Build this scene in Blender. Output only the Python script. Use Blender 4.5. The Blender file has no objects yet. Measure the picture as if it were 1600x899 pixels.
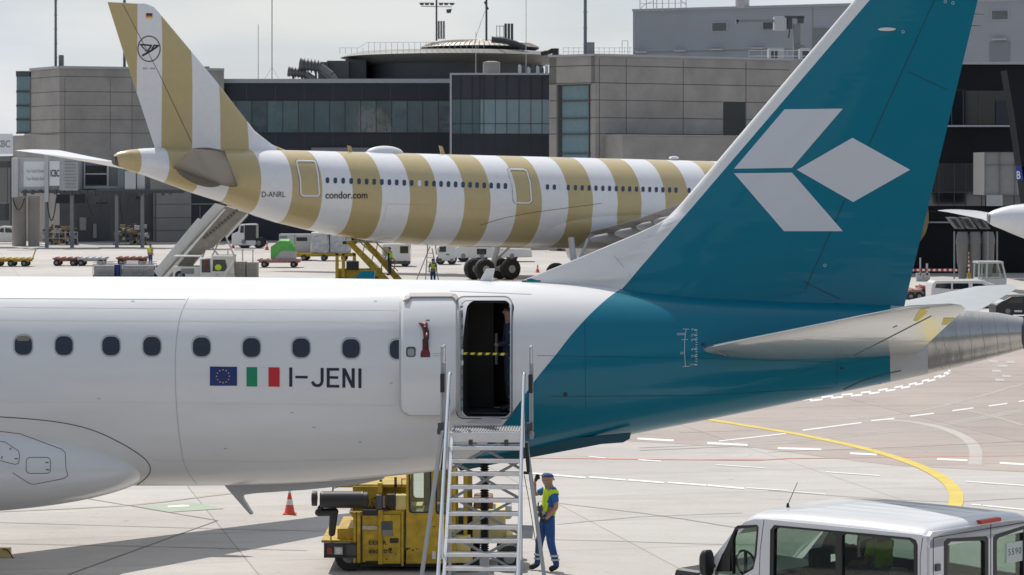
import bpy, bmesh, math, random
from mathutils import Vector, Matrix
from mathutils.bvhtree import BVHTree
from mathutils.geometry import tessellate_polygon
R = math.radians
random.seed(7)
# ------------------------------------------------------------------ camera
F = 3900.0; CX = 800.0; YH = 270.0; H = 7.16       # focal length and horizon in photo pixels, eye height in m
sc = bpy.context.scene
C = bpy.data.collections.new('scene'); sc.collection.children.link(C)
cam = bpy.data.cameras.new('camera'); camo = bpy.data.objects.new('camera', cam); C.objects.link(camo)
camo.location = (0, 0, H); camo.rotation_euler = (R(90), 0, 0)
cam.sensor_width = 36; cam.lens = 36 * F / 1600; cam.shift_y = -(449.5 - YH) / 1600
cam.clip_start = .5; cam.clip_end = 6000
cam.dof.use_dof = True; cam.dof.focus_distance = 42; cam.dof.aperture_fstop = 6.5
sc.camera = camo
# ------------------------------------------------------------------ light
SUN_EL, SUN_AZ = R(57), R(-30)           # behind the aircraft, a touch to the left
w = bpy.data.worlds.new('World'); sc.world = w; w.use_nodes = True
nt = w.node_tree; nt.nodes.clear()
out = nt.nodes.new('ShaderNodeOutputWorld'); bg = nt.nodes.new('ShaderNodeBackground')
sky = nt.nodes.new('ShaderNodeTexSky'); sky.sky_type = 'NISHITA'; sky.sun_disc = False
sky.sun_elevation = SUN_EL; sky.sun_rotation = SUN_AZ; sky.air_density = 1.2; sky.dust_density = 2.0
geo = nt.nodes.new('ShaderNodeTexCoord')
noi = nt.nodes.new('ShaderNodeTexNoise'); noi.inputs['Scale'].default_value = 3.0; noi.inputs['Detail'].default_value = 6
mp = nt.nodes.new('ShaderNodeMapping'); mp.inputs['Scale'].default_value = (1, 1, 4)
rmp = nt.nodes.new('ShaderNodeMapRange'); rmp.inputs['From Min'].default_value = .3; rmp.inputs['From Max'].default_value = .6
rmp.inputs['To Min'].default_value = .62; rmp.inputs['To Max'].default_value = .93
sep = nt.nodes.new('ShaderNodeSeparateXYZ')
dirr = nt.nodes.new('ShaderNodeMapRange'); dirr.inputs['From Min'].default_value = -.5; dirr.inputs['From Max'].default_value = .7
dirr.inputs['To Min'].default_value = .28; dirr.inputs['To Max'].default_value = 1.0
mul = nt.nodes.new('ShaderNodeMath'); mul.operation = 'MULTIPLY'
mix = nt.nodes.new('ShaderNodeMix'); mix.data_type = 'RGBA'
mix.inputs['B'].default_value = (7.4, 7.9, 8.5, 1)
nt.links.new(geo.outputs['Generated'], mp.inputs['Vector']); nt.links.new(mp.outputs[0], noi.inputs['Vector'])
nt.links.new(noi.outputs['Fac'], rmp.inputs['Value']); nt.links.new(geo.outputs['Generated'], sep.inputs[0])
nt.links.new(sep.outputs['Y'], dirr.inputs['Value'])
nt.links.new(rmp.outputs[0], mul.inputs[0]); nt.links.new(dirr.outputs[0], mul.inputs[1])
nt.links.new(mul.outputs[0], mix.inputs['Factor']); nt.links.new(sky.outputs[0], mix.inputs['A'])
n9 = nt.nodes.new('ShaderNodeTexNoise'); n9.inputs['Scale'].default_value = 7; n9.inputs['Detail'].default_value = 5
m9 = nt.nodes.new('ShaderNodeMix'); m9.data_type = 'RGBA'; m9.inputs['A'].default_value = (6.6, 7.2, 8.0, 1); m9.inputs['B'].default_value = (8.3, 8.6, 8.9, 1)
r9 = nt.nodes.new('ShaderNodeMapRange'); r9.inputs['From Min'].default_value = .38; r9.inputs['From Max'].default_value = .62
nt.links.new(mp.outputs[0], n9.inputs['Vector']); nt.links.new(n9.outputs['Fac'], r9.inputs['Value']); nt.links.new(r9.outputs[0], m9.inputs['Factor']); nt.links.new(m9.outputs['Result'], mix.inputs['B'])
nt.links.new(mix.outputs['Result'], bg.inputs['Color']); bg.inputs['Strength'].default_value = .10
nt.links.new(bg.outputs[0], out.inputs['Surface'])
sun = bpy.data.lights.new('sun', 'SUN'); sun.energy = 4.0; sun.angle = R(.6); sun.color = (1, .955, .89)
suno = bpy.data.objects.new('sun', sun); C.objects.link(suno)
sd = Vector((math.sin(SUN_AZ) * math.cos(SUN_EL), math.cos(SUN_AZ) * math.cos(SUN_EL), math.sin(SUN_EL)))
suno.rotation_euler = sd.to_track_quat('Z', 'Y').to_euler()
vs = sc.view_settings; vs.view_transform = 'Standard'; vs.look = 'None'; vs.exposure = 0; vs.gamma = 1
vs.use_curve_mapping = False
# ------------------------------------------------------------------ materials
MATS = {}
def mat(name, col, rough=.5, metal=0, coat=0, var=.0, vscale=3, bump=0, bscale=20, emit=None, spec=.5, stretch=(1, 1, 1)):
    if name in MATS: return MATS[name]
    m = bpy.data.materials.new(name); m.use_nodes = True; t = m.node_tree; b = t.nodes['Principled BSDF']
    c = (*col, 1) if len(col) == 3 else col
    b.inputs['Base Color'].default_value = c; b.inputs['Roughness'].default_value = rough
    b.inputs['Metallic'].default_value = metal; b.inputs['Coat Weight'].default_value = coat
    b.inputs['Coat Roughness'].default_value = .06; b.inputs['Specular IOR Level'].default_value = spec
    tc = t.nodes.new('ShaderNodeTexCoord'); mpp = t.nodes.new('ShaderNodeMapping'); mpp.inputs['Scale'].default_value = stretch
    t.links.new(tc.outputs['Object'], mpp.inputs['Vector'])
    if var:
        n = t.nodes.new('ShaderNodeTexNoise'); n.inputs['Scale'].default_value = vscale; n.inputs['Detail'].default_value = 7
        n.inputs['Roughness'].default_value = .62
        mr = t.nodes.new('ShaderNodeMapRange'); mr.inputs['From Min'].default_value = .3; mr.inputs['From Max'].default_value = .7
        mr.inputs['To Min'].default_value = 1 - var; mr.inputs['To Max'].default_value = 1 + var * .6
        mx = t.nodes.new('ShaderNodeVectorMath'); mx.operation = 'SCALE'; mx.inputs[0].default_value = c[:3]
        t.links.new(mpp.outputs[0], n.inputs['Vector']); t.links.new(n.outputs['Fac'], mr.inputs['Value'])
        t.links.new(mr.outputs[0], mx.inputs['Scale']); t.links.new(mx.outputs[0], b.inputs['Base Color'])
    if bump:
        n2 = t.nodes.new('ShaderNodeTexNoise'); n2.inputs['Scale'].default_value = bscale; n2.inputs['Detail'].default_value = 3
        bp = t.nodes.new('ShaderNodeBump'); bp.inputs['Strength'].default_value = 1; bp.inputs['Distance'].default_value = bump
        t.links.new(mpp.outputs[0], n2.inputs['Vector']); t.links.new(n2.outputs['Fac'], bp.inputs['Height'])
        t.links.new(bp.outputs[0], b.inputs['Normal'])
        t.links.new(bp.outputs[0], b.inputs['Coat Normal'])
    if emit: b.inputs['Emission Color'].default_value = (*emit, 1); b.inputs['Emission Strength'].default_value = 1
    MATS[name] = m; return m
def glass(name, tint, rough=.03, alpha=.5):
    if name in MATS: return MATS[name]
    m = bpy.data.materials.new(name); m.use_nodes = True; t = m.node_tree; t.nodes.clear()
    o = t.nodes.new('ShaderNodeOutputMaterial'); tr = t.nodes.new('ShaderNodeBsdfTransparent'); gl = t.nodes.new('ShaderNodeBsdfGlossy')
    tr.inputs[0].default_value = (*tint, 1); gl.inputs['Roughness'].default_value = rough
    lw = t.nodes.new('ShaderNodeLayerWeight'); lw.inputs['Blend'].default_value = .5
    pw = t.nodes.new('ShaderNodeMath'); pw.operation = 'POWER'; pw.inputs[1].default_value = 4; t.links.new(lw.outputs['Facing'], pw.inputs[0])
    ad = t.nodes.new('ShaderNodeMath'); ad.operation = 'MULTIPLY_ADD'; ad.inputs[1].default_value = .9; ad.inputs[2].default_value = .05; t.links.new(pw.outputs[0], ad.inputs[0])
    mx = t.nodes.new('ShaderNodeMixShader')
    t.links.new(ad.outputs[0], mx.inputs[0]); t.links.new(tr.outputs[0], mx.inputs[1]); t.links.new(gl.outputs[0], mx.inputs[2])
    t.links.new(mx.outputs[0], o.inputs[0]); MATS[name] = m; return m
WHITE_RGB = (.76, .755, .75)
TEAL_RGB = (.0, .16, .24)
GOLD_RGB = (.49, .385, .185)
M_white = mat('white_paint', WHITE_RGB, .28, coat=.5, var=.05, vscale=.8, bump=.008, bscale=.9, stretch=(.6, 1, 2.5))
M_teal = mat('teal_paint', TEAL_RGB, .2, coat=.25, spec=.2, bump=.02, bscale=1.0, stretch=(1, 1, 1))
M_logo = mat('logo_paint', (.60, .62, .66), .3, coat=.4)
M_gold = mat('gold_paint', GOLD_RGB, .32, coat=.4, var=.05, bump=.015, bscale=.5)
M_gwhite = mat('airliner_white', (.76, .76, .78), .3, coat=.4, var=.04, bump=.015, bscale=.5)
M_metal = mat('bare_metal', (.52, .50, .47), .27, metal=.9, var=.16, vscale=1.2, stretch=(2.5, 1, .4), bump=.01, bscale=3)
M_alu = mat('aluminium', (.72, .73, .75), .3, metal=.85, var=.1, vscale=6)
M_steel = mat('grey_steel', (.42, .43, .44), .5, metal=.3, var=.15, vscale=4)
M_lgrey = mat('light_grey_paint', (.48, .49, .5), .4, coat=.2, var=.06)
M_grey = mat('mid_grey', (.22, .23, .24), .5, var=.12)
M_dgrey = mat('dark_grey', (.07, .075, .08), .5, var=.15)
M_black = mat('black_plastic', (.018, .018, .02), .45)
M_rub = mat('rubber', (.022, .022, .023), .75, var=.2, vscale=8)
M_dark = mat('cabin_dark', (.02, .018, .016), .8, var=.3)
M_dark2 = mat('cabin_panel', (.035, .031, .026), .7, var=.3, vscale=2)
M_yel = mat('machine_yellow', (.48, .32, .012), .5, coat=.1, var=.42, vscale=5, bump=.004, bscale=18)
M_yel2 = mat('pale_yellow', (.62, .52, .22), .5, var=.2)
M_red = mat('signal_red', (.52, .035, .025), .45, var=.1)
M_orange = mat('cone_orange', (.72, .085, .035), .5, var=.08)
M_refl = mat('cone_white', (.7, .7, .7), .5, var=.1)
M_blue = mat('work_blue', (.018, .075, .25), .85, var=.2, vscale=9, bump=.02, bscale=14)
M_tee = mat('tee_blue', (.02, .13, .38), .85, var=.12, vscale=9, bump=.01, bscale=16)
M_vest = mat('vest_yellow', (.52, .72, .03), .7, var=.1, vscale=8)
M_band = mat('reflective_band', (.5, .51, .52), .4)
M_skin = mat('skin', (.42, .22, .15), .6, var=.1, vscale=20)
M_hair = mat('dark_hair', (.02, .013, .01), .7)
M_beard = mat('grey_beard', (.33, .29, .26), .8)
M_boot = mat('boot_black', (.015, .015, .016), .6)
M_navy = mat('lettering_navy', (.010, .018, .040), .4)
M_txt = mat('lettering_dark', (.02, .02, .022), .5)
M_win = mat('cabin_window', (.010, .018, .032), .12, coat=.5)
M_winfar = mat('airliner_window', (.03, .05, .10), .2, coat=.5)
M_seam = mat('seam_dark', (.09, .09, .1), .6)
M_seamt = mat('seam_teal', (.0, .05, .08), .5)
M_seaml = mat('seam_light', (.42, .42, .43), .6)
M_green = mat('flag_green', (.0, .24, .11), .4); M_fred = mat('flag_red', (.55, .015, .02), .4)
M_eu = mat('flag_blue', (.008, .025, .15), .4); M_star = mat('star_yellow', (.7, .5, .05), .5)
M_gtarp = mat('green_tarp', (.11, .42, .09), .6, var=.2, vscale=2, bump=.05, bscale=3)
M_wrap = mat('plastic_wrap', (.5, .52, .54), .3, var=.35, vscale=3, bump=.08, bscale=4)
M_wveh = mat('vehicle_white', (.66, .66, .65), .35, coat=.4, var=.07)
M_silver = mat('van_silver', (.68, .69, .71), .35, metal=.05, coat=.4, var=.03, vscale=2)
M_conc = mat('concrete_panel', (.345, .325, .305), .85, var=.2, vscale=.35, bump=.01, bscale=3)
M_concl = mat('concrete_light', (.30, .29, .27), .85, var=.12, vscale=.4)
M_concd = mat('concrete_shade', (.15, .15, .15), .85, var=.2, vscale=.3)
M_joint = mat('panel_joint', (.10, .10, .10), .8)
M_clad = mat('dark_cladding', (.010, .015, .030), .4, coat=0, var=.3, vscale=.25)
M_clad2 = mat('slate_cladding', (.03, .036, .052), .45, coat=0, var=.2, vscale=.25)
M_par = mat('parapet_grey', (.38, .40, .43), .5, var=.08)
M_corr = mat('corrugated_grey', (.36, .38, .42), .5, var=.07, vscale=.3)
M_glassb = mat('tinted_curtain_glass', (.045, .10, .13), .06, coat=1, var=.35, vscale=.35, bump=.03, bscale=.35, stretch=(1, 1, .5))
M_glassb2 = mat('pale_curtain_glass', (.17, .26, .31), .06, coat=1, var=.2, vscale=.3, bump=.02, bscale=.3)
M_glassd = mat('dark_curtain_glass', (.014, .021, .028), .08, coat=.5, var=.5, vscale=.3)
M_glasst = mat('pale_teal_glass', (.15, .25, .29), .1, coat=.6, var=.1)
M_sign = mat('sign_white', (.72, .74, .77), .5); M_signt = mat('sign_grey_lettering', (.30, .31, .33), .6)
M_bluesign = mat('sign_blue', (.01, .05, .24), .5)
M_louv = mat('louvre_grey', (.06, .065, .075), .5)
M_bronze = mat('roof_bronze', (.30, .26, .21), .4, metal=.4, var=.1)
M_cl = glass('clear_window', (.80, .88, .83)); M_clf = glass('tint_window', (.62, .70, .66))
M_paper = mat('paper', (.55, .60, .58), .8)
M_seat = mat('seat_black', (.02, .02, .022), .8)
M_pipe = mat('duct_grey', (.17, .17, .17), .5, var=.15)
M_wood = mat('wood_deck', (.32, .22, .12), .8, var=.3)
M_chk = mat('patch_yellow', (.62, .5, .10), .6)

# ------------------------------------------------------------------ mesh builder
class MB:
    def __init__(s): s.v = []; s.f = []; s.m = []
    def add(s, vs_, fs, mi=0):
        n = len(s.v); s.v += [tuple(p) for p in vs_]; s.f += [tuple(i + n for i in f) for f in fs]; s.m += [mi] * len(fs); return s
    def box(s, x0, x1, y0, y1, z0, z1, mi=0):
        if x0 > x1: x0, x1 = x1, x0
        if y0 > y1: y0, y1 = y1, y0
        if z0 > z1: z0, z1 = z1, z0
        return s.add([(x0, y0, z0), (x1, y0, z0), (x1, y1, z0), (x0, y1, z0), (x0, y0, z1), (x1, y0, z1), (x1, y1, z1), (x0, y1, z1)],
                     [(0, 3, 2, 1), (4, 5, 6, 7), (0, 1, 5, 4), (1, 2, 6, 5), (2, 3, 7, 6), (3, 0, 4, 7)], mi)
    def rings(s, rs, caps=True, mi=0, mis=None):
        n = len(rs[0]); vs_ = [p for r in rs for p in r]; fs = []; ms = []
        for k in range(len(rs) - 1):
            for i in range(n):
                j = (i + 1) % n; fs.append((k * n + i, k * n + j, (k + 1) * n + j, (k + 1) * n + i)); ms.append(mis[k] if mis else mi)
        if caps:
            fs.append(tuple(range(n))[::-1]); ms.append(ms[0]); fs.append(tuple((len(rs) - 1) * n + i for i in range(n))); ms.append(ms[-2])
        b = len(s.v); s.v += [tuple(p) for p in vs_]; s.f += [tuple(i + b for i in f) for f in fs]; s.m += ms; return s
    def cyl(s, a, b, r0, r1=None, n=12, mi=0, caps=True):
        a, b = Vector(a), Vector(b); r1 = r0 if r1 is None else r1; d = (b - a).normalized()
        q = d.to_track_quat('Z', 'Y'); ex, ey = q @ Vector((1, 0, 0)), q @ Vector((0, 1, 0))
        rr = [[c + (ex * math.cos(2 * math.pi * i / n) + ey * math.sin(2 * math.pi * i / n)) * r for i in range(n)] for c, r in ((a, r0), (b, r1))]
        return s.rings(rr, caps, mi)
    def tube(s, pts, r, n=8, mi=0):
        for a, b in zip(pts, pts[1:]): s.cyl(a, b, r, r, n, mi)
        return s
    def lathe(s, c, prof, n=24, axis='z', mi=0):
        c = Vector(c); rs = []
        for r, h in prof:
            ring = []
            for i in range(n):
                a = 2 * math.pi * i / n; p = (r * math.cos(a), r * math.sin(a), h)
                if axis == 'x': p = (p[2], p[0], p[1])
                if axis == 'y': p = (p[1], p[2], p[0])
                ring.append(c + Vector(p))
            rs.append(ring)
        return s.rings(rs, True, mi)
    def ell(s, c, rx, ry, rz, n=16, k=10, mi=0):
        c = Vector(c); rs = []
        for j in range(k + 1):
            t = math.pi * (j + .02) / (k + .04) if 0 < j < k else (.02 if j == 0 else math.pi - .02)
            rs.append([c + Vector((rx * math.sin(t) * math.cos(2 * math.pi * i / n), ry * math.sin(t) * math.sin(2 * math.pi * i / n), -rz * math.cos(t))) for i in range(n)])
        return s.rings(rs, True, mi)
    def prism(s, poly, fn, d0, d1, mi=0):
        """poly of 2D points, fn(a,b,d)->xyz, extruded d0..d1"""
        n = len(poly); A = [fn(a, b, d0) for a, b in poly]; B = [fn(a, b, d1) for a, b in poly]
        tr = tessellate_polygon([[Vector((a, b, 0)) for a, b in poly]])
        fs = [tuple(t) for t in tr] + [tuple(i + n for i in t)[::-1] for t in tr] + [(i, (i + 1) % n, n + (i + 1) % n, n + i) for i in range(n)]
        return s.add(A + B, fs, mi)
    def mesh(s, name, mats, smooth=False, off=None):
        me = bpy.data.meshes.new(name); v = s.v
        if off is not None: v = [(a - off[0], b - off[1], c - off[2]) for a, b, c in v]
        me.from_pydata(v, [], s.f)
        for m in mats: me.materials.append(m)
        for p, i in zip(me.polygons, s.m): p.material_index = i
        bm = bmesh.new(); bm.from_mesh(me); bmesh.ops.recalc_face_normals(bm, faces=bm.faces); bm.to_mesh(me); bm.free()
        if smooth:
            me.polygons.foreach_set('use_smooth', [True] * len(me.polygons))
        me.update(); return me
OFF = {}
def thing(name, label, cat, loc=(0, 0, 0), rz=0, group=None, world=False):
    o = bpy.data.objects.new(name, None); C.objects.link(o); o.empty_display_size = .2
    o.location = loc; o.rotation_euler = (0, 0, rz); o['label'] = label; o['category'] = cat
    if group: o['group'] = group
    if world: OFF[o.name] = tuple(loc)
    return o
def obj(name, mb, m, parent=None, bevel=0, smooth=False, label=None, sharp=40):
    mats = m if isinstance(m, (list, tuple)) else [m]
    off = OFF.get(parent.name) if parent else None
    me = mb.mesh(name, mats, smooth, off) if isinstance(mb, MB) else mb
    o = bpy.data.objects.new(name, me); C.objects.link(o)
    if parent:
        o.parent = parent
        if off: OFF[o.name] = off
    if label: o['label'] = label
    if bevel:
        bv = o.modifiers.new('bevel', 'BEVEL'); bv.width = bevel; bv.segments = 2; bv.limit_method = 'ANGLE'; bv.angle_limit = R(35)
    elif smooth and sharp:
        if hasattr(me, 'set_sharp_from_angle'): me.set_sharp_from_angle(angle=R(sharp))
    return o
def tag(o, label, cat, group=None, kind=None):
    if label: o['label'] = label
    if cat: o['category'] = cat
    if group: o['group'] = group
    if kind: o['kind'] = kind
    return o
def solo(name, mb, m, label, cat, loc=None, group=None, **k):
    """a thing that is one mesh; built in world coordinates"""
    if loc is None:
        xs = [p[0] for p in mb.v]; ys = [p[1] for p in mb.v]; loc = ((min(xs) + max(xs)) / 2, (min(ys) + max(ys)) / 2, min(p[2] for p in mb.v))
    mats = m if isinstance(m, (list, tuple)) else [m]
    mb.v = [(a - loc[0], b - loc[1], c - loc[2]) for a, b, c in mb.v]
    o = obj(name, mb, mats, None, **k); o.location = loc; return tag(o, label, cat, group)
def dup(root, loc, rz=None, label=None, group=None):
    r = root.copy(); C.objects.link(r); r.location = loc
    if rz is not None: r.rotation_euler = (0, 0, rz)
    if label: r['label'] = label
    if group: r['group'] = group
    for ch in list(root.children):
        c = ch.copy(); C.objects.link(c); c.parent = r
        for g in ch.children:
            d = g.copy(); C.objects.link(d); d.parent = c
    return r
def thick(name, mb, *a, **k): return obj(name, mb, *a, **k)
# photo measurement -> world
def P(px, py, Y): return Vector(((px - CX) / F * Y, Y, H - (py - YH) / F * Y))
def G(px, py): Y = H * F / (py - YH); return Vector(((px - CX) / F * Y, Y, 0))
def sY(Y): return F / Y
def pbox(mb, x0, y0, x1, y1, Y, d, mi=0):
    a = P(x0, y0, Y); b = P(x1, y1, Y); return mb.box(a.x, b.x, Y, Y + d, b.z, a.z, mi)
def pprism(mb, poly, Y, d, mi=0):
    pts = [P(a, b, Y) for a, b in poly]
    return mb.prism([(p.x, p.z) for p in pts], lambda a, b, t: (a, t, b), Y, Y + d, mi)
def ptube(mb, pts, r, n=6): return mb.tube([P(*p) for p in pts], r, n)
class Frame:
    def __init__(s, px, Y, yaw):   # yaw: rotation about z
        s.o = Vector(((px - CX) / F * Y, Y, 0)); s.yaw = yaw
        s.mi = Matrix.Rotation(-yaw, 3, 'Z'); s.m = Matrix.Rotation(yaw, 3, 'Z')
    def loc(s, p): return s.mi @ (Vector(p) - s.o)
    def ray(s, px, py):
        return s.loc((0, 0, H)), (s.mi @ Vector(((px - CX) / F, 1, -(py - YH) / F))).normalized()
    def at(s, px, py, v=0.0):
        o, d = s.ray(px, py); t = (v - o.y) / d.y; return o + d * t
    def world(s, p): return s.m @ Vector(p) + s.o
def interp(tab, x):
    if x <= tab[0][0]: return tab[0][1:]
    for a, b in zip(tab, tab[1:]):
        if x <= b[0]:
            t = (x - a[0]) / (b[0] - a[0]); return [p + (q - p) * t for p, q in zip(a[1:], b[1:])]
    return tab[-1][1:]
def bvh_of(mb): return BVHTree.FromPolygons([Vector(p) for p in mb.v], mb.f)
def split_bm(bm, step):
    xs = [v.co.x for v in bm.verts]; ys = [v.co.y for v in bm.verts]
    for lo, hi, n, k in ((min(xs), max(xs), (1, 0, 0), 0), (min(ys), max(ys), (0, 1, 0), 1)):
        c = math.ceil(lo / step) * step + .013
        while c < hi:
            co = (c, 0, 0) if k == 0 else (0, c, 0)
            bmesh.ops.bisect_plane(bm, geom=bm.verts[:] + bm.edges[:] + bm.faces[:], plane_co=co, plane_no=n, dist=1e-5); c += step
def project(bm, fr, bvh, off, name, mats, thickn=0):
    bad = []
    for v in bm.verts:
        o, d = fr.ray(v.co.x, v.co.y); h = bvh.ray_cast(o, d)
        if h[0] is None: bad.append(v); continue
        n = h[1]
        if n.dot(d) > 0: n = -n
        v.co = h[0] + n * off if off < .1 else h[0] - d * off
    if bad: bmesh.ops.delete(bm, geom=bad, context='VERTS')
    me = bpy.data.meshes.new(name); bm.to_mesh(me); bm.free()
    for m in mats: me.materials.append(m)
    me.polygons.foreach_set('use_smooth', [True] * len(me.polygons)); return me
def decal(name, poly, fr, bvh, m, parent, off=.006, step=8, thickn=0, label=None):
    """poly: list of px points, or list of lists (several loops joined)"""
    polys = poly if isinstance(poly[0][0], (list, tuple)) else [poly]
    bm = bmesh.new()
    for pl in polys:
        vs_ = [bm.verts.new((a, b, 0)) for a, b in pl]
        for t in tessellate_polygon([[Vector((a, b, 0)) for a, b in pl]]):
            try: bm.faces.new([vs_[i] for i in t])
            except ValueError: pass
    split_bm(bm, step)
    me = project(bm, fr, bvh, off, name, [m])
    o = bpy.data.objects.new(name, me); C.objects.link(o); o.parent = parent
    if label: o['label'] = label
    if thickn:
        sm = o.modifiers.new('s', 'SOLIDIFY'); sm.thickness = thickn; sm.offset = 0
    return o
def ribbon(pts, wd, close=False):
    if close: pts = pts + [pts[0]]
    res = []
    for (x0, y0), (x1, y1) in zip(pts, pts[1:]):
        L = math.hypot(x1 - x0, y1 - y0)
        if L < 1e-6: continue
        nx, ny = -(y1 - y0) / L * wd / 2, (x1 - x0) / L * wd / 2
        res.append([(x0 + nx, y0 + ny), (x1 + nx, y1 + ny), (x1 - nx, y1 - ny), (x0 - nx, y0 - ny)])
    return res
def ringpoly(outer, inner):
    """quads between two loops of the same length"""
    n = len(outer); return [[outer[i], outer[(i + 1) % n], inner[(i + 1) % n], inner[i]] for i in range(n)]
def rrect(x0, y0, x1, y1, r, n=6, ry=None, skew=0):
    ry = ry or r; pts = []
    for cx, cy, a0 in ((x1 - r, y1 - ry, 0), (x0 + r, y1 - ry, 90), (x0 + r, y0 + ry, 180), (x1 - r, y0 + ry, 270)):
        for i in range(n + 1):
            a = R(a0 + 90 * i / n); x = cx + r * math.cos(a); y = cy + ry * math.sin(a)
            pts.append((x + skew * (y1 - y) / (y1 - y0), y))
    return pts
def text_bm(s, size, bold=0, space=1.0):
    cu = bpy.data.curves.new('t', 'FONT'); cu.body = s; cu.size = size; cu.offset = bold; cu.space_character = space; cu.fill_mode = 'FRONT'
    o = bpy.data.objects.new('t', cu); C.objects.link(o)
    dg = bpy.context.evaluated_depsgraph_get(); dg.update()
    me = bpy.data.meshes.new_from_object(o.evaluated_get(dg)); bm = bmesh.new(); bm.from_mesh(me)
    bpy.data.objects.remove(o); bpy.data.curves.remove(cu); bpy.data.meshes.remove(me); return bm
def text_decal(name, s, px0, py0, px1, py1, fr, bvh, m, parent, off=.008, bold=0, step=12, space=1.0):
    """text fitted in the photo rectangle (px0,py0)-(px1,py1): top-left, bottom-right"""
    bm = text_bm(s, 1, bold, space); xs = [v.co.x for v in bm.verts]; ys = [v.co.y for v in bm.verts]
    ax, bx, ay, by = min(xs), max(xs), min(ys), max(ys)
    for v in bm.verts: v.co = Vector((px0 + (v.co.x - ax) / (bx - ax) * (px1 - px0), py1 - (v.co.y - ay) / (by - ay) * (py1 - py0), 0))
    split_bm(bm, step); me = project(bm, fr, bvh, off, name, [m])
    o = bpy.data.objects.new(name, me); C.objects.link(o); o.parent = parent; return o
def text_flat(name, s, px0, py0, px1, py1, Y, m, parent, bold=0):
    """flat lettering facing the viewer side on a plane Y=const"""
    bm = text_bm(s, 1, bold); xs = [v.co.x for v in bm.verts]; ys = [v.co.y for v in bm.verts]
    ax, bx, ay, by = min(xs), max(xs), min(ys), max(ys); off = Vector(OFF.get(parent.name, (0, 0, 0)))
    for v in bm.verts: v.co = P(px0 + (v.co.x - ax) / (bx - ax) * (px1 - px0), py1 - (v.co.y - ay) / (by - ay) * (py1 - py0), Y) - off
    me = bpy.data.meshes.new(name); bm.to_mesh(me); bm.free(); me.materials.append(m)
    o = bpy.data.objects.new(name, me); C.objects.link(o); o.parent = parent; return o

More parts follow.
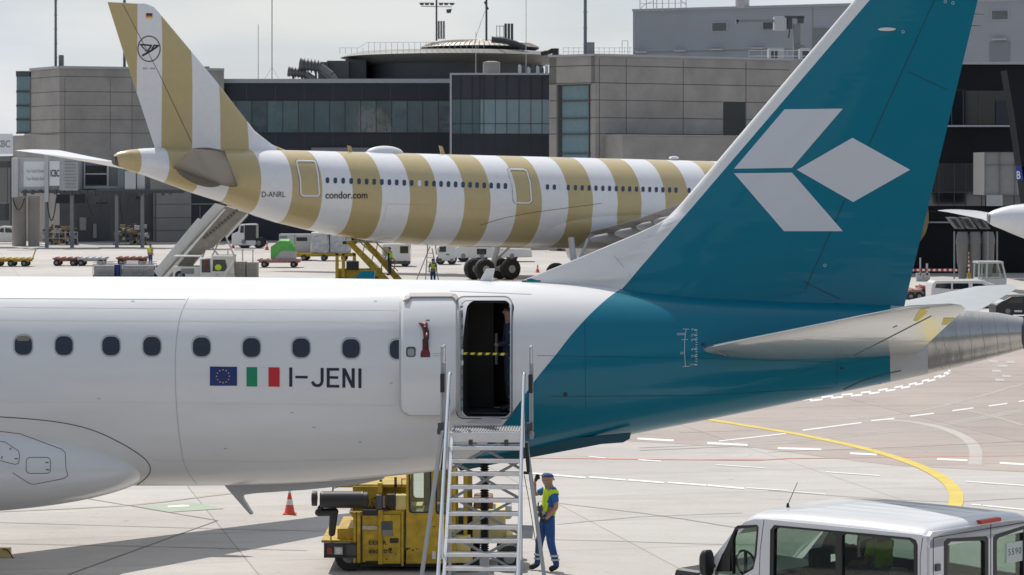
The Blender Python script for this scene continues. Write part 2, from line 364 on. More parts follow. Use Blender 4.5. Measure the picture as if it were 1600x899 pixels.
# ------------------------------------------------------------------ ground
def ground():
    m = bpy.data.materials.new('apron_concrete'); m.use_nodes = True; t = m.node_tree; b = t.nodes['Principled BSDF']
    b.inputs['Roughness'].default_value = .85; b.inputs['Specular IOR Level'].default_value = .3
    tc = t.nodes.new('ShaderNodeTexCoord'); mp_ = t.nodes.new('ShaderNodeMapping'); mp_.inputs['Rotation'].default_value = (0, 0, R(-13))
    mp_.inputs['Location'].default_value = (1.9, 2.9, 0)
    t.links.new(tc.outputs['Object'], mp_.inputs['Vector'])
    br = t.nodes.new('ShaderNodeTexBrick'); br.offset = 0; br.inputs['Scale'].default_value = 1
    br.inputs['Brick Width'].default_value = 7.5; br.inputs['Row Height'].default_value = 3.75
    br.inputs['Mortar Size'].default_value = .018; br.inputs['Mortar Smooth'].default_value = .3; br.inputs['Bias'].default_value = 0
    br.inputs['Color1'].default_value = (.485, .46, .43, 1); br.inputs['Color2'].default_value = (.445, .415, .385, 1)
    br.inputs['Mortar'].default_value = (.29, .275, .255, 1)
    t.links.new(mp_.outputs[0], br.inputs['Vector'])
    col = br.outputs['Color']
    def layer(col, scale, stretch, lo, hi, a, bb, rot=0, detail=6):
        mp2 = t.nodes.new('ShaderNodeMapping'); mp2.inputs['Scale'].default_value = stretch; mp2.inputs['Rotation'].default_value = (0, 0, rot)
        n = t.nodes.new('ShaderNodeTexNoise'); n.inputs['Scale'].default_value = scale; n.inputs['Detail'].default_value = detail; n.inputs['Roughness'].default_value = .6
        mr = t.nodes.new('ShaderNodeMapRange'); mr.inputs['From Min'].default_value = lo; mr.inputs['From Max'].default_value = hi
        mr.inputs['To Min'].default_value = a; mr.inputs['To Max'].default_value = bb
        mx = t.nodes.new('ShaderNodeVectorMath'); mx.operation = 'SCALE'
        t.links.new(tc.outputs['Object'], mp2.inputs['Vector']); t.links.new(mp2.outputs[0], n.inputs['Vector'])
        t.links.new(n.outputs['Fac'], mr.inputs['Value']); t.links.new(col, mx.inputs[0]); t.links.new(mr.outputs[0], mx.inputs['Scale'])
        return mx.outputs[0]
    col = layer(col, .09, (1, 1, 1), .35, .65, .88, 1.06)
    col = layer(col, 1.2, (.2, 1, 1), .4, .72, 1.02, .90, R(8))
    col = layer(col, 2.2, (.06, 1, 1), .58, .75, 1.0, .84, R(-20))
    col = layer(col, 9, (1, 1, 1), .3, .7, .95, 1.04)
    col = layer(col, .7, (.6, 1, 1), .56, .74, 1.0, .84, R(30), 9)
    col = layer(col, 2.6, (1, 1, 1), .66, .72, 1.0, .80, 0, 3)
    t.links.new(col, b.inputs['Base Color'])
    n = t.nodes.new('ShaderNodeTexNoise'); n.inputs['Scale'].default_value = 30; bp = t.nodes.new('ShaderNodeBump'); bp.inputs['Distance'].default_value = .004
    t.links.new(tc.outputs['Object'], n.inputs['Vector']); t.links.new(n.outputs['Fac'], bp.inputs['Height']); t.links.new(bp.outputs[0], b.inputs['Normal'])
    mb = MB().add([(-3000, -200, 0), (3000, -200, 0), (3000, 5000, 0), (-3000, 5000, 0)], [(0, 1, 2, 3)])
    tag(obj('ground', mb, m), None, None, kind='structure')
    # browner taxiway strip on the right, beyond the aircraft
    m2 = m.copy(); m2.name = 'taxiway_concrete'
    for nd in m2.node_tree.nodes:
        if nd.type == 'TEX_BRICK':
            nd.inputs['Color1'].default_value = (.405, .35, .315, 1); nd.inputs['Color2'].default_value = (.37, .32, .285, 1)
            nd.inputs['Mortar'].default_value = (.2, .18, .16, 1)
    pts = [G(985, 690), G(1180, 700), G(1300, 716), G(1400, 728), G(1640, 740), Vector((60, 60, 0)), Vector((60, 120, 0)), G(1150, 560), G(900, 560), G(800, 640)]
    mb = MB().add([(p.x, p.y, .004) for p in pts], [tuple(range(len(pts)))])
    tag(obj('taxiway', mb, m2), None, None, kind='structure')
    return m
ground()
M_mw = mat('marking_white', (.72, .71, .69), .8, var=.12, vscale=3)
M_my = mat('marking_yellow', (.60, .47, .10), .8, var=.12, vscale=1.5)
M_mr = mat('marking_red', (.60, .26, .22), .8, var=.15, vscale=2)
M_mg = mat('marking_green', (.34, .40, .30), .8, var=.1, vscale=3)
M_worn = mat('worn_marking', (.44, .41, .38), .85, var=.1, vscale=2)
def strip(mb, pts, wpx=None, wm=None, z=.009):
    g = [G(*p) for p in pts]; L = []
    for i, p in enumerate(g):
        a = g[max(0, i - 1)]; b = g[min(len(g) - 1, i + 1)]; d = (b - a).normalized(); n = Vector((-d.y, d.x, 0)) * wm / 2; L.append((p + n, p - n))
    for (a, b), (c, d) in zip(L, L[1:]): mb.add([(q.x, q.y, z) for q in (a, b, d, c)], [(0, 1, 2, 3)])
    return mb
def spline(pts, n=6):
    res = []
    for i in range(len(pts) - 1):
        p0 = pts[max(0, i - 1)]; p1 = pts[i]; p2 = pts[i + 1]; p3 = pts[min(len(pts) - 1, i + 2)]
        for k in range(n):
            t = k / n; res.append(tuple(.5 * ((2 * b) + (c - a) * t + (2 * a - 5 * b + 4 * c - d) * t * t + (-a + 3 * b - 3 * c + d) * t ** 3) for a, b, c, d in zip(p0, p1, p2, p3)))
    return res + [pts[-1]]
def marking(name, mb, m): return tag(obj(name, mb, m), None, None, kind='structure')
mb = MB()
cl = [G(x, y) for x, y in spline([(1100, 655), (1180, 668), (1240, 678), (1300, 690), (1360, 704), (1410, 719), (1450, 735), (1478, 752), (1492, 768), (1494, 785), (1484, 805), (1465, 840), (1445, 880)])]
for i in range(len(cl) - 1):
    d = (cl[i + 1] - cl[i]).normalized(); n = Vector((-d.y, d.x, 0)) * .155
    d2 = (cl[min(i + 2, len(cl) - 1)] - cl[i]).normalized() if i + 2 < len(cl) else d; n2 = Vector((-d2.y, d2.x, 0)) * .155
    q = [cl[i] + n, cl[i] - n, cl[i + 1] - n2, cl[i + 1] + n2]; mb.add([(p.x, p.y, .012) for p in q], [(0, 1, 2, 3)])
marking('yellow_taxi_line', mb, M_my)
mb = MB()
def dash(x0, y0, x1, y1, wpx, z=.009):
    """white dash, wpx thick as seen in the photo"""
    a, b, c, d = G(x0, y0 - wpx / 2), G(x1, y1 - wpx / 2), G(x1, y1 + wpx / 2), G(x0, y0 + wpx / 2)
    mb.add([(p.x, p.y, z) for p in (a, b, c, d)], [(0, 1, 2, 3)])
for a in [(996, 686, 1053, 689, 3), (1105, 693, 1168, 696, 3), (1215, 701, 1283, 703, 3), (1328, 709, 1370, 711, 3), (1464, 718, 1512, 720, 3), (1562, 724, 1610, 727, 3),
          (830, 740, 915, 747, 2.4), (921, 746, 978, 750.5, 2.4), (981, 750.5, 1038, 755, 2.4), (1044, 754.5, 1104, 759, 2.4), (1106, 759, 1163, 764, 2.6), (1167, 763, 1230, 767, 1.4),
          (1123, 690, 1228, 678, 1.5), (1254, 673, 1346, 661, 1.8), (1361, 658, 1397, 654.5, 1.8), (1422, 651, 1459, 646.5, 1.8), (1488, 642.5, 1521, 638, 1.8), (1545, 635, 1574, 631, 1.8), (1592, 628, 1622, 624, 1.6),
          (920, 714, 946, 716, 1.3), (997, 719, 1033, 721.5, 2), (1120, 727, 1195, 732, 1.2), (1290, 738, 1375, 744, 1.4), (1510, 753, 1610, 760, 1.6), (1230, 768, 1290, 773, 1.2),
          (1518, 789, 1533, 790, 2), (1536, 790.5, 1610, 798, 2)]: dash(*a)
marking('white_dash_lines', mb, M_mw)
mb = MB()   # chequered stand edge line
cp = [(1255, 627), (1300, 621), (1345, 616), (1385, 610), (1420, 603), (1450, 595), (1475, 586), (1483, 581)]
cps = spline(cp, 3); acc = 0
for i in range(0, len(cps) - 1):
    (x0, y0), (x1, y1) = cps[i], cps[i + 1]
    if i % 2 == 0: dash(x0, y0 - 1.6, x1 + 2, y1 - 1.6, 2.6)
    else: dash(x0 - 1, y0 + 1.5, x1 + 2, y1 + 1.5, 2.6)
marking('chequered_line', mb, M_mw)
mb = strip(MB(), [(830, 716), (1000, 718), (1180, 720), (1230, 717), (1600, 712.5)], wm=.13); marking('red_line', mb, M_mr)
mb = strip(MB(), [(850, 716), (1000, 717), (1200, 717.5)], wm=.3, z=.006); marking('faded_red_line', mb, mat('faded_red', (.50, .38, .35), .8, var=.1))
mb = MB(); q = [G(210, 791.5), G(300, 785.5), G(350, 795.5), G(265, 801)]; mb.add([(p.x, p.y, .009) for p in q], [(0, 1, 2, 3)]); marking('green_marking', mb, M_mg)
mb = MB(); dash(262, 792.6, 296, 791, 3, z=.013); dash(282, 790, 296, 789.5, 1.2, z=.013); marking('green_marking_symbol', mb, M_mw)
cw = spline([(1380, 655), (1440, 662), (1480, 672), (1510, 686), (1524, 703), (1523, 727)], 5)
mb = strip(MB(), cw, wm=.32, z=.007); marking('worn_taxi_line', mb, M_worn)
mb = MB()
for x, y in ((1545, 565), (1560, 572), (1550, 580), (1566, 588), (1555, 594), (1572, 566)): dash(x, y, x + 14, y + .5, 3.5, z=.010)
marking('worn_chequer', mb, M_worn)
# dark sealed joints and slab seams seen in the photograph
mb = MB()
for pts in ([(0, 817), (340, 827), (560, 832), (700, 836)], [(105, 899), (245, 848), (340, 814)], [(100, 773.5), (210, 792), (340, 814)], [(0, 850), (260, 855), (480, 861)],
            [(830, 843), (960, 846), (1110, 851), (1180, 852)], [(840, 783), (1000, 802), (1070, 812), (1180, 830)], [(870, 820), (1000, 808), (1160, 802)],
            [(1200, 767), (1300, 775), (1400, 782), (1490, 785), (1600, 779)], [(1200, 707), (1420, 699), (1600, 690)], [(1060, 677), (1180, 673)]):
    strip(mb, pts, wm=.035, z=.010)
tm = MB()
for i, pts in enumerate(([(1000, 700), (1200, 690), (1430, 668), (1600, 640)],
        [(1000, 704), (1200, 694), (1430, 671), (1600, 643)], [(1190, 640), (1350, 632), (1500, 640), (1600, 665)], [(0, 800), (200, 790), (330, 775), (420, 765)], [(1290, 660), (1450, 640), (1600, 600)])):
    strip(tm, spline(pts, 8), wm=.16, z=.0065 + i * .0003)
marking('tyre_marks', tm, mat('tyre_mark', (.385, .355, .325), .85, var=.14, vscale=.8))
marking('slab_joint_lines', mb, mat('joint_sealant', (.25, .235, .215), .9, var=.3, vscale=1))

# ------------------------------------------------------------------ the near regional jet
EA = Frame(600, 40.6, R(-10))      # local x: towards the tail, y: away from the viewer, z up
jet = thing('regional_jet', 'white and teal twin jet with open rear door, nearest aircraft, stairs at its door', 'aircraft', EA.o, EA.yaw)
ST = [(-2150, 640, 646, .1), (-2110, 600, 676, .5), (-2020, 545, 712, .8), (-1880, 490, 740, .95), (-1700, 448, 755, 1), (-1500, 433, 758, 1), (-800, 432, 758, 1), (0, 432, 758, 1), (300, 433, 758, 1), (400, 433.5, 757, 1), (500, 435, 753, 1), (600, 436.5, 745, 1),
      (700, 438, 734, 1), (800, 440, 718, .99), (900, 444, 697, .97), (1000, 452, 676, .94), (1100, 460, 657, .92), (1200, 466, 637, .9), (1310, 472, 614, .9), (1392, 477, 597, .92), (1450, 481, 585, .95), (1500, 484, 573, 1), (1560, 489, 557, 1), (1598, 496, 546, 1)]
def eaf(px):
    t, b, wr = interp(ST, px); p = EA.at(px, t); q = EA.at(px, b); return p.x, (p.z + q.z) / 2, (p.z - q.z) / 2, wr
pxs = []
for a, b in zip(ST, ST[1:]):
    n = max(1, int((b[0] - a[0]) / 30)); pxs += [a[0] + (b[0] - a[0]) * i / n for i in range(n)]
pxs.append(1598)
def smooth_tab(px):   # smooth the outline a little
    vals = [eaf(px + d) for d in (-45, -20, 0, 20, 45)] if -1700 < px < 1540 else [eaf(px)]
    u = eaf(px)[0]; return (u,) + tuple(sum(v[i] for v in vals) / len(vals) for i in (1, 2, 3))
rs = []; NS = 96
for px in pxs:
    u, zc, b, wr = smooth_tab(px); ring = []
    for i in range(NS):
        a = 2 * math.pi * i / NS; c_, s_ = math.cos(a), math.sin(a)
        ring.append((u, b * .905 * wr * math.copysign(abs(c_) ** .95, c_), zc + b * math.copysign(abs(s_) ** .97, s_)))
    rs.append(ring)
def matidx(k):
    p = (pxs[k] + pxs[k + 1]) / 2; return 0 if p < 1392 else (1 if p < 1440 else 2)
fus = MB().rings(rs, True, mis=[matidx(k) for k in range(len(rs) - 1)])
FB = bvh_of(fus)
def hit(fr, bvh, px, py):
    o, d = fr.ray(px, py); h = bvh.ray_cast(o, d); return h[0]
# paint split curve (u as a function of z)
pts = [(968, 453), (945, 470), (900, 515), (868, 555), (838, 592), (806, 637), (785, 665), (755, 700), (735, 722)]
uz = [(lambda h: (h.z, h.x))(hit(EA, FB, *p)) for p in pts if hit(EA, FB, *p) is not None]; uz.sort()
def livery(name, curve):
    m = M_white.copy(); m.name = name; t = m.node_tree; b = t.nodes['Principled BSDF']
    tc = [n for n in t.nodes if n.type == 'TEX_COORD'][0]
    sp = t.nodes.new('ShaderNodeSeparateXYZ'); t.links.new(tc.outputs['Object'], sp.inputs[0])
    z0, z1 = curve[0][0] - 1e-3, curve[-1][0] + 1e-3; us = [c[1] for c in curve]; u0, u1 = min(us) - .01, max(us) + .01
    mr = t.nodes.new('ShaderNodeMapRange'); mr.inputs['From Min'].default_value = z0; mr.inputs['From Max'].default_value = z1
    fc = t.nodes.new('ShaderNodeFloatCurve'); cv = fc.mapping.curves[0]
    P2 = [((z - z0) / (z1 - z0), (u - u0) / (u1 - u0)) for z, u in curve]
    cv.points[0].location = P2[0]; cv.points[1].location = P2[-1]
    for p in P2[1:-1]: cv.points.new(*p)
    fc.mapping.update()
    mr2 = t.nodes.new('ShaderNodeMapRange'); mr2.inputs['To Min'].default_value = u0; mr2.inputs['To Max'].default_value = u1
    gt = t.nodes.new('ShaderNodeMath'); gt.operation = 'GREATER_THAN'
    mx = t.nodes.new('ShaderNodeMix'); mx.data_type = 'RGBA'; mx.inputs['B'].default_value = (*TEAL_RGB, 1)
    src = b.inputs['Base Color'].links[0].from_socket
    t.links.new(sp.outputs['Z'], mr.inputs['Value']); t.links.new(mr.outputs[0], fc.inputs['Value']); t.links.new(fc.outputs[0], mr2.inputs['Value'])
    t.links.new(sp.outputs['X'], gt.inputs[0]); t.links.new(mr2.outputs[0], gt.inputs[1]); t.links.new(gt.outputs[0], mx.inputs['Factor'])
    t.links.new(src, mx.inputs['A']); t.links.new(mx.outputs['Result'], b.inputs['Base Color'])
    b.inputs['Coat Weight'].default_value = .3; b.inputs['Specular IOR Level'].default_value = .25
    return m
M_liv = livery('fuselage_livery', uz)
# fuselage mesh with the door opening cut out
fmesh = fus.mesh('fuselage', [M_liv, M_lgrey, M_metal, M_dark, M_dark2], True)
D0 = hit(EA, FB, 722, 560); D1 = hit(EA, FB, 797, 560); DT = hit(EA, FB, 760, 470); DB = hit(EA, FB, 760, 652)
du0, du1, dz0, dz1 = D0.x, D1.x, DB.z, DT.z
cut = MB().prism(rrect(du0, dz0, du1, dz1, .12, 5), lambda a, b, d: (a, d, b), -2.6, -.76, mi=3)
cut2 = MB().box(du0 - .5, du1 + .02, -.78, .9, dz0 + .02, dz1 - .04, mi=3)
def boolean(me, cutter, op='DIFFERENCE'):
    a = bpy.data.objects.new('a', me); C.objects.link(a)
    cm = cutter.mesh('c', [M_liv, M_lgrey, M_metal, M_dark, M_dark2]); b = bpy.data.objects.new('b', cm); C.objects.link(b)
    md = a.modifiers.new('b', 'BOOLEAN'); md.object = b; md.operation = op; md.solver = 'EXACT'
    dg = bpy.context.evaluated_depsgraph_get(); dg.update(); res = bpy.data.meshes.new_from_object(a.evaluated_get(dg))
    bpy.data.objects.remove(a); bpy.data.objects.remove(b); return res
fmesh = boolean(fmesh, cut); fmesh = boolean(fmesh, cut2); fmesh.name = 'fuselage'
fo = obj('fuselage', fmesh, [], jet); fmesh.set_sharp_from_angle(angle=R(35))
for i, mm in enumerate([M_liv, M_lgrey, M_metal, M_dark, M_dark2]):
    if i < len(fmesh.materials): fmesh.materials[i] = mm
    else: fmesh.materials.append(mm)
# exhaust ring
u, zc, b, wr = eaf(1598)
obj('exhaust', MB().lathe((u + .0, 0, zc), [(b * .97, -.02), (b * .98, .05), (b * .86, .10), (b * .8, -.3)][:3] + [(b * .78, .1)], 32, 'x'), M_dgrey, fo, smooth=True)
# belly fairing
fc_ = MB(); rr = []; uc = EA.at(-520, 700).x; ue = EA.at(252, 700).x; hl = ue - uc; zf = EA.at(0, 722).z - .05
for i in range(49):
    t = math.sin(math.pi / 2 * (-1 + 2 * i / 48)); k = (1 - abs(t) ** 3.0) ** (1 / 2.2) if abs(t) < 1 else 0; k = max(k, .004)
    rr.append([(uc + t * hl, 1.80 * k ** .36 * (abs(math.cos(a)) ** .5) * (1 if math.cos(a) > 0 else -1), zf + .12 * (1 - k) + (1.27 if math.sin(a) > 0 else .86) * k * (abs(math.sin(a)) ** .95) * (1 if math.sin(a) > 0 else -1)) for a in [2 * math.pi * j / 64 for j in range(64)]])
fc_.rings(rr); bf = obj('belly_fairing', fc_, M_white, jet, smooth=True)
allb = MB(); allb.add(fus.v, fus.f); allb.add(fc_.v, fc_.f); AB = bvh_of(allb)
# fin
LE = [(820, 437), (900, 405), (960, 380), (1010, 359), (1040, 343), (1062, 321), (1080, 300), (1335, 0), (1388, -62)]
TE = [(1410, 492), (1415, 470), (1528, 0), (1543, -62)]
def xat(poly, y):
    poly = sorted([(b, a) for a, b in poly]);
    return interp([(p[0], p[1]) for p in poly], y)[0]
fin = MB(); rings = []
ys = [490, 480, 470, 460, 450, 440, 434, 425, 415, 405, 395, 385, 375, 365, 355, 347, 340, 332, 322, 312, 300, 270, 240, 200, 160, 120, 80, 40, 0, -30, -55, -62]
for y in ys:
    xl = xat(LE, y) if y < 437 else 812; xr = xat(TE, y); xm = max(xl, 1335 - .85 * y)
    if y > 437: xm = 1335 - .85 * y
    pts = []
    K = [0, .004, .012, .03, .06, .1, .16, .24, .34, .46, .58, .7, .8, .9, 1]
    top = []
    for k in K:
        x = xl + (xr - xl) * k; p = EA.at(x, y); pm = EA.at(xm, y).x; pr = EA.at(xr, y).x; pl = EA.at(xl, y).x; ch = pr - pm
        if p.x < pm: ht = .012 + .05 * min(1, max(0, (p.x - pl)) / .6) ** .5
        else:
            c = (p.x - pm) / ch; na = 5 * .1 * (.2969 * math.sqrt(c) - .126 * c - .3516 * c * c + .2843 * c ** 3 - .1015 * c ** 4)
            base = .062 * (1 - c) if xm > xl + 2 else 0.012 * (1 - c)
            ht = base + na * ch
        top.append((p.x, max(ht, .008), p.z))
    rings.append([(a, -h, z) for a, h, z in top] + [(a, h, z) for a, h, z in reversed(top)])
fin.rings(rings)
NB = bvh_of(fin)
a_, b_ = EA.at(975, 450), EA.at(1360, 0); slope = (b_.x - a_.x) / (b_.z - a_.z)
curve = [(a_.z - 2, a_.x - 2 * slope), (a_.z, a_.x), (b_.z, b_.x), (b_.z + 1.5, b_.x + 1.5 * slope)]
M_finl = livery('fin_livery', curve)
fin_o = obj('tail_fin', fin, M_finl, jet, smooth=True)
decal('logo_upper', [(1226, 171), (1317, 170), (1237.5, 262.5), (1147, 264)], EA, NB, M_logo, fin_o, step=20)
decal('logo_lower', [(1147, 271), (1237.5, 270), (1317, 361.5), (1225, 361.5)], EA, NB, M_logo, fin_o, step=20)
decal('logo_diamond', [(1245, 265.5), (1332, 215.5), (1422, 265.5), (1333, 316)], EA, NB, M_logo, fin_o, step=20)
decal('rudder_seam', ribbon([(1460, 0), (1357, 228), (1300, 358), (1258, 452)], 1.4), EA, NB, M_seamt, fin_o, off=.004, step=20)
decal('rudder_seam', ribbon([(1418, 112), (1500, 150)], 1.2), EA, NB, M_seamt, fin_o, off=.004, step=20)
decal('rudder_seam', ribbon([(1256, 440), (1292, 458), (1312, 467)], 1.3), EA, NB, M_seamt, fin_o, off=.004, step=20)
decal('leading_edge_seam', ribbon([(945, 383), (985, 430)], .8), EA, NB, M_seaml, fin_o, off=.004, step=20)
for y in (-20, 22, 40, 140, 330):
    p = EA.at(xat(TE, y) - 2, y); obj('static_wick', MB().cyl((p.x, 0, p.z), (p.x + .17, 0, p.z - .01), .006, .003, 6), M_black, fin_o)
lt = hit(EA, NB, 1386, 46)
obj('position_light', MB().ell((lt.x, lt.y - .02, lt.z), .14, .04, .03), M_refl, fin_o, smooth=True)
M_scale0 = mat('scale_white', (.5, .55, .57), .5)
# cabin windows
WX = [(36, 539.5), (99.5, 540), (173, 540.5), (237, 541), (314.5, 542), (392.5, 543), (470, 543.5), (548, 544.5), (622, 546)]
for x, y in WX:
    wf = decal('window', rrect(x - 15.2, y - 17.2, x + 15.6, y + 17.2, 12.5, 6), EA, FB, M_seaml, jet, off=.004, step=12)
    decal('window_rim', rrect(x - 14.6, y - 16.4, x + 15, y + 16.6, 12, 6), EA, FB, mat('window_rim', (.55, .53, .48), .35, metal=.4), wf, off=.008, step=12)
    decal('pane', rrect(x - 12.8, y - 14, x + 14.2, y + 15.2, 10.8, 6), EA, FB, M_win, wf, off=.012, step=12)
decal('shade', rrect(26, 526, 47, 533.5, 4, 3), EA, FB, mat('window_shade', (.22, .2, .16), .6), jet, off=.015, step=12)
# fairing seams and panels
decal('fairing_seam', ribbon(spline([(-30, 650), (0, 651.5), (60, 656), (110, 663), (152, 675), (190, 693), (216, 709), (230, 721), (235, 733), (230, 745), (214, 758)], 4), 1.3), EA, AB, M_seam, bf, off=.006, step=14)
decal('access_panel', ribbon([(0, 674), (32, 678), (60, 689), (96, 702), (102, 708), (103, 732), (106, 743), (100, 748), (52, 757), (45, 755), (20, 739)], .9), EA, AB, M_seam, bf, off=.006, step=14)
decal('access_panel', ribbon(rrect(41, 715, 79, 740, 6, 3), .9, True), EA, AB, M_seam, bf, off=.006, step=14)
decal('access_panel', ribbon([(0, 690), (8, 691), (29, 705), (31, 713), (29, 724), (24, 726), (0, 720)], .9), EA, AB, M_seam, bf, off=.006, step=14)
decal('latch', ribbon([(71, 723), (76, 723)], 1.6) + ribbon([(72, 734), (77, 734)], 1.6) + ribbon([(23, 717), (28, 717)], 1.6) + ribbon([(15, 703), (18, 700)], 1.4) + ribbon([(2, 717), (4, 713)], 1.4), EA, AB, M_seam, bf, off=.006, step=14)
decal('skin_seam', ribbon(spline([(296, 462), (280, 500), (274, 560), (275, 620), (278, 660), (283, 700), (290, 730), (307, 756)], 4), .8), EA, FB, M_seaml, fo, off=.004, step=14)
decal('skin_seam', ribbon([(0, 466.5), (290, 468)], .8), EA, FB, M_seaml, fo, off=.004, step=14)
decal('skin_seam', ribbon([(703, 455), (830, 460)], .8), EA, FB, M_seaml, fo, off=.004, step=14)
decal('skin_seam', ribbon([(914, 500), (915, 640)], .7) + ribbon([(1307, 474), (1309, 520), (1307, 600), (1313, 613)], .9), EA, FB, M_seamt, fo, off=.004, step=14)
M_lap = mat('lap_joint', (.67, .67, .67), .4)
for pts in ([(0, 500), (300, 501), (618, 504)], [(0, 628), (300, 630), (620, 634)], [(236, 720), (420, 722), (640, 716)], [(0, 480), (620, 485)]): decal('lap_joint', ribbon(pts, .6), EA, FB, M_lap, fo, off=.003, step=14)
for pts in ([(840, 556), (1090, 560), (1300, 566)], [(860, 620), (1100, 618), (1300, 606)]): decal('lap_joint', ribbon(pts, .6), EA, FB, M_seamt, fo, off=.003, step=14)
for x, y in ((454, 644), (609, 598), (152, 622), (488, 667), (560, 690), (350, 700), (205, 470), (584, 470)): decal('stencil', rrect(x, y, x + 5, y + 1.6, .5, 2), EA, FB, M_seaml, fo, off=.003)
for x, y in ((1411, 50), (1477, 3), (1289, 415), (1489, 5)): decal('fastener_mark', ringpoly(rrect(x - 2.4, y - 2.4, x + 2.4, y + 2.4, 2.3, 4), rrect(x - 1.6, y - 1.6, x + 1.6, y + 1.6, 1.5, 4)), EA, NB, M_scale0, fin_o, off=.004)
decal('outflow_hole', rrect(880, 613, 886.5, 619.5, 3, 5), EA, FB, M_black, fo, off=.005)
decal('outflow_hole', rrect(1312.5, 573.5, 1317, 577.5, 2, 5), EA, FB, M_black, fo, off=.005)
decal('access_door', ribbon([(1314, 614), (1318, 609), (1345, 596), (1390, 583), (1408, 579)], 1.5), EA, FB, M_seam, fo, off=.006)
decal('access_door', [(1355, 606), (1362, 601), (1366, 600), (1364, 603), (1390, 594), (1388, 599), (1358, 608)], EA, FB, M_black, fo, off=.006)
for x0, x1, dy in ((1454, 1474, 8), (1468, 1485, 5), (1490, 1506, 3), (1511, 1520, 2), (1531, 1540, 1), (1552, 1560, 0), (1572, 1580, 0)):
    decal('cone_rivets', ribbon(spline([(x0, 488 + (x0 - 1450) * .03), (x0 + 6, 530), (x1, 583 - (x1 - 1474) * .32)], 5), .7), EA, FB, mat('cone_seam', (.34, .33, .32), .5, metal=.3), fo, off=.004)
# flags and registration
eu = decal('flag', [(328, 573), (370.5, 573.5), (370.5, 603), (328, 603)], EA, FB, M_eu, jet, off=.006)
stars = []
for k in range(12):
    a = 2 * math.pi * k / 12; cx, cy = 348.7 + 10 * math.sin(a), 588.3 - 10 * math.cos(a)
    stars.append([(cx + (1.5 if j % 2 == 0 else .65) * math.sin(math.pi * j / 5), cy - (1.5 if j % 2 == 0 else .65) * math.cos(math.pi * j / 5)) for j in range(10)])
decal('star_ring', stars, EA, FB, M_star, eu, off=.010, step=30)
it = decal('flag', [(385.3, 574), (402.2, 574), (402.2, 604.2), (385.3, 604.2)], EA, FB, M_green, jet, off=.006)
decal('flag_stripe', [(402.2, 574), (419.5, 574.2), (419.5, 604.3), (402.2, 604.2)], EA, FB, mat('flag_white', (.72, .72, .73), .4), it, off=.006)
decal('flag_stripe', [(419.5, 574.2), (437, 574.4), (437, 604.6), (419.5, 604.3)], EA, FB, M_fred, it, off=.006)
L_ = [[(452, 574.5), (456.8, 574.5), (456.8, 604.5), (452, 604.5)], [(461.5, 587.5), (480.8, 587.7), (480.8, 591.6), (461.5, 591.4)],
      [(501, 575.2), (505.8, 575.2), (505.8, 596), (504, 601.5), (499.5, 605), (494, 605), (489, 603), (486, 597.5), (490, 595.5), (492, 599), (495.5, 600.8), (499, 600), (501, 596.5)],
      [(510.5, 575.3), (530, 575.4), (530, 579.6), (515.3, 579.5), (515.3, 588), (528.5, 588.2), (528.5, 592.2), (515.3, 592), (515.3, 601.6), (530.3, 601.8), (530.3, 606), (510.5, 605.7)],
      [(535, 575.6), (540, 575.6), (549.5, 595.5), (549.5, 575.8), (554.3, 575.8), (554.3, 606.3), (549.3, 606.3), (539.8, 586.5), (539.8, 606), (535, 606)],
      [(560, 576), (564.8, 576), (564.8, 606.6), (560, 606.6)]]
decal('registration_lettering', L_, EA, FB, M_navy, jet, off=.006, step=10)
# trim scale
sc_ = ribbon([(1067, 514.5), (1077, 515)], 1) + ribbon([(1072, 515), (1070, 531), (1069.5, 550), (1071, 572.5)], 1) + ribbon([(1065, 531), (1075, 531)], .9) + ribbon([(1067, 573), (1077, 572.5)], 1)
for y, wd in ((516, 5), (520, 2.5), (524, 5), (528, 2.5), (531, 5), (535, 2.5), (539, 2.5), (543, 3), (546, 5), (550, 2.5), (554, 3), (557, 5), (561, 2.5), (565, 3), (570, 5)): sc_ += ribbon([(1089.5 - wd, y), (1089.5, y)], 1.4 if wd < 4 else 2)
M_scale = mat('scale_white', (.5, .55, .57), .5)
decal('trim_scale', sc_, EA, FB, M_scale, jet, off=.006)
for s, x, y, w_, h_ in (('4°', 1080, 513.5, 4, 4), ('2°', 1080, 522, 4, 4), ('0°', 1080, 529.5, 4, 4), ('4°', 1080, 544, 4, 4), ('7°', 1080, 555, 4, 4), ('11°', 1079, 568, 5, 4), ('DOWN', 1058, 520.5, 12, 4), ('UP', 1063, 550, 5, 4)):
    text_decal('trim_scale_lettering', s, x, y, x + w_, y + h_, EA, FB, M_scale, jet, bold=.02)
# door surround and mechanism
def on(px, py, off=0.0):
    h = hit(EA, FB, px, py); o, d = EA.ray(px, py)
    r_ = FB.ray_cast(o, d); n = r_[1]
    if n.dot(d) > 0: n = -n
    return r_[0] + n * off
dfm = MB()
dfr = decal('door_surround', ringpoly(rrect(712, 463, 801, 655, 13, 6), rrect(720.5, 470, 797, 651, 10, 6)), EA, FB, mat('door_surround_grey', (.5, .51, .53), .4, coat=.2), jet, off=.006, step=9)
decal('door_seal', ribbon(rrect(713, 464, 800, 654, 12, 6), 1.4, True), EA, FB, M_seam, dfr, off=.010, step=9)
jb = MB()
for k in range(11):
    z = dz0 + .12 + k * (dz1 - dz0 - .2) / 10; jb.box(du0 - .002, du0 + .03, -1.46, -1.38, z, z + random.choice((.03, .05, .08)))
obj('latch_fittings', jb, M_grey, dfr)
jb = MB().box(du0 + .001, du0 + .012, -1.55, -1.30, dz0 + .1, dz1 - .12); obj('jamb', jb, M_lgrey, dfr)
jb = MB()
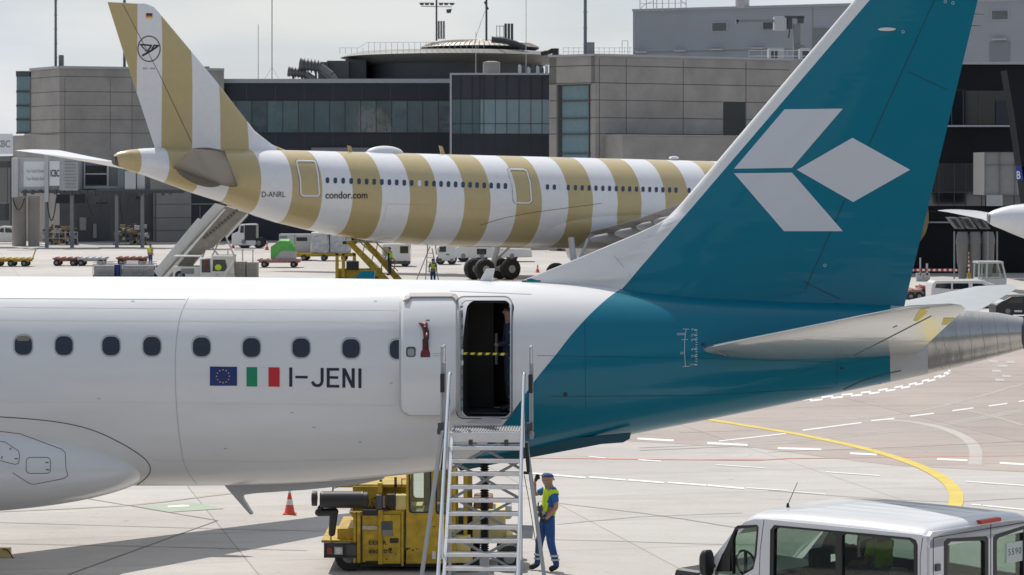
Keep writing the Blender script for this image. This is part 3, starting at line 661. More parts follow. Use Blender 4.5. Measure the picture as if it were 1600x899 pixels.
for k in range(9):
    z = dz0 + .12 + k * (dz1 - dz0 - .2) / 8; jb.box(du1 - .012, du1 + .002, -1.30, -1.25, z, z + .03)
obj('latch_fittings', jb, M_dgrey, dfr)
hh = MB(); p = on(715, 558); hh.box(p.x - .05, p.x + .07, p.y - .1, p.y + .02, p.z - .16, p.z + .17); hh.box(p.x - .02, p.x + .11, p.y - .13, p.y - .08, p.z - .12, p.z - .04); hh.box(p.x - .02, p.x + .11, p.y - .13, p.y - .08, p.z + .05, p.z + .13)
obj('hinge_arm', hh, M_refl, dfr, bevel=.012)
p = on(757, 657); obj('sill_plate', MB().box(p.x - .28, p.x + .26, p.y - .03, p.y + .02, p.z - .045, p.z + .04), M_lgrey, dfr, bevel=.006)
# interior
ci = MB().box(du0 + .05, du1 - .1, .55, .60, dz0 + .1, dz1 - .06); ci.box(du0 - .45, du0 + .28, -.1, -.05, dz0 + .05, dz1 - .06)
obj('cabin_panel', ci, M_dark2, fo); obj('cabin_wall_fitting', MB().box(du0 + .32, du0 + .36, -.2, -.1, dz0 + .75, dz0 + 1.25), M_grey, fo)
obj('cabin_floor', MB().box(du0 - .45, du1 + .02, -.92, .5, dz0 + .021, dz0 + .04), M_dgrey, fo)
tp = MB(); tb = MB(); z = on(757, 552).z; xa, xb = du0 + .03, du1 - .01
for k in range(12):
    x0 = xa + (xb - xa) * k / 12; x1 = xa + (xb - xa) * (k + 1) / 12; (tp if k % 2 == 0 else tb).add([(x0, -1.42, z - .018 + .004 * math.sin(k)), (x1, -1.42, z - .018 + .004 * math.sin(k + 1)), (x1 + .02, -1.42, z + .018), (x0 + .02, -1.42, z + .018)], [(0, 1, 2, 3)])
for q in (tp, tb): q.prism([(0, 0), (.001, 0), (.001, .001)], lambda a, b, d: (xa + a, -1.42 + d, z + b), 0, .001)
tape = MB(); nn = len(tp.v); tape.add(tp.v, tp.f, 0); tape.add(tb.v, tb.f, 1)
to = bpy.data.objects.new('barrier_tape', tape.mesh('barrier_tape', [mat('tape_yellow', (.7, .62, .02), .5), M_black])); C.objects.link(to)
to.location = EA.o; to.rotation_euler = (0, 0, EA.yaw); sm = to.modifiers.new('s', 'SOLIDIFY'); sm.thickness = .004
tag(to, 'yellow and black tape stretched across the open rear aircraft doorway', 'tape')
# open door leaf, swung forward, parallel to the fuselage
OFFD = .17
def leaf(name, poly, off, m, par, th=0, step=8, label=None): return decal(name, poly, EA, FB, m, par, off=off, step=step, thickn=th, label=label)
door = leaf('door', rrect(627.5, 460, 713, 647, 14, 6, ry=16, skew=0), OFFD - .02, M_white, jet, th=.09, label='open white rear door with red handle folded against the fuselage')
leaf('door_edge', ringpoly(rrect(623.5, 458, 717, 650.5, 17, 6, ry=19), rrect(631, 462, 711, 645.5, 13, 6, ry=15)), OFFD + .02, mat('door_edge_grey', (.50, .51, .52), .4, coat=.2), door)
leaf('door_top_seal', [(630, 471), (633, 463), (640, 458.2), (700, 457.5), (712, 460), (717, 467), (716, 470), (711, 470), (706, 464), (642, 464.5), (637, 471.5)], OFFD + .085, mat('seal_beige', (.45, .43, .40), .6), door, th=.02)
leaf('door_window', rrect(634.5, 542, 649.5, 558, 4, 4), OFFD + .032, M_seam, door); leaf('door_window_pane', rrect(637, 545, 647.5, 556.5, 3, 4), OFFD + .038, mat('shade_grey', (.33, .34, .33), .5), door)
leaf('door_vent', rrect(665, 498.5, 671.5, 502.5, 2, 4), OFFD + .032, M_seam, door)
M_hred = mat('handle_red', (.16, .018, .02), .45)
leaf('handle_recess', [(660, 530), (669, 530), (670, 546), (672, 552), (672, 558.5), (657, 558.5), (657, 552), (660, 546)], OFFD + .032, M_hred, door)
leaf('handle', [(654, 504.5), (668, 504.5), (668, 511), (670.5, 518), (670, 530), (662, 530), (661, 519), (659, 512)], OFFD + .05, M_hred, door, th=.03)
leaf('handle_grip', ribbon([(663, 510), (667, 520), (666, 545)], 5), OFFD + .07, mat('handle_dark', (.035, .02, .02), .5), door, th=.02)
for s, y in (('EXIT', 480), ('USCITA', 484)):
    x0 = 665 if s == 'EXIT' else 661.5
    bm = text_bm(s, 1, .01); xs = [v.co.x for v in bm.verts]; ysv = [v.co.y for v in bm.verts]
    for v in bm.verts: v.co = Vector((x0 + (v.co.x - min(xs)) / (max(xs) - min(xs)) * (1340 - 2 * x0), y + 3.2 - (v.co.y - min(ysv)) / (max(ysv) - min(ysv)) * 3.2, 0))
    me = project(bm, EA, FB, OFFD + .034, 'door_lettering', [mat('text_red', (.6, .12, .12), .5)]); o = bpy.data.objects.new('door_lettering', me); C.objects.link(o); o.parent = door
leaf('door_placard', ribbon([(676, 552.5), (690, 552.5)], .7) + ribbon([(676, 556), (690, 556.5)], .7), OFFD + .034, M_seaml, door)
# horizontal stabilisers
def airfoil_ring(pa, pb, tk, n=14):
    """pa LE, pb TE (local), thickness ratio"""
    ch = (Vector(pb) - Vector(pa)).length; up = []; lo = []
    for i in range(n + 1):
        c = (1 - math.cos(math.pi * i / n)) / 2; na = 5 * tk * (.2969 * math.sqrt(c) - .126 * c - .3516 * c * c + .2843 * c ** 3 - .1015 * c ** 4) * ch
        p = Vector(pa).lerp(Vector(pb), c); up.append(p + Vector((0, 0, na + .003))); lo.append(p - Vector((0, 0, na + .003)))
    return up + lo[::-1]
rLE = EA.at(1100, 545, -.75); rTE = EA.at(1432, 553, -.55); tLE = EA.at(1418, 479, -5.6); tTE = EA.at(1508, 482, -5.6)
rLE.x += 0
for sgn, nm in ((-1, 'near'), (1, 'far')):
    def mm(p, v): return Vector((p.x, v * -sgn if sgn < 0 else -v, p.z))
    A = [Vector((rLE.x + 1.2, 0, rLE.z - .05)), Vector((rTE.x, 0, rTE.z))]; B_ = [Vector((rLE.x, -.85, rLE.z)), Vector((rTE.x, -.55, rTE.z))]
    T = [Vector((tLE.x, -5.6, tLE.z)), Vector((tTE.x, -5.6, tTE.z))]; T2 = [Vector((tLE.x + .55, -5.78, tLE.z + .05)), Vector((tTE.x - .05, -5.78, tTE.z + .05))]
    rg = [airfoil_ring(B_[0] + Vector((.5, .45, 0)), B_[1] + Vector((0, .5, 0)), .075), airfoil_ring(*B_, .075)]
    for t in (.12, .3, .5, .75): rg.append(airfoil_ring(B_[0].lerp(T[0], t), B_[1].lerp(T[1], t), .07))
    rg += [airfoil_ring(*T, .06), airfoil_ring(*T2, .03)]
    if sgn > 0: rg = [[Vector((p.x + max(0, -p.y - .8) * .20, -p.y, p.z + max(0, -p.y - .8) * -.05)) for p in r] for r in rg]
    sb = MB().rings(rg); so = obj('stabiliser', sb, mat('stabiliser_grey', (.46, .46, .44), .22, coat=.5, var=.06, metal=.25, bump=.012, bscale=.8), jet, smooth=True)
    if sgn < 0:
        SB = bvh_of(sb)
        decal('elevator_seam', ribbon([(1334, 556), (1455, 494)], 1.3), EA, SB, M_seam, so, off=.004)
        decal('elevator_seam', ribbon([(1395, 512), (1402, 509)], 1), EA, SB, M_seam, so, off=.004)
        decal('yellow_patch', [(1427, 501), (1437, 483), (1453, 481), (1447, 490), (1433, 502)], EA, SB, M_chk, so, off=.004)
        decal('yellow_patch', [(1471, 508), (1474, 497), (1492, 497), (1480, 507)], EA, SB, M_chk, so, off=.004)
        decal('leading_edge_boot', ribbon([(1120, 549), (1135, 556)], .8), EA, SB, M_seaml, so, off=.004)
        p = EA.at(1098, 538, -.86); obj('sensor', MB().box(p.x - .02, p.x + .03, -.9, -.84, p.z - .015, p.z + .015), M_black, so)
# wings with winglets (the far one throws the long shadow)
for sgn in (-1, 1):
    rg = []
    for v, le, te, z, tk in ((.8, -13.2, -6.9, 2.75, .13), (1.8, -12.6, -6.9, 2.85, .13), (4.6, -10.9, -6.75, 3.1, .12), (9.5, -7.7, -4.8, 3.6, .11), (13.2, -5.3, -3.45, 4.0, .10), (13.9, -4.75, -3.2, 4.15, .1)):
        rg.append(airfoil_ring(Vector((le, v * sgn, z)), Vector((te, v * sgn, z - .04)), tk))
    wo = obj('wing', MB().rings(rg), M_lgrey, jet, smooth=True)
    wl = MB(); ring = []
    for v, le, te, z in ((13.85, -4.75, -3.3, 4.12), (14.15, -4.3, -3.5, 4.4), (14.35, -3.8, -3.5, 4.98)):
        n = 8; ring.append([(le + (te - le) * i / n, (v - .03) * sgn, z) for i in range(n + 1)] + [(le + (te - le) * i / n, (v + .03) * sgn, z) for i in range(n, -1, -1)])
    wl.rings(ring); obj('winglet', wl, M_teal, wo)
    for v, u in ((4.0, -6.75), (7.0, -5.9), (10.4, -4.45)):
        z = 2.7 + (v - 1) * .1; obj('flap_fairing', MB().ell((u - .35, v * sgn, z), 1.15, .16, .2), M_lgrey, wo, smooth=True)
# far main gear just at the left edge
for v in (2.7, -2.7):
    g = MB().lathe((-9.9, v, .5), [(.2, -.2), (.46, -.18), (.5, -.1), (.5, .1), (.46, .18), (.2, .2)], 28, 'y'); go = obj('landing_gear', g, M_rub, jet, smooth=True)
    obj('gear_leg', MB().cyl((-9.9, v, .5), (-9.9, v * .9, 2.9), .09), M_lgrey, go)
g = MB()
for v in (-.25, .25): g.lathe((-24.5, v, .36), [(.12, -.12), (.34, -.11), (.36, 0), (.34, .11), (.12, .12)], 24, 'y')
g.cyl((-24.5, 0, .36), (-24.2, 0, 2.6), .07); obj('landing_gear', g, M_rub, jet, smooth=True)
for sgn in (-1, 1):
    e = MB().lathe((-12.6, 4.9 * sgn, 1.55), [(.55, -2.0), (.80, -2.1), (.86, -1.6), (.88, -.6), (.78, .6), (.5, 1.2), (.3, 1.4)], 32, 'x'); obj('engine', e, M_white, jet, smooth=True)
# ventral strake, drain mast, antennas
def cprism(poly, v0, v1): return MB().prism([(EA.at(a, b).x, EA.at(a, b).z) for a, b in poly], lambda a, b, d: (a, d, b), v0, v1)
st_ = MB()
def near(px, py, v): return EA.at(px, py, v)
pl = [(710, 722), (800, 703), (900, 684), (986, 676), (984, 686), (974, 691.5), (940, 694), (840, 713), (790, 722), (720, 736)]
st_.prism([(near(a, b, -.55).x, near(a, b, -.55).z) for a, b in pl], lambda a, b, d: (a, d + (.0), b), -.58, -.52)
obj('ventral_strake', st_, mat('strake_teal', (.0, .07, .10), .4), jet, bevel=.01)
dm = cprism([(348, 752), (353, 759.5), (390, 802), (392, 804), (395, 803.5), (394.5, 801), (382, 781), (380, 776), (382, 773), (400, 770.5), (480, 765), (560, 757), (600, 748), (600, 740)], -.05, .05)
obj('drain_mast', dm, M_lgrey, jet, bevel=.01)
ap = MB(); ap.prism([(EA.at(a, b).x, EA.at(a, b).z) for a, b in [(748, 442), (760, 420), (773, 419.5), (768, 442)]], lambda a, b, d: (a, d, b), -.02, .02); obj('blade_antenna', ap, M_white, jet)
decal('registration_smudge', [(803, 439), (812, 436.5), (822, 437), (830, 435.5), (838, 438), (845, 438.5), (845, 440.5), (806, 441)], EA, NB, M_teal, fin_o, off=.008)

# ------------------------------------------------------------------ striped wide-body behind
AF = Frame(600, 157.0, R(31))
wide = thing('striped_airliner', 'gold and white striped wide-body airliner parked beyond the near jet', 'aircraft', AF.o, AF.yaw)
S3 = [(178, 243, 257), (184, 238, 260), (200, 234.5, 266.5), (226, 232, 274.5), (256, 231, 285.5), (295, 231.5, 300), (345, 232.5, 316), (400, 233.5, 338), (432, 234.5, 348), (475, 235.5, 358.5), (520, 236.7, 367.5), (575, 238, 376.5), (650, 240, 383), (720, 242, 386), (800, 244, 387.5), (1000, 249, 390), (1110, 252, 391), (1300, 257, 392), (1380, 265, 391), (1420, 290, 385), (1440, 325, 350)]
TOPB = [178, 214, 254, 298, 342, 387, 432, 476, 521, 565, 607, 648, 690, 730, 770, 809, 850, 888, 926, 963, 1000, 1036, 1072, 1106, 1140, 1174, 1206, 1238, 1270, 1300, 1330, 1360, 1390, 1440]
# alternation: gold first (tip), white, gold (with the tailplane), white, gold ...
px3 = sorted(set(TOPB + [s[0] for s in S3] + list(range(184, 440, 12)) + list(range(440, 1440, 30))))
rs = []; mi3 = []
def a3(px):
    t, b = interp(S3, px); p = AF.at(px, t); q = AF.at(px, b); return p.x, (p.z + q.z) / 2, (p.z - q.z) / 2
for px in px3:
    u, zc, b = a3(px); rs.append([(u, b * math.cos(2 * math.pi * i / 64), zc + b * math.sin(2 * math.pi * i / 64)) for i in range(64)])
def gold_at(px):
    k = 0
    for i, t in enumerate(TOPB):
        if px >= t: k = i
    return k % 2 == 0
for k in range(len(px3) - 1): mi3.append(0 if gold_at((px3[k] + px3[k + 1]) / 2) else 1)
fus3 = MB().rings(rs, True, mis=mi3); f3 = obj('fuselage', fus3, [M_gold, M_gwhite], wide, smooth=True); B3 = bvh_of(fus3)
# fin with vertical stripes
LE3 = [(228, 6), (240, 11), (250, 22), (340, 130), (398, 205), (425, 226), (458, 240)]
TE3 = [(168, 3.5), (190, 73), (232, 200), (246, 242)]
finb = [168, 213.5, 251.5, 298, 341, 385, 430, 480]
f3b = MB(); rg = []
ysl = [3.6, 6, 8.5, 11, 16, 22] + list(range(30, 240, 10)) + [241]
Mi = []
def finx(y):
    xr = xat(LE3, y) if y >= 6 else 168 + (228 - 168) * (y - 3.5) / 2.5 + 1
    return xat(TE3, y), xr
for bi in range(len(finb) - 1):
    # one strip of the fin between two stripe boundaries
    s0, s1 = finb[bi], finb[bi + 1]; rows = []
    yy = sorted(set(ysl + [y for y in range(4, 241, 3)]))
    for y in yy:
        a, b = finx(y); lo, hi = max(a, s0), min(b, s1)
        if hi - lo < .05: continue
        rows.append((y, lo, hi, a, b))
    if len(rows) < 2: continue
    n = 4; R_ = []
    for y, lo, hi, a, b in rows:
        pa, pb = AF.at(a, y).x, AF.at(b, y).x; up = []
        for i in range(n + 1):
            p = AF.at(lo + (hi - lo) * i / n, y); c = (pb - p.x) / max(pb - pa, .01); c = min(max(c, 0), 1)
            hgt = max(.012, 5 * .09 * (.2969 * math.sqrt(c) - .126 * c - .3516 * c * c + .2843 * c ** 3 - .1015 * c ** 4) * (pb - pa)); up.append((p.x, hgt, p.z))
        R_.append([(x, -h_, z) for x, h_, z in up] + [(x, h_, z) for x, h_, z in reversed(up)])
    f3b.rings(R_, True, mi=bi % 2)
fin3 = obj('tail_fin', f3b, [M_gold, M_gwhite], wide, smooth=True); NB3 = bvh_of(f3b)
decal('rudder_seam', ribbon([(192, 7), (250, 118), (300, 224)], .9), AF, NB3, M_seam, fin3, off=.01, step=20)
circ = [(232.8 + 18 * math.cos(2 * math.pi * i / 40), 76.5 + 20.5 * math.sin(2 * math.pi * i / 40)) for i in range(40)]
circi = [(232.8 + 16.6 * math.cos(2 * math.pi * i / 40), 76.5 + 19 * math.sin(2 * math.pi * i / 40)) for i in range(40)]
decal('emblem', ringpoly(circ, circi), AF, NB3, M_txt, fin3, off=.02, step=20)
decal('emblem', ribbon([(218.5, 70), (236, 71.2)], 2.4) + ribbon([(220.5, 71), (228.8, 80.8)], 1.7) + ribbon([(237, 70.8), (230, 81)], 2.3) + ribbon([(237, 77), (240.8, 71)], 2.2) + ribbon([(239.5, 71.2), (248, 71.5)], 2.2) + ribbon([(247, 72), (236, 79.5), (222, 87.5)], 3.0), AF, NB3, M_txt, fin3, off=.02, step=20)
text_decal('fin_lettering', 'EST. 1956', 223.5, 106, 242, 108.6, AF, NB3, M_txt, fin3, off=.02)
fg = decal('flag', [(228, 21), (238, 21), (238, 23.6), (228, 23.6)], AF, NB3, M_txt, fin3, off=.02)
decal('flag_stripe', [(228, 23.6), (238, 23.6), (238, 26.2), (228, 26.2)], AF, NB3, M_fred, fg, off=.02); decal('flag_stripe', [(228, 26.2), (238, 26.2), (238, 28.8), (228, 28.8)], AF, NB3, M_star, fg, off=.02)
# windows
wl_ = [446, 495, 544, 594, 643, 691, 738, 786, 833, 879, 926, 972, 1020, 1065, 1112, 1156, 1202, 1247, 1293, 1337, 1381, 1426, 1469, 1514, 1558]
wr_ = [221, 264, 308, 351, 396, 438, 481, 524, 567, 609, 651, 693, 735, 777, 818, 860, 901, 942, 984, 1024, 1106]
for i, x in enumerate(wl_): cx, cy = 400 + x / 4, 225 + (228 + (x - 446) * .0325) / 4; decal('window', rrect(cx - 2.7, cy - 4.6, cx + 2.9, cy + 4.6, 2.5, 4), AF, B3, M_winfar if i != 12 else M_gwhite, wide, off=.02, step=30)
for i, x in enumerate(wr_): cx, cy = 800 + x / 4, 225 + (270 + (x - 221) * .0245) / 4; decal('window', rrect(cx - 2.4, cy - 4.2, cx + 2.6, cy + 4.2, 2.3, 4), AF, B3, M_winfar if i != 2 else M_gwhite, wide, off=.02, step=30)
def quadring(q, wd):
    return ribbon(spline(q + [q[0]], 1)[:-1], wd, True)
def door3(pts, label):
    d = decal('door', quadring(pts, 2.4), AF, B3, M_gwhite, wide, off=.03, step=12)
    sh = [(a + (1.4 if a > sum(p[0] for p in pts) / len(pts) else -1.4), b + (1.4 if b > sum(p[1] for p in pts) / len(pts) else -1.4)) for a, b in pts]
    decal('door_outline', quadring(sh, .6), AF, B3, M_seam, d, off=.02, step=12)
door3([(463, 253), (465, 251.5), (490, 252), (493, 254), (497, 275), (499, 303), (497, 306.5), (473, 306), (470, 303), (469, 280)], '')
door3([(794, 267), (796, 264.5), (819, 265), (823, 268), (828, 285), (830, 314), (827, 317.5), (806, 317), (803, 313), (801, 290)], '')
text_decal('title_lettering', 'condor.com', 508.5, 299.5, 574, 310.5, AF, B3, M_txt, wide, bold=.012, off=.03)
text_decal('registration_lettering', 'D-ANRL', 409, 299.5, 445.5, 308, AF, B3, M_txt, wide, off=.03)
decal('skin_seam', ribbon([(750, 352), (790, 340), (840, 331), (880, 326), (940, 318)], .7), AF, B3, M_seam, wide, off=.015, step=15)
decal('skin_seam', ribbon([(604, 319), (664, 320)], .5) + ribbon([(604, 320), (596, 365)], .4), AF, B3, M_seaml, wide, off=.015, step=15)
p = AF.at(601, 238.5); obj('satellite_dome', MB().ell((p.x, 0, p.z - .1), 1.35, .5, .52, 20, 12), M_gwhite, wide, smooth=True)
for px in (547, 690): p = AF.at(px, 240); obj('blade_antenna', MB().prism([(p.x, p.z - .2), (p.x + .3, p.z - .2), (p.x + .05, p.z + .45), (p.x - .2, p.z + .5)], lambda a, b, d: (a, d, b), -.03, .03), M_gold, wide)
p = AF.at(1053, 247); obj('blade_antenna', MB().ell((p.x, 0, p.z), .4, .2, .12), M_gwhite, wide, smooth=True)
# exhaust
p = AF.at(180, 250); obj('exhaust', MB().cyl((p.x - .12, 0, p.z), (p.x + .25, 0, p.z), .28, .42, 16), M_dgrey, f3)
# belly fairing
rr = []; ua, ub = AF.at(735, 380).x, AF.at(1350, 380).x; zb = AF.at(850, 387).z
ubs = [a3(p)[0] for p in TOPB]; us_ = sorted(set([ua + (ub - ua) * i / 40 for i in range(41)] + [u for u in ubs if ua < u < ub]))
for u in us_:
    t = (u - ua) / (ub - ua); k = max(.02, (1 - abs(2 * t - 1) ** 4) ** .5); rr.append([(u, 3.0 * k * math.cos(a), zb + 1.75 + 1.9 * k * math.sin(a)) for a in [2 * math.pi * j / 48 for j in range(48)]])
fb3 = [sum(1 for q in ubs if q <= (a + b) / 2) % 2 == 1 for a, b in zip(us_, us_[1:])]; fb3 = [0 if f else 1 for f in fb3]
obj('belly_fairing', MB().rings(rr, True, mis=fb3), [M_gold, M_gwhite], wide, smooth=True)
# tailplanes
TPr = [AF.at(372, 292, -1.3), AF.at(268, 262, -1.0)]; TPt = [AF.at(351, 236, -9.4), AF.at(301, 233, -9.4)]
for sgn in (-1, 1):
    rg = []
    A_ = [Vector((p.x, -1.3 * -sgn, p.z)) for p in TPr]; B_ = [Vector((p.x - (3.3 if sgn > 0 else 0) + (1.1 if sgn > 0 and p is TPt[0] else 0), -9.4 * -sgn, p.z)) for p in TPt]
    for t in (-.12, 0, .25, .5, .75, 1.0, 1.04):
        a, b = A_[0].lerp(B_[0], t), A_[1].lerp(B_[1], t)
        if t > 1.01: a = a.lerp(b, .35)
        rg.append(airfoil_ring(a, b, .1))
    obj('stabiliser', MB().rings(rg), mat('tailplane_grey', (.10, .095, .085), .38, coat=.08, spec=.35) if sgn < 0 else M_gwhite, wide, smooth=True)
decal('tailplane_root_plate', spline([(274, 264), (285, 276), (305, 287), (328, 292.5), (347, 288), (358, 273), (357, 255), (351, 241), (343, 235), (310, 234), (290, 243), (274, 264)], 4)[:-1], AF, B3, mat('root_plate_grey', (.15, .14, .125), .4, coat=.2), wide, off=.03, step=6)
# wings
uW = AF.at(1090, 380).x; zW = AF.at(900, 357).z
for sgn in (-1, 1):
    rg = []
    for v, le, te, z, tk in ((1.5, 0, -10.4, -.3, .14), (2.9, -.8, -10.6, -.1, .14), (9.5, -4.9, -11.6, .8, .12), (19, -11.0, -15.2, 1.8, .11), (28.5, -17.2, -19.5, 2.8, .1), (30.0, -18.6, -20.0, 3.3, .09), (30.6, -19.7, -20.6, 4.0, .08)):
        rg.append(airfoil_ring(Vector((uW + le, v * sgn, zW + z)), Vector((uW + te, v * sgn, zW + z - .1)), tk))
    wo = obj('wing', MB().rings(rg), mat('wing_grey', (.42, .42, .41), .35, coat=.2, var=.05, vscale=.4), wide, smooth=True)
    for v, te, z in ((5.5, -11.2, .15), (9.0, -11.6, .6), (13.5, -13, 1.1), (18, -14.8, 1.5)):
        obj('flap_fairing', MB().ell((uW + te + 1.9, v * sgn, zW + z - .72), 3.0, .4, .45), mat('fairing_grey', (.30, .30, .30), .5), wo, smooth=True)
    e = MB().lathe((uW - .5, 9.4 * sgn, zW - 1.35), [(1.3, -3.6 + .2), (1.45, -2.0), (1.75, .5), (1.8, 2.2), (1.65, 3.6), (1.4, 3.7), (1.35, 3.0)], 32, 'x'); eo = obj('engine', e, M_gwhite, wide, smooth=True)
    obj('pylon', MB().box(uW - 4.5, uW + 1.8, 9.4 * sgn - .2, 9.4 * sgn + .2, zW - .4, zW + .9), M_lgrey, eo, bevel=.1)
# landing gear bogies
gx = AF.at(769, 420, 5.2); 
for v in (-5.2, 5.2):
    for du_ in (-1.0, 1.0):
        for dv in (-.7, .7):
            wz = .72; g = MB().lathe((gx.x + du_, v + dv, wz), [(.22, -.24), (.36, -.26), (.62, -.25), (.72, -.14), (.72, .14), (.62, .25), (.36, .26), (.22, .24)], 28, 'y'); wo = obj('wheel', g, M_rub, wide, smooth=True)
            obj('hub', MB().lathe((gx.x + du_, v + dv, wz), [(.05, -.25), (.3, -.245), (.32, -.2), (.32, .2), (.05, .25)], 16, 'y'), M_steel, wo)
    obj('landing_gear_leg', MB().cyl((gx.x, v, .75), (gx.x + .15, v * .85, 3.0), .2).box(gx.x - 1.1, gx.x + 1.1, v - .12, v + .12, .6, .85).cyl((gx.x + .1, v, 1.2), (gx.x + 1.6, v * .8, 2.9), .1), M_lgrey, wide, smooth=True)
p = AF.at(1260, 420); obj('landing_gear_leg', MB().cyl((p.x, 0, .55), (p.x, 0, 2.6), .14).lathe((p.x, -.35, .52), [(.2, -.18), (.5, -.17), (.52, 0), (.5, .17), (.2, .18)], 20, 'y').lathe((p.x, .35, .52), [(.2, -.18), (.5, -.17), (.52, 0), (.5, .17), (.2, .18)], 20, 'y'), M_rub, wide, smooth=True)


#PART2
# ------------------------------------------------------------------ buildings
def fbox(mb, fr, px0, px1, z0, z1, f=0, b=.3, mi=0):
    x0, x1 = fr.at(px0, YH).x, fr.at(px1, YH).x
    if x0 > x1: x0, x1 = x1, x0
    vs_ = [fr.world((x, y, z)) for z in (z0, z1) for x, y in ((x0, -f), (x1, -f), (x1, b), (x0, b))]
    return mb.add(vs_, [(0, 3, 2, 1), (4, 5, 6, 7), (0, 1, 5, 4), (1, 2, 6, 5), (2, 3, 7, 6), (3, 0, 4, 7)], mi)
def fz(fr, px, py): return fr.at(px, py).z
def wpx(x, Y): return (x - CX) / F * Y
def wall(px0, Y0, px1, Y1):
    a = Vector(((px0 - CX) / F * Y0, Y0)); b = Vector(((px1 - CX) / F * Y1, Y1)); return Frame(px0, Y0, math.atan2(b.y - a.y, b.x - a.x))
def fby(mb, fr, px0, py0, px1, py1, f=0, b=.3, mi=0, pz=None):
    p = px0 if pz is None else pz; return fbox(mb, fr, px0, px1, fz(fr, p, py1), fz(fr, p, py0), f, b, mi)
def base(fr): return tuple(fr.o)
# left concrete building
wl0 = wall(48, 262, 93, 256); wl1 = wall(93, 256, 350, 262)
B = thing('terminal_building', 'concrete panel terminal building behind the striped tail, at the left edge', 'building', base(wl1), world=True)
zt = fz(wl1, 93, 107)
m_ = MB(); fbox(m_, wl1, 93, 350, 0, zt, 0, 22); fbox(m_, wl0, 20, 93.1, 0, fz(wl1, 93, 210), 0, 12); fbox(m_, wl0, 48, 93, fz(wl1, 93, 209), zt, .003, 14); obj('wall', m_, M_conc, B)
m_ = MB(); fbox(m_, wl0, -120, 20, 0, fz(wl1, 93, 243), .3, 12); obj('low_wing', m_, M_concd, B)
m_ = MB(); fbox(m_, wl0, -60, 16, 2.5, fz(wl1, 93, 262), .35, 0); obj('dark_opening', m_, M_dgrey, B)
m_ = MB()
for y in (120, 143.5, 165, 187, 208): fbox(m_, wl1, 93, 260, fz(wl1, 93, y), fz(wl1, 93, y) + .06, .012, .01); fbox(m_, wl0, 48, 93, fz(wl1, 93, y), fz(wl1, 93, y) + .06, .016, .01)
for x in (101, 172, 206, 240): fbox(m_, wl1, x, x + .6, fz(wl1, 93, 235), zt - .9, .014, .01)
fbox(m_, wl0, 48.2, 48.8, fz(wl1, 93, 209), zt, .018, .01); obj('panel_joints', m_, M_joint, B)
m_ = MB(); fbox(m_, wl1, 92.6, 350, zt, zt + .25, .15, 22.2); fbox(m_, wl0, 47.6, 93, zt, zt + .25, .15, 10); obj('coping', m_, M_par, B)
m_ = MB(); a = P(27, 113, 263); b_ = P(47.5, 208, 263); m_.box(a.x, b_.x, 262.6, 266, b_.z, a.z); obj('glass_corner', m_, M_glasst, B)
m_ = MB(); m_.box(a.x - .05, b_.x, 262.5, 266.2, P(0, 120, 263).z, a.z + .1)
for y in (143.5, 165.5, 187, 208): z = P(0, y, 263).z; m_.box(a.x - .03, b_.x, 262.5, 262.62, z - .1, z + .1)
obj('window_frame', m_, M_dgrey, B)
m_ = MB()
for x0, y0, x1, y1 in ((88, 304, 109, 318), (116, 303, 133, 318), (150, 316, 168, 319), (212, 307, 226, 312), (122, 320, 172, 376)): m_ = MB(); fby(m_, wl1, x0, y0, x1, y1, .02, .1); obj('dark_opening', m_, M_dgrey if y1 > 330 else M_black, B)
m_ = MB(); fby(m_, wl1, 93, 300, 239, 378, .012, 0); obj('painted_shade_base', m_, mat('painted_bridge_shade', (.11, .11, .11), .8, var=.3, vscale=.5), B)  # shade under the jet bridge, painted as a dark wall panel
m_ = MB(); fby(m_, wl1, 239, 298, 296, 377, .8, .1); obj('panelled_wall', m_, M_concl, B)
m_ = MB()
for y in (319, 340, 360): fby(m_, wl1, 239, y, 296, y + .6, .83, 0)
fby(m_, wl1, 240, 298, 241, 377, .86, 0); obj('wall_rail', m_, M_dgrey, B)
m_ = MB(); fby(m_, wl1, 296, 292, 352, 377, .5, .1); obj('shutter_wall', M := m_, M_clad, B)
m_ = MB(); fby(m_, wl1, 296, 318, 352, 320, .6, 0); fby(m_, wl1, 310, 322, 311, 377, .6, 0); fby(m_, wl1, 336, 322, 337, 377, .6, 0); obj('wall_rail', m_, M_grey, B)
m_ = MB(); fby(m_, wl1, 124, 340, 134, 360, .25, 0); fby(m_, wl1, 145, 350, 150, 372, .3, 0); obj('service_box', m_, M_concl, B)
# central dark glass building
wc = wall(205, 264, 705, 264)
B = thing('dark_terminal_building', 'long dark terminal block with one band of green-tinted windows under a grey parapet', 'building', base(wc), world=True)
m_ = MB(); fby(m_, wc, 300, 124, 712, 376, 0, 25); obj('wall', m_, M_clad, B)
m_ = MB(); fby(m_, wc, 299, 123.5, 705, 130, .25, 25.2); obj('parapet', m_, M_par, B)
GT = [M_glassb, mat('glass_reflection_light', (.06, .125, .155), .06, coat=1, var=.4, vscale=.5, bump=.03, bscale=.3), mat('glass_reflection_dark', (.03, .07, .095), .06, coat=1, var=.5, vscale=.6, bump=.03, bscale=.4)]  # pane tones paint irregular reflections into the glass colour
rg_ = random.Random(4)
for k in range(16):
    x = 320 + 24.3 * k
    m_ = MB(); fby(m_, wc, x, 157.5, x + 24.2, 207.5, .06, .05); obj('window', m_, rg_.choice(GT), B)
m_ = MB()
for k in range(17):
    x = 320 + 24.3 * k; fby(m_, wc, x, 157, x + .9, 208, .12, 0)
fby(m_, wc, 340, 157, 704, 158, .13, 0); fby(m_, wc, 340, 207, 704, 208.4, .13, 0)
obj('mullion', m_, M_black, B)
m_ = MB()
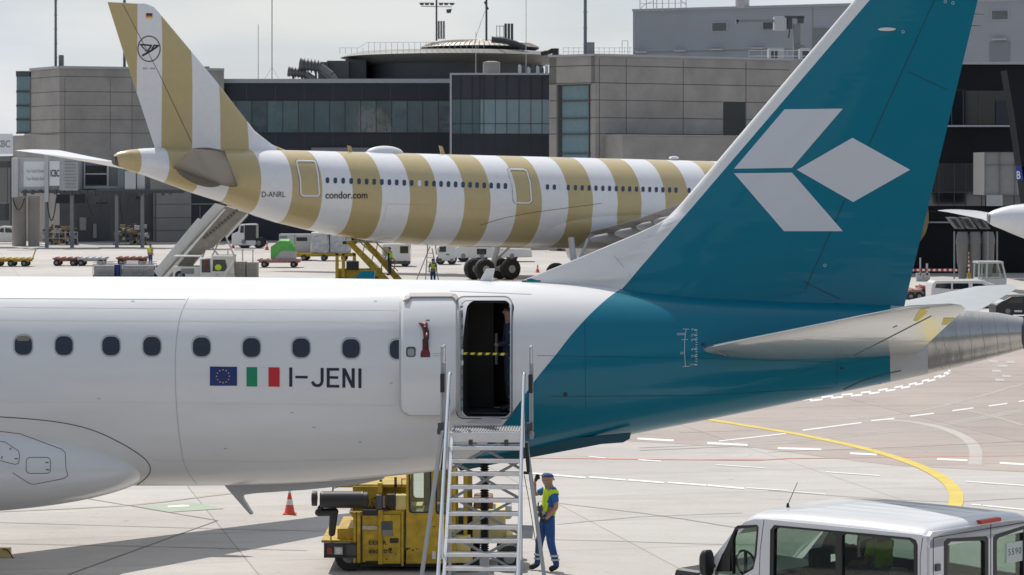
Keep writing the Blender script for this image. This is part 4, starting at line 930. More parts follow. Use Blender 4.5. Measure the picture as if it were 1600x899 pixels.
for k in range(9): x = 340 + 45 * k; fby(m_, wc, x, 130.5, x + .5, 157, .015, 0); fby(m_, wc, x, 208.6, x + .5, 260, .015, 0)
obj('panel_joints', m_, M_joint, B)
m_ = MB(); fby(m_, wc, 487, 231, 600, 238, .6, 0); obj('ledge', m_, M_grey, B)
m_ = MB()     # silhouettes of furniture inside the lit lounge, right behind the glass line
wb = wall(705, 240, 858, 240)
B = thing('glass_terminal_block', 'projecting glass terminal block with slate panels above pale windows', 'building', base(wb), world=True)
m_ = MB(); fby(m_, wb, 704, 118, 862, 392, 0, 20); obj('wall', m_, M_clad2, B)
m_ = MB(); fby(m_, wb, 703, 114.5, 862, 117.5, .3, 20.2); obj('parapet', m_, M_par, B)
m_ = MB(); fby(m_, wb, 703, 117.5, 706, 260, .32, 1); obj('corner_post', m_, M_par, B)
m_ = MB(); fby(m_, wb, 750, 155.5, 858, 209.5, .05, 0); obj('window_band', m_, M_glassb2, B)
m_ = MB(); fby(m_, wb, 706, 155.5, 749.6, 209.5, .05, 0); obj('window_band', m_, M_glassb, B)  # darker glass colour stands in for a dark reflection on this part
m_ = MB(); fby(m_, wb, 706, 210, 858, 245, .05, 0); obj('lower_panel', m_, M_clad, B)
m_ = MB()
for x in (719.5, 737.5, 749.5, 755.5, 773.5, 791.5, 810.5, 829, 846.5): fby(m_, wb, x, 119, x + .8, 245, .10, 0)
for y in (155, 193.2, 209.3): fby(m_, wb, 706, y, 858, y + .8, .11, 0)
obj('mullion', m_, M_black, B)
# beige building
wa = wall(858, 229, 930, 226); wr = wall(930, 226, 1290, 238)
B = thing('beige_concrete_building', 'beige concrete building with a tall narrow window at its left corner', 'building', base(wr), world=True)
zt = fz(wr, 930, 87.5)
m_ = MB(); fbox(m_, wr, 930, 1290, 0, zt, 0, 3); fbox(m_, wa, 858, 930, fz(wr, 930, 131), zt - .002, 0, 7); fbox(m_, wa, 858, 869.5, 0, zt - .01, 0, 7); fbox(m_, wa, 923.5, 930, 0, zt - .01, 0, 7); m_.box(wpx(935, 232), wpx(1290, 238), 236, 262, 0, zt - .005)
obj('wall', m_, M_conc, B)
m_ = MB(); fbox(m_, wr, 929.7, 1290, zt, zt + .2, .12, 3.2); fbox(m_, wa, 857.5, 930, zt, zt + .197, .12, 7); obj('coping', m_, M_par, B)
m_ = MB()
for y in (103, 130, 157, 184.5, 209.5): z = fz(wr, 930, y); fbox(m_, wr, 930, 1290, z, z + .07, .012, 0); fbox(m_, wa, 858, 869.5 if y > 131 else 930, z, z + .07, .014, 0)
for y in (157, 184.5, 209.5): z = fz(wr, 930, y); fbox(m_, wa, 923.5, 930, z, z + .07, .014, 0)
for x in (936, 978, 1067, 1165): fbox(m_, wr, x, x + .9, 0, zt - .2, .014, 0)
obj('panel_joints', m_, M_joint, B)
m_ = MB(); fbox(m_, wa, 869.5, 923.5, 0, fz(wr, 930, 131), -.45, .6); obj('corner_window', m_, M_glasst, B)
m_ = MB()
for x, w_ in ((869.8, 3.4), (916.5, 1.2)): fbox(m_, wa, x, x + w_, 0, fz(wr, 930, 131), -.3, .5)
for y in (131.8, 157, 184.5, 209.5, 240): z = fz(wr, 930, y); fbox(m_, wa, 869.6, 923.4, z - .07, z + .07, -.28, .5)
obj('window_frame', m_, M_dgrey, B)
m_ = MB(); fbox(m_, wr, 1130, 1164.5, fz(wr, 930, 214.5), fz(wr, 930, 156), .02, .1); obj('window', m_, M_glassd, B)
wg = wall(973, 224, 1160, 231)
m_ = MB(); fbox(m_, wg, 973, 1290, 0, fz(wg, 973, 211.5), 0, 8); obj('lower_block', m_, M_conc, B)
m_ = MB(); fbox(m_, wg, 972.6, 1290, fz(wg, 973, 211.5), fz(wg, 973, 210.4), .1, 8); obj('ledge', m_, M_par, B)
# grey hall upper right
wh = wall(989, 305, 1640, 285)
B = thing('grey_ribbed_hall', 'blue-grey ribbed metal hall rising at the upper right behind the teal fin', 'building', base(wh), world=True)
zt = fz(wh, 989, 18.5)
m_ = MB(); fbox(m_, wh, 989, 1660, 0, zt, 0, 30); obj('wall', m_, M_corr, B)
m_ = MB()
for k in range(60): z = zt - .4 - k * .32; fbox(m_, wh, 989, 1660, z, z + .05, .02, 0)
obj('ribs', m_, mat('rib_grey', (.32, .34, .38), .5), B)
m_ = MB(); fbox(m_, wh, 988.5, 1660, zt, zt + .3, .2, 30.2); obj('roof_edge', m_, M_par, B)
def frel(px, py): return fz(wh, px, py)
for x0, y0, x1, y1 in ((1112, 36, 1137, 49), (1191, 35, 1212, 46), (1548.5, 16.5, 1576.5, 31)):
    m_ = MB(); fbox(m_, wh, x0, x1, frel(x0, y1), frel(x0, y0), .12, 0); v_ = obj('vent', m_, M_lgrey, B)
    m_ = MB()
    for k in range(7): z = frel(x0, y1) + (frel(x0, y0) - frel(x0, y1)) * (k + .3) / 7.4; fbox(m_, wh, x0 + 1.5, x1 - 1.5, z, z + .08, .17, 0)
    obj('louvre', m_, M_louv, v_)
m_ = MB(); fbox(m_, wh, 1546.5, 1578, frel(1546, 97), frel(1546, 66), .1, 0); obj('door', m_, mat('door_grey', (.23, .245, .27), .5), B)
m_ = MB(); fbox(m_, wh, 1270.5, 1300, frel(1270, 80), frel(1270, 44), .08, 0); obj('shutter', m_, M_grey, B)
for x0, y, w_ in ((995, 81, 18), (1055, 79, 18), (1113, 77, 19), (1175, 75, 20), (1551, 61, 23)):
    m_ = MB(); fbox(m_, wh, x0, x0 + w_, frel(x0, y + 2.2), frel(x0, y), .6, 0); obj('wall_lamp', m_, M_lgrey, B, bevel=.05)
m_ = MB(); fbox(m_, wh, 990, 1240, frel(1100, 80.5), frel(1100, 79.6), .05, 0); fbox(m_, wh, 1269.6, 1270.4, 0, zt, .04, 0); obj('wall_seam', m_, M_grey, B)
m_ = MB(); a = P(1160, 10, 300); m_.lathe((a.x, 300, a.z - .3), [(.8, 0), (.85, .1), (.85, 1.6), (.2, 1.9)], 20); obj('roof_tank', m_, M_lgrey, B, smooth=True)
m_ = MB()
for x in (1000, 1010, 1021, 1026, 1035, 1045, 1055, 1064, 1072): ptube(m_, [(x, 17.5, 303), (x, -8, 303)], .05)
ptube(m_, [(999, 17, 303), (1006, 8, 303), (1021, 2, 303)], .04); ptube(m_, [(1064, 1, 303), (1072, 8, 303), (1072, 17, 303)], .04); ptube(m_, [(1000, 6, 303), (1072, 5, 303)], .03)
obj('roof_railing', m_, M_lgrey, B)
# right dark building
wd = wall(1380, 178, 1700, 178)
B = thing('black_gate_building', 'black clad gate building with two rows of dark glazing at the right edge', 'building', base(wd), world=True)
m_ = MB(); fby(m_, wd, 1380, 101, 1720, 427, 0, 18); obj('wall', m_, mat('black_cladding', (.007, .009, .013), .6, spec=.2, var=.3, vscale=.3), B)
m_ = MB(); fby(m_, wd, 1379, 97, 1720, 101, .3, 18.2); obj('parapet', m_, M_par, B)
for y0, y1 in ((142, 195), (255, 322)):
    m_ = MB(); fby(m_, wd, 1400, y0, 1720, y1, .06, 0); obj('window_band', m_, M_glassd, B)
m_ = MB()
for x in (1410, 1436, 1462, 1486, 1504, 1529, 1555, 1580, 1610): fby(m_, wd, x, 142, x + 1, 195, .14, 0); fby(m_, wd, x + 4, 255, x + 5, 322, .14, 0)
fby(m_, wd, 1400, 300, 1700, 301, .14, 0); obj('mullion', m_, mat('mullion_grey', (.06, .065, .07), .5), B)
m_ = MB(); fby(m_, wd, 1479, 196, 1588, 198.6, .5, 0); obj('ledge', m_, M_par, B)
m_ = MB(); fby(m_, wd, 1440, 346.5, 1500, 348.5, .3, 0); obj('ledge', m_, M_par, B)
m_ = MB(); fby(m_, wd, 1555, 158, 1578, 194, .2, 0); obj('window_frame', m_, M_clad, B)
m_ = MB(); fby(m_, wd, 1540, 302, 1565, 322, .35, 0); obj('pale_panel', m_, M_lgrey, B)
m_ = MB(); pprism(m_, [(1573, 110), (1660, 112), (1660, 330), (1606, 330), (1585, 180)], 160, 2); solo('black_wall_wing', m_, MATS['black_cladding'], 'black slanting wall slab at the far right edge above the blue letter sign', 'wall', None)
m_ = MB(); pbox(m_, 1538, 238, 1640, 305, 168, 4); S_ = thing('gate_canopy_box', 'pale translucent box panel hung on the black building beside the blue letter sign', 'cladding panel', tuple(P(1600, 305, 168)), world=True)
obj('panel', m_, mat('translucent_grey', (.30, .30, .30), .4, var=.1), S_)
m_ = MB()
for x in (1538, 1562, 1586): pbox(m_, x, 238, x + 1, 305, 167.9, .1)
for y in (238, 258, 304): pbox(m_, 1538, y, 1640, y + 1, 167.92, .1)
obj('panel_frame', m_, M_grey, S_)
B = thing('gate_sign', 'blue gate sign with a white letter B', 'sign', tuple(P(1600, 283, 160)), world=True)
m_ = MB(); pbox(m_, 1587, 260, 1618, 282, 160, .2); obj('sign_board', m_, M_bluesign, B, bevel=.02)
text_flat('sign_lettering', 'B', 1588.5, 267.5, 1594.5, 280, 159.97, M_sign, B, bold=.02)
# three silo ducts
for i, (x, lab) in enumerate(((1504, 'left one of three grey ducts hanging at the black building'), (1523.5, 'middle one of three grey ducts hanging at the black building'), (1544, 'right one of three grey ducts hanging at the black building'))):
    b_ = P(x, 410, 160); s_ = 160 / F
    T = thing('air_duct', lab, 'duct', (b_.x, 160, 0), group='grey ducts at the black building', world=True)
    m_ = MB().lathe((b_.x, 160, b_.z - .4), [(.25, -1.5), (.26, 0), (.3, .1), (.36, .4), (.40, 1.6), (.43, 1.62), (.42, 1.9), (.36, 2.2), (.3, 2.35)], 20); obj('duct', m_, M_pipe, T, smooth=True)
    m_ = MB(); pprism(m_, [(x - 22, 340), (x - 8, 340), (x + 4, 358), (x - 8, 358)], 160, 1.2); obj('duct_head', m_, M_pipe, T)
    m_ = MB(); pprism(m_, [(x - 18, 343), (x - 11, 343), (x - 2, 356), (x - 8, 356)], 159.97, .1); obj('duct_opening', m_, M_black, T)
for x, lab in ((1491, 'thin post left of the grey ducts'), (1543.5, 'thin post in front of the right grey duct'), (1558, 'thin post right of the grey ducts')):
    m_ = MB(); ptube(m_, [(x, 362, 158.5), (x, 449, 158.5)], .05); solo('service_post', m_, M_grey, lab, 'post', group='posts at the ducts')
B = thing('barrier_board', 'long red and white striped barrier board in front of the black building', 'barrier', tuple(G(1460, 440)), world=True)
Yb = G(1460, 440).y; m_ = MB(); n_ = MB()
pbox(n_, 1424, 420.5, 1499.6, 424, Yb, .06); obj('board', n_, M_refl, B)
for k in range(1, 18, 2): m_ = MB(); pbox(m_, 1424 + k * 4.2, 420.4, 1424 + (k + 1) * 4.2, 424.1, Yb - .004, .068); obj('red_stripe', m_, M_red, B)
m_ = MB(); pbox(m_, 1437, 403, 1439, 430, Yb + .07, .06); pbox(m_, 1447, 412, 1450, 430, Yb + .07, .06); pbox(m_, 1432, 427, 1442, 440, Yb + .07, .3); pbox(m_, 1443, 427, 1453, 440, Yb + .07, .3); obj('barrier_foot', m_, M_lgrey, B)
for x, lab in ((1507, 'striped red and white marker post, left of the pair by the ducts'), (1514, 'striped red and white marker post, right of the pair by the ducts')):
    g_ = G(x, 438 if x < 1510 else 436); T = thing('marker_post', lab, 'post', tuple(g_), group='striped marker posts', world=True)
    m_ = MB(); n_ = MB()
    n_.cyl((g_.x, g_.y, .55), (g_.x, g_.y, 1.81), .07, n=10); obj('post', n_, M_refl, T)
    for k in range(1, 9, 2): m_ = MB().cyl((g_.x, g_.y, .55 + k * .14), (g_.x, g_.y, .69 + k * .14), .074, n=10); obj('red_band', m_, M_red, T)
    obj('post_base', MB().cyl((g_.x, g_.y, 0), (g_.x, g_.y, .55), .13, .07, n=10), M_yel, T)

B = thing('added_reflection_terminal', 'added unseen dark terminal behind the viewpoint, there for reflections in the near jet', 'building', (0, -22, 0), world=True)  # unseen block added behind the camera for the paintwork to reflect
m_ = MB().box(-160, 160, -60, -22, 0, 13.5); obj('wall', m_, M_clad, B)
for k in range(16):
    m_ = MB().box(-158 + 20 * k, -141 + 20 * k, -22, -21.9, 7.5, 11.5); obj('window', m_, (M_glassb, M_conc)[k % 2], B)
m_ = MB().box(-161, 161, -61, -21.7, 13.5, 14); obj('parapet', m_, M_par, B)
# ------------------------------------------------------------------ roof equipment
def roofthing(name, label, cat, mb, m, group=None, smooth=False): return solo(name, mb, m, label, cat, group=group, smooth=smooth)
YR = 272
for (x0, y0, x1, y1, r0, r1, lab) in ((450, 112, 478, 116, .55, .5, 'lower grey funnel duct on the dark roof'), (468, 101, 500, 105, .72, .6, 'upper grey funnel duct on the dark roof')):
    a, b_ = P(x0, y0, YR), P(x1, y1, YR); T = thing('funnel_duct', lab, 'duct', (b_.x, YR, P(0, 124, YR).z), group='funnel ducts on the roof', world=True)
    m_ = MB().cyl(a, a + (b_ - a) * .25, r0, r1 * .9, 18); m_.cyl(a + (b_ - a) * .25, b_, r1 * .9, r1 * .9, 18); m_.tube([b_, b_ + Vector((1.2, 0, -.9)), b_ + Vector((1.6, 0, -1.6))], r1 * .8, 14)
    obj('duct', m_, M_pipe, T, smooth=True); m_ = MB()
    for k in range(6): p = a + (b_ - a) * (.05 + .17 * k); m_.cyl(p, p + Vector((.08, 0, 0)), r0 * 1.06, r0 * 1.06, 18)
    obj('duct_bands', m_, M_dgrey, T)
    m_ = MB()
    for t in (.3, .8): p = a + (b_ - a) * t; m_.box(p.x - .1, p.x + .1, p.y - .3, p.y + .3, P(0, 124, YR).z, p.z - .3)
    obj('duct_support', m_, M_dgrey, T)
T = thing('round_roof_pavilion', 'dark round roof pavilion with flared rim above the terminal', 'rooftop structure', (P(712, 124, 285).x, 285, P(0, 124, 285).z), world=True)
c_ = P(712, 124, 285); k_ = 285 / F
m_ = MB().lathe((c_.x, 285, c_.z - 1), [(137 * k_, 0), (137 * k_, 1 + 20.5 * k_), (139 * k_, 1 + 21 * k_)], 72); obj('wall', m_, M_dgrey, T, smooth=True)
m_ = MB().lathe((c_.x, 285, c_.z), [(136 * k_, 20 * k_), (150 * k_, 24 * k_), (172 * k_, 31 * k_), (180 * k_, 32.5 * k_), (172 * k_, 36 * k_), (155 * k_, 40 * k_), (140 * k_, 40.5 * k_)], 72); obj('flared_roof', m_, mat('roof_brown', (.17, .165, .15), .5, var=.2), T, smooth=True)
m_ = MB(); pbox(m_, 497, 97, 512, 124, 276, 8); pbox(m_, 511, 95, 545, 124, 277, 8); pbox(m_, 540, 93, 572, 124, 279, 8); obj('plant_room', m_, M_dgrey, T)
m_ = MB()
for i in range(26):
    x = 531 + 9 * i; ptube(m_, [(x, 84, 272.5), (x, 67 if i > 4 else 75, 272.5)], .025, 4)
ptube(m_, [(531, 75, 272.5), (560, 75, 272.5), (574, 66.5, 272.5), (760, 66, 272.5)], .025, 4); obj('railing', m_, M_lgrey, T)
T = thing('saucer_roof', 'saucer shaped ribbed metal roof on top of the round pavilion', 'rooftop structure', tuple(P(750, 84, 284)), world=True)
c_ = P(750, 84, 284); k_ = 284 / F
m_ = MB().lathe((c_.x, 284, c_.z - .2), [(76 * k_, 0), (80 * k_, 4 * k_), (92 * k_, 10 * k_), (92.5 * k_, 11.5 * k_)], 80); obj('rim', m_, M_dgrey, T, smooth=True)
m_ = MB().lathe((c_.x, 284, c_.z - .2), [(92.5 * k_, 11.5 * k_), (80 * k_, 17 * k_), (60 * k_, 20.5 * k_), (30 * k_, 22 * k_), (16 * k_, 24 * k_), (6 * k_, 25.5 * k_)], 80); obj('roof', m_, mat('saucer_metal', (.62, .56, .49), .4, metal=.3), T, smooth=False)
m_ = MB()
for i in range(72):
    a = 2 * math.pi * i / 72; q = [(91.5, 12.2), (80, 17.5), (60, 21), (32, 22.3)]
    pts = [(c_.x + math.cos(a) * r * k_, 284 + math.sin(a) * r * k_, c_.z - .2 + h * k_ + .02) for r, h in q]; m_.tube(pts, .05, 4)
obj('roof_ribs', m_, mat('saucer_rib', (.45, .40, .34), .4, metal=.3), T)
m_ = MB(); aa = [(768 + 4 * i, 62 - 4.5 * math.sin(math.pi * i / 16) + i * 1.2, 276) for i in range(14)]; ptube(m_, aa, .35, 8); roofthing('roof_pipe', 'dark bent pipe curving over the right side of the saucer roof', 'pipe', m_, M_dgrey, smooth=True)
def mast(name, label, cat, px, y0, y1, Y, r, m=M_grey, group=None):
    m_ = MB(); a, b_ = P(px, y1, Y), P(px, y0, Y); m_.cyl(a, b_, r, r * .8, 10); return solo(name, m_, m, label, cat, group=group)
for px, y0, y1, Y, r, lab, bx in ((87, -40, 106, 262, .14, 'tall floodlight mast on the left concrete building, left of the striped fin', (91.5, 86, 98.5, 106)), (194.5, -40, 108, 262, .15, 'tall mast seen just behind the tip of the striped fin', None), (914.5, -60, 87, 232, .16, 'tall mast on the beige concrete building', (917.5, 66, 929, 86.5))):
    a = P(px, y1, Y); T = thing('tall_mast', lab, 'mast', tuple(a), group='tall masts', world=True)
    m_ = MB().cyl(a, P(px, y0, Y), r, r * .85, 12); obj('pole', m_, mat('mast_grey', (.13, .15, .18), .5, metal=.3), T, smooth=True)
    m_ = MB()
    for k in range(6): z = a.z + 1 + k * 1.5; m_.cyl((a.x, a.y, z), (a.x, a.y, z + .08), r * 1.25, r * 1.25, 12)
    obj('pole_bands', m_, M_grey, T)
    if bx: m_ = MB(); pbox(m_, *bx, Y - .1, .6); obj('control_box', m_, M_grey, T, bevel=.04)
m_ = MB(); pbox(m_, 319, 104, 326.5, 125, 270, .6); roofthing('roof_box', 'small grey roof box right of the striped fin', 'box', m_, M_grey)
mast('whip_antenna', 'short thin whip antenna standing on the dark roof', 'antenna', 403.5, 38, 124, 268, .035, group='whip antennas')
m_ = MB(); ptube(m_, [(425, 124, 268), (425, -10, 268)], .05); ptube(m_, [(425, 105, 268), (414, 124, 267)], .02, 4); ptube(m_, [(425, 105, 268), (436, 124, 269)], .02, 4); roofthing('whip_antenna', 'tall thin whip antenna with stays on the dark roof', 'antenna', m_, M_grey, group='whip antennas')
mast('whip_antenna', 'thin pale whip antenna in front of the roof pavilion', 'antenna', 743.5, 50, 117, 243, .035, M_lgrey, group='whip antennas')
mast('whip_antenna', 'tall thin pale whip antenna at the right end of the saucer roof', 'antenna', 822, -10, 117, 243, .035, M_lgrey, group='whip antennas')
Y = 277; T = thing('floodlight_mast', 'roof mast carrying a row of floodlights on a crossbar', 'floodlight', tuple(P(682, 66, Y)), world=True)
m_ = MB(); ptube(m_, [(682, 64, Y), (682, -10, Y)], .1); ptube(m_, [(655, 5, Y), (678, 5, Y)], .05); ptube(m_, [(685, 5, Y), (711, 6, Y)], .05); ptube(m_, [(658, 10, Y), (706, 11, Y)], .04); obj('mast', m_, M_dgrey, T)
for x in (659, 667, 675, 689, 697, 706): m_ = MB(); pbox(m_, x - 3, 4.5, x + 3, 8, Y - .25, .5); obj('floodlight', m_, M_dgrey, T, bevel=.05)
m_ = MB(); pprism(m_, [(697, 15), (706, 14), (704, 20), (698, 20.5)], Y - .3, .6); obj('camera_box', m_, M_dgrey, T)
m_ = MB()
for x in (684, 688, 692): pbox(m_, x, 33, x + 3, 61, Y + .2, .3)
roofthing('panel_antenna', 'cluster of upright panel antennas beside the floodlight mast', 'antenna', m_, M_grey)
m_ = MB(); ptube(m_, [(760, 64, Y), (760, -8, Y)], .12); ptube(m_, [(757, 3, Y), (763, 15, Y)], .1); ptube(m_, [(757.5, 18, Y), (743, 60, Y)], .02, 4); roofthing('stayed_mast', 'dark mast with a stay wire on the saucer roof', 'mast', m_, M_dgrey)
m_ = MB()
for x in (788, 793, 798): pbox(m_, x, 37, x + 4, 63, Y, .35)
for x in (776, 781, 787): ptube(m_, [(x, 40, Y - .4), (x, 62, Y - .4)], .03, 4)
ptube(m_, [(776, 41, Y - .4), (787, 41, Y - .4)], .03, 4); ptube(m_, [(776, 58, Y - .4), (787, 58, Y - .4)], .03, 4); roofthing('panel_antenna', 'dark panel antenna cluster with a ladder cage right of the saucer centre', 'antenna', m_, M_dgrey)
m_ = MB(); a = P(768, 115, 246); m_.lathe((a.x, 246, a.z), [(.85, 0), (.85, 1.05), (.9, 1.1), (.4, 1.2)], 20); roofthing('roof_tank', 'pale round roof tank on the glass terminal block', 'tank', m_, M_concl, smooth=True)
m_ = MB(); ptube(m_, [(845, 84, 240), (856, 82, 240), (864, 78, 240), (868, 84, 240)], .25, 10); ptube(m_, [(868, 76, 240), (868, 88, 240)], .32, 10); roofthing('roof_pipe', 'black hooked exhaust pipe beside the beige building roof', 'pipe', m_, M_black, smooth=True)
for i in range(7):
    x = 812 + i * 7; y = 103 + (i % 3) * 2; m_ = MB(); a = P(x, 115, 243); h_ = (115 - y) * 243 / F
    m_.box(a.x - .15, a.x + .18, 243, 243.4, a.z, a.z + h_); m_.cyl((a.x, 243.2, a.z + h_), (a.x, 243.2, a.z + h_ + .15), .12, .05, 8)
    roofthing('roof_vent', ('small pale roof vent on the glass block roof, number %s from the left' % ('first', 'second', 'third', 'fourth', 'fifth', 'sixth', 'last')[i]).replace('number ', ''), 'vent', m_, (M_lgrey, M_dgrey)[i % 2], group='small vents on the glass block roof')
for x, y, h_ in ((514, 116, 4), (607, 113, 5), (578, 115, 4), (733, 113, 5)):
    pass
m_ = MB()
for x in range(880, 990, 8): ptube(m_, [(x, 88, 245), (x, 74, 245)], .02, 4)
ptube(m_, [(880, 75, 245), (988, 75, 245)], .02, 4); ptube(m_, [(880, 81, 245), (988, 81, 245)], .02, 4); ptube(m_, [(972, 88, 244), (972, 64, 244), (981, 64, 244), (981, 88, 244)], .03, 4); roofthing('roof_railing', 'thin railing along the beige concrete building roof', 'railing', m_, M_lgrey)
# gantry lamp and air handlers at the grey hall
T = thing('roof_gantry', 'grey roof gantry arm with a pale box in front of the ribbed hall', 'gantry', tuple(P(1245, 93, 250)), world=True)
m_ = MB(); pbox(m_, 1240, 38, 1251, 93, 250, .7); pbox(m_, 1244, 70, 1258, 74, 249.8, .7); obj('column', m_, M_grey, T, bevel=.03)
m_ = MB(); pbox(m_, 1151, 31, 1212, 34.5, 250, .4); pbox(m_, 1150, 31, 1154, 38, 250, .5); obj('arm', m_, M_grey, T)
m_ = MB(); pbox(m_, 1210, 26, 1229, 47, 249.9, 1.4); obj('lamp_box', m_, M_lgrey, T, bevel=.05)
m_ = MB(); pbox(m_, 1226, 25, 1257, 28, 249.9, 1.5); pbox(m_, 1230, 28, 1238, 45, 250, 1); pbox(m_, 1247, 27, 1256, 36, 249.9, 1); ptube(m_, [(1234, 44, 250), (1232, 60, 250)], .08); obj('bracket', m_, M_dgrey, T)
for x0, x1, lab in ((1201, 1225, 'pale air handling unit left of the roof gantry'), (1250, 1266, 'grey air handling unit right of the roof gantry')):
    m_ = MB(); pbox(m_, x0, 76, x1, 94, 246, 1.5); T = thing('air_handler', lab, 'air conditioner', tuple(P(x0, 94, 246)), world=True); obj('casing', m_, M_lgrey, T, bevel=.04)
    m_ = MB(); pbox(m_, x0 + 4, 80, x0 + 14, 91, 245.95, .1); obj('grille', m_, M_dgrey, T)
m_ = MB(); ptube(m_, [(1170, 79, 243), (1290, 79, 243)], .03, 4); ptube(m_, [(1170, 88, 243), (1290, 88, 243)], .03, 4)
for x in range(1170, 1291, 20): ptube(m_, [(x, 79, 243), (x, 95, 243)], .03, 4)
roofthing('roof_railing', 'pale rooftop railing below the roof gantry', 'railing', m_, M_lgrey)

# ------------------------------------------------------------------ jet bridge and stand equipment, left
T = thing('jet_bridge', 'grey jet bridge with white advertising panels against the left concrete building', 'jet bridge', tuple(G(100, 385)), world=True)
YJ = 238
m_ = MB(); pbox(m_, 30, 247, 92, 301, YJ, 3); obj('tunnel', m_, M_lgrey, T)
m_ = MB(); pbox(m_, 92, 246, 122, 298, YJ - .6, 4); obj('cabin', m_, mat('bridge_rib_grey', (.40, .41, .42), .5, var=.1), T, bevel=.08)
m_ = MB()
for k in range(9): pbox(m_, 101, 252 + k * 5, 119, 253.2 + k * 5, YJ - .65, .1)
obj('cabin_ribs', m_, M_grey, T)
m_ = MB(); pbox(m_, 37, 252.5, 69.5, 292, YJ - .05, .1); ad = obj('advertising_panel', m_, M_sign, T)
for s_, y in (('Your Global Partner', 264.5), ('Your Reliable Bank', 276.5)): text_flat('lettering', s_, 41, y, 69, y + 5.5, YJ - .08, M_signt, ad, bold=.0)
m_ = MB(); pbox(m_, 77, 252, 93, 290.5, YJ - .65, .1); ad = obj('advertising_panel', m_, M_sign, T)
text_flat('lettering', 'ICBC', 79, 265.5, 92.5, 276.5, YJ - .68, M_navy, ad, bold=.02)
m_ = MB(); pbox(m_, 69.5, 237, 75.5, 316, YJ - .8, .6); pbox(m_, 18, 247, 28, 308, YJ - .5, .6); obj('lift_column', m_, M_lgrey, T, bevel=.04)
m_ = MB(); pbox(m_, 128, 250, 184, 298, YJ + 2, 3); pbox(m_, 184, 258, 228, 298, YJ, 3); obj('rotunda', m_, mat('bridge_blue_grey', (.17, .19, .21), .4, var=.15), T)
m_ = MB(); pbox(m_, 133, 259, 167, 289, YJ + 1.9, .2); obj('dark_window', m_, M_glassd, T)
m_ = MB(); pbox(m_, 133, 271, 167, 273, YJ + 1.8, .2); pbox(m_, 131, 250, 133, 296, YJ + 1.8, .2); pbox(m_, 167, 250, 170, 296, YJ + 1.8, .2); pbox(m_, 130, 291, 186, 295, YJ + 1.7, .2); pbox(m_, 214, 268, 226, 297, YJ - .2, .2); obj('window_frame', m_, M_lgrey, T)
m_ = MB(); pbox(m_, 195, 268, 212, 297, YJ - .5, 1); obj('end_box', m_, M_lgrey, T, bevel=.03)
m_ = MB(); pbox(m_, 33, 299, 282, 302, YJ - .4, 3)
for k in range(20): x = 36 + 12 * k; pbox(m_, x, 297, x + 4, 306 - (k % 3) * 2, YJ - .5, .5)
pbox(m_, 150, 296, 285, 299, YJ - .6, 1); obj('underframe', m_, M_dgrey, T)
m_ = MB()
for x in (72.5, 112, 182, 222): m_ = MB(); a = P(x - 2.5, 302, YJ); b_ = P(x + 2.5, 302, YJ); m_.box(a.x, b_.x, YJ, YJ + .4, 0, a.z); obj('support_leg', m_, M_grey, T)
m_ = MB()
for x0, x1, yd in ((73, 88, 345), (135, 158, 338), (187, 200, 350), (20, 38, 328)):
    ptube(m_, [(x0 + (x1 - x0) * i / 10, 310 + (yd - 310) * (1 - (2 * i / 10 - 1) ** 2), YJ - .3) for i in range(11)], .06, 5)
obj('hanging_cable', m_, M_black, T, smooth=True)
for x0, x1, lab in ((19, 41, 'round concrete column at the far left under the jet bridge'), (44, 62, 'second round concrete column under the jet bridge')):
    a, b_ = P(x0, 306, 244), P(x1, 306, 244); m_ = MB().cyl(((a.x + b_.x) / 2, 244, 0), ((a.x + b_.x) / 2, 244, a.z), (b_.x - a.x) / 2, n=28); solo('round_column', m_, M_conc, lab, 'column', group='round columns under the jet bridge', smooth=True)
T = thing('wall_sign', 'white sign with cropped blue-grey capital letters at the very left edge', 'sign', tuple(P(0, 240, 236)), world=True)
m_ = MB(); pbox(m_, -22, 209, 18.5, 241, 236, .4); obj('sign_board', m_, M_sign, T, bevel=.03); text_flat('lettering', 'ICBC', -9, 219.5, 16, 230.5, 235.97, M_signt, T, bold=.02)
m_ = MB(); pbox(m_, -30, 252, 12, 262, 240, 2); pbox(m_, -20, 260, -12, 345, 240, 2); pbox(m_, -30, 318, 8, 345, 240, 2); solo('bridge_machinery', m_, [M_dgrey], 'dark machinery boxes at the left edge behind the round column', 'machinery')
def rack(x0, x1, lab, col):
    Y = G(0, 383.5).y; T = thing('equipment_rack', lab, 'equipment rack', tuple(G((x0 + x1) / 2, 383.5)), group='stand equipment racks', world=True)
    m_ = MB(); n = 6
    for k in range(n + 1): x = x0 + (x1 - x0) * k / n; pbox(m_, x - .4, 362, x + .4, 383.5, Y, .06)
    for y in (363, 372, 382): pbox(m_, x0, y, x1, y + .8, Y - .02, .06)
    obj('frame', m_, col, T); rnd = random.Random(x0); m_ = [MB(), MB(), MB()]
    for k in range(80):
        x = rnd.uniform(x0, x1 - 8); y = rnd.uniform(350, 379); w_ = rnd.uniform(2, 9); h_ = rnd.uniform(.6, 4); pbox(rnd.choice(m_), x, max(y, 357 if abs(x - (x0 + x1) / 2) > 18 else 350), x + w_, y + h_ + 3, Y + rnd.uniform(.3, 1.5), .5)
    for q, mm_, nm in zip(m_, (M_dgrey, M_steel, M_wood), ('stored_boxes', 'stored_panels', 'stored_boards')): obj(nm, q, mm_, T, bevel=.02)
rack(64, 121, 'rack of stored ground equipment left, below the advertising panels', M_steel); rack(177, 234, 'rack of stored ground equipment right, below the jet bridge end', M_dgrey)

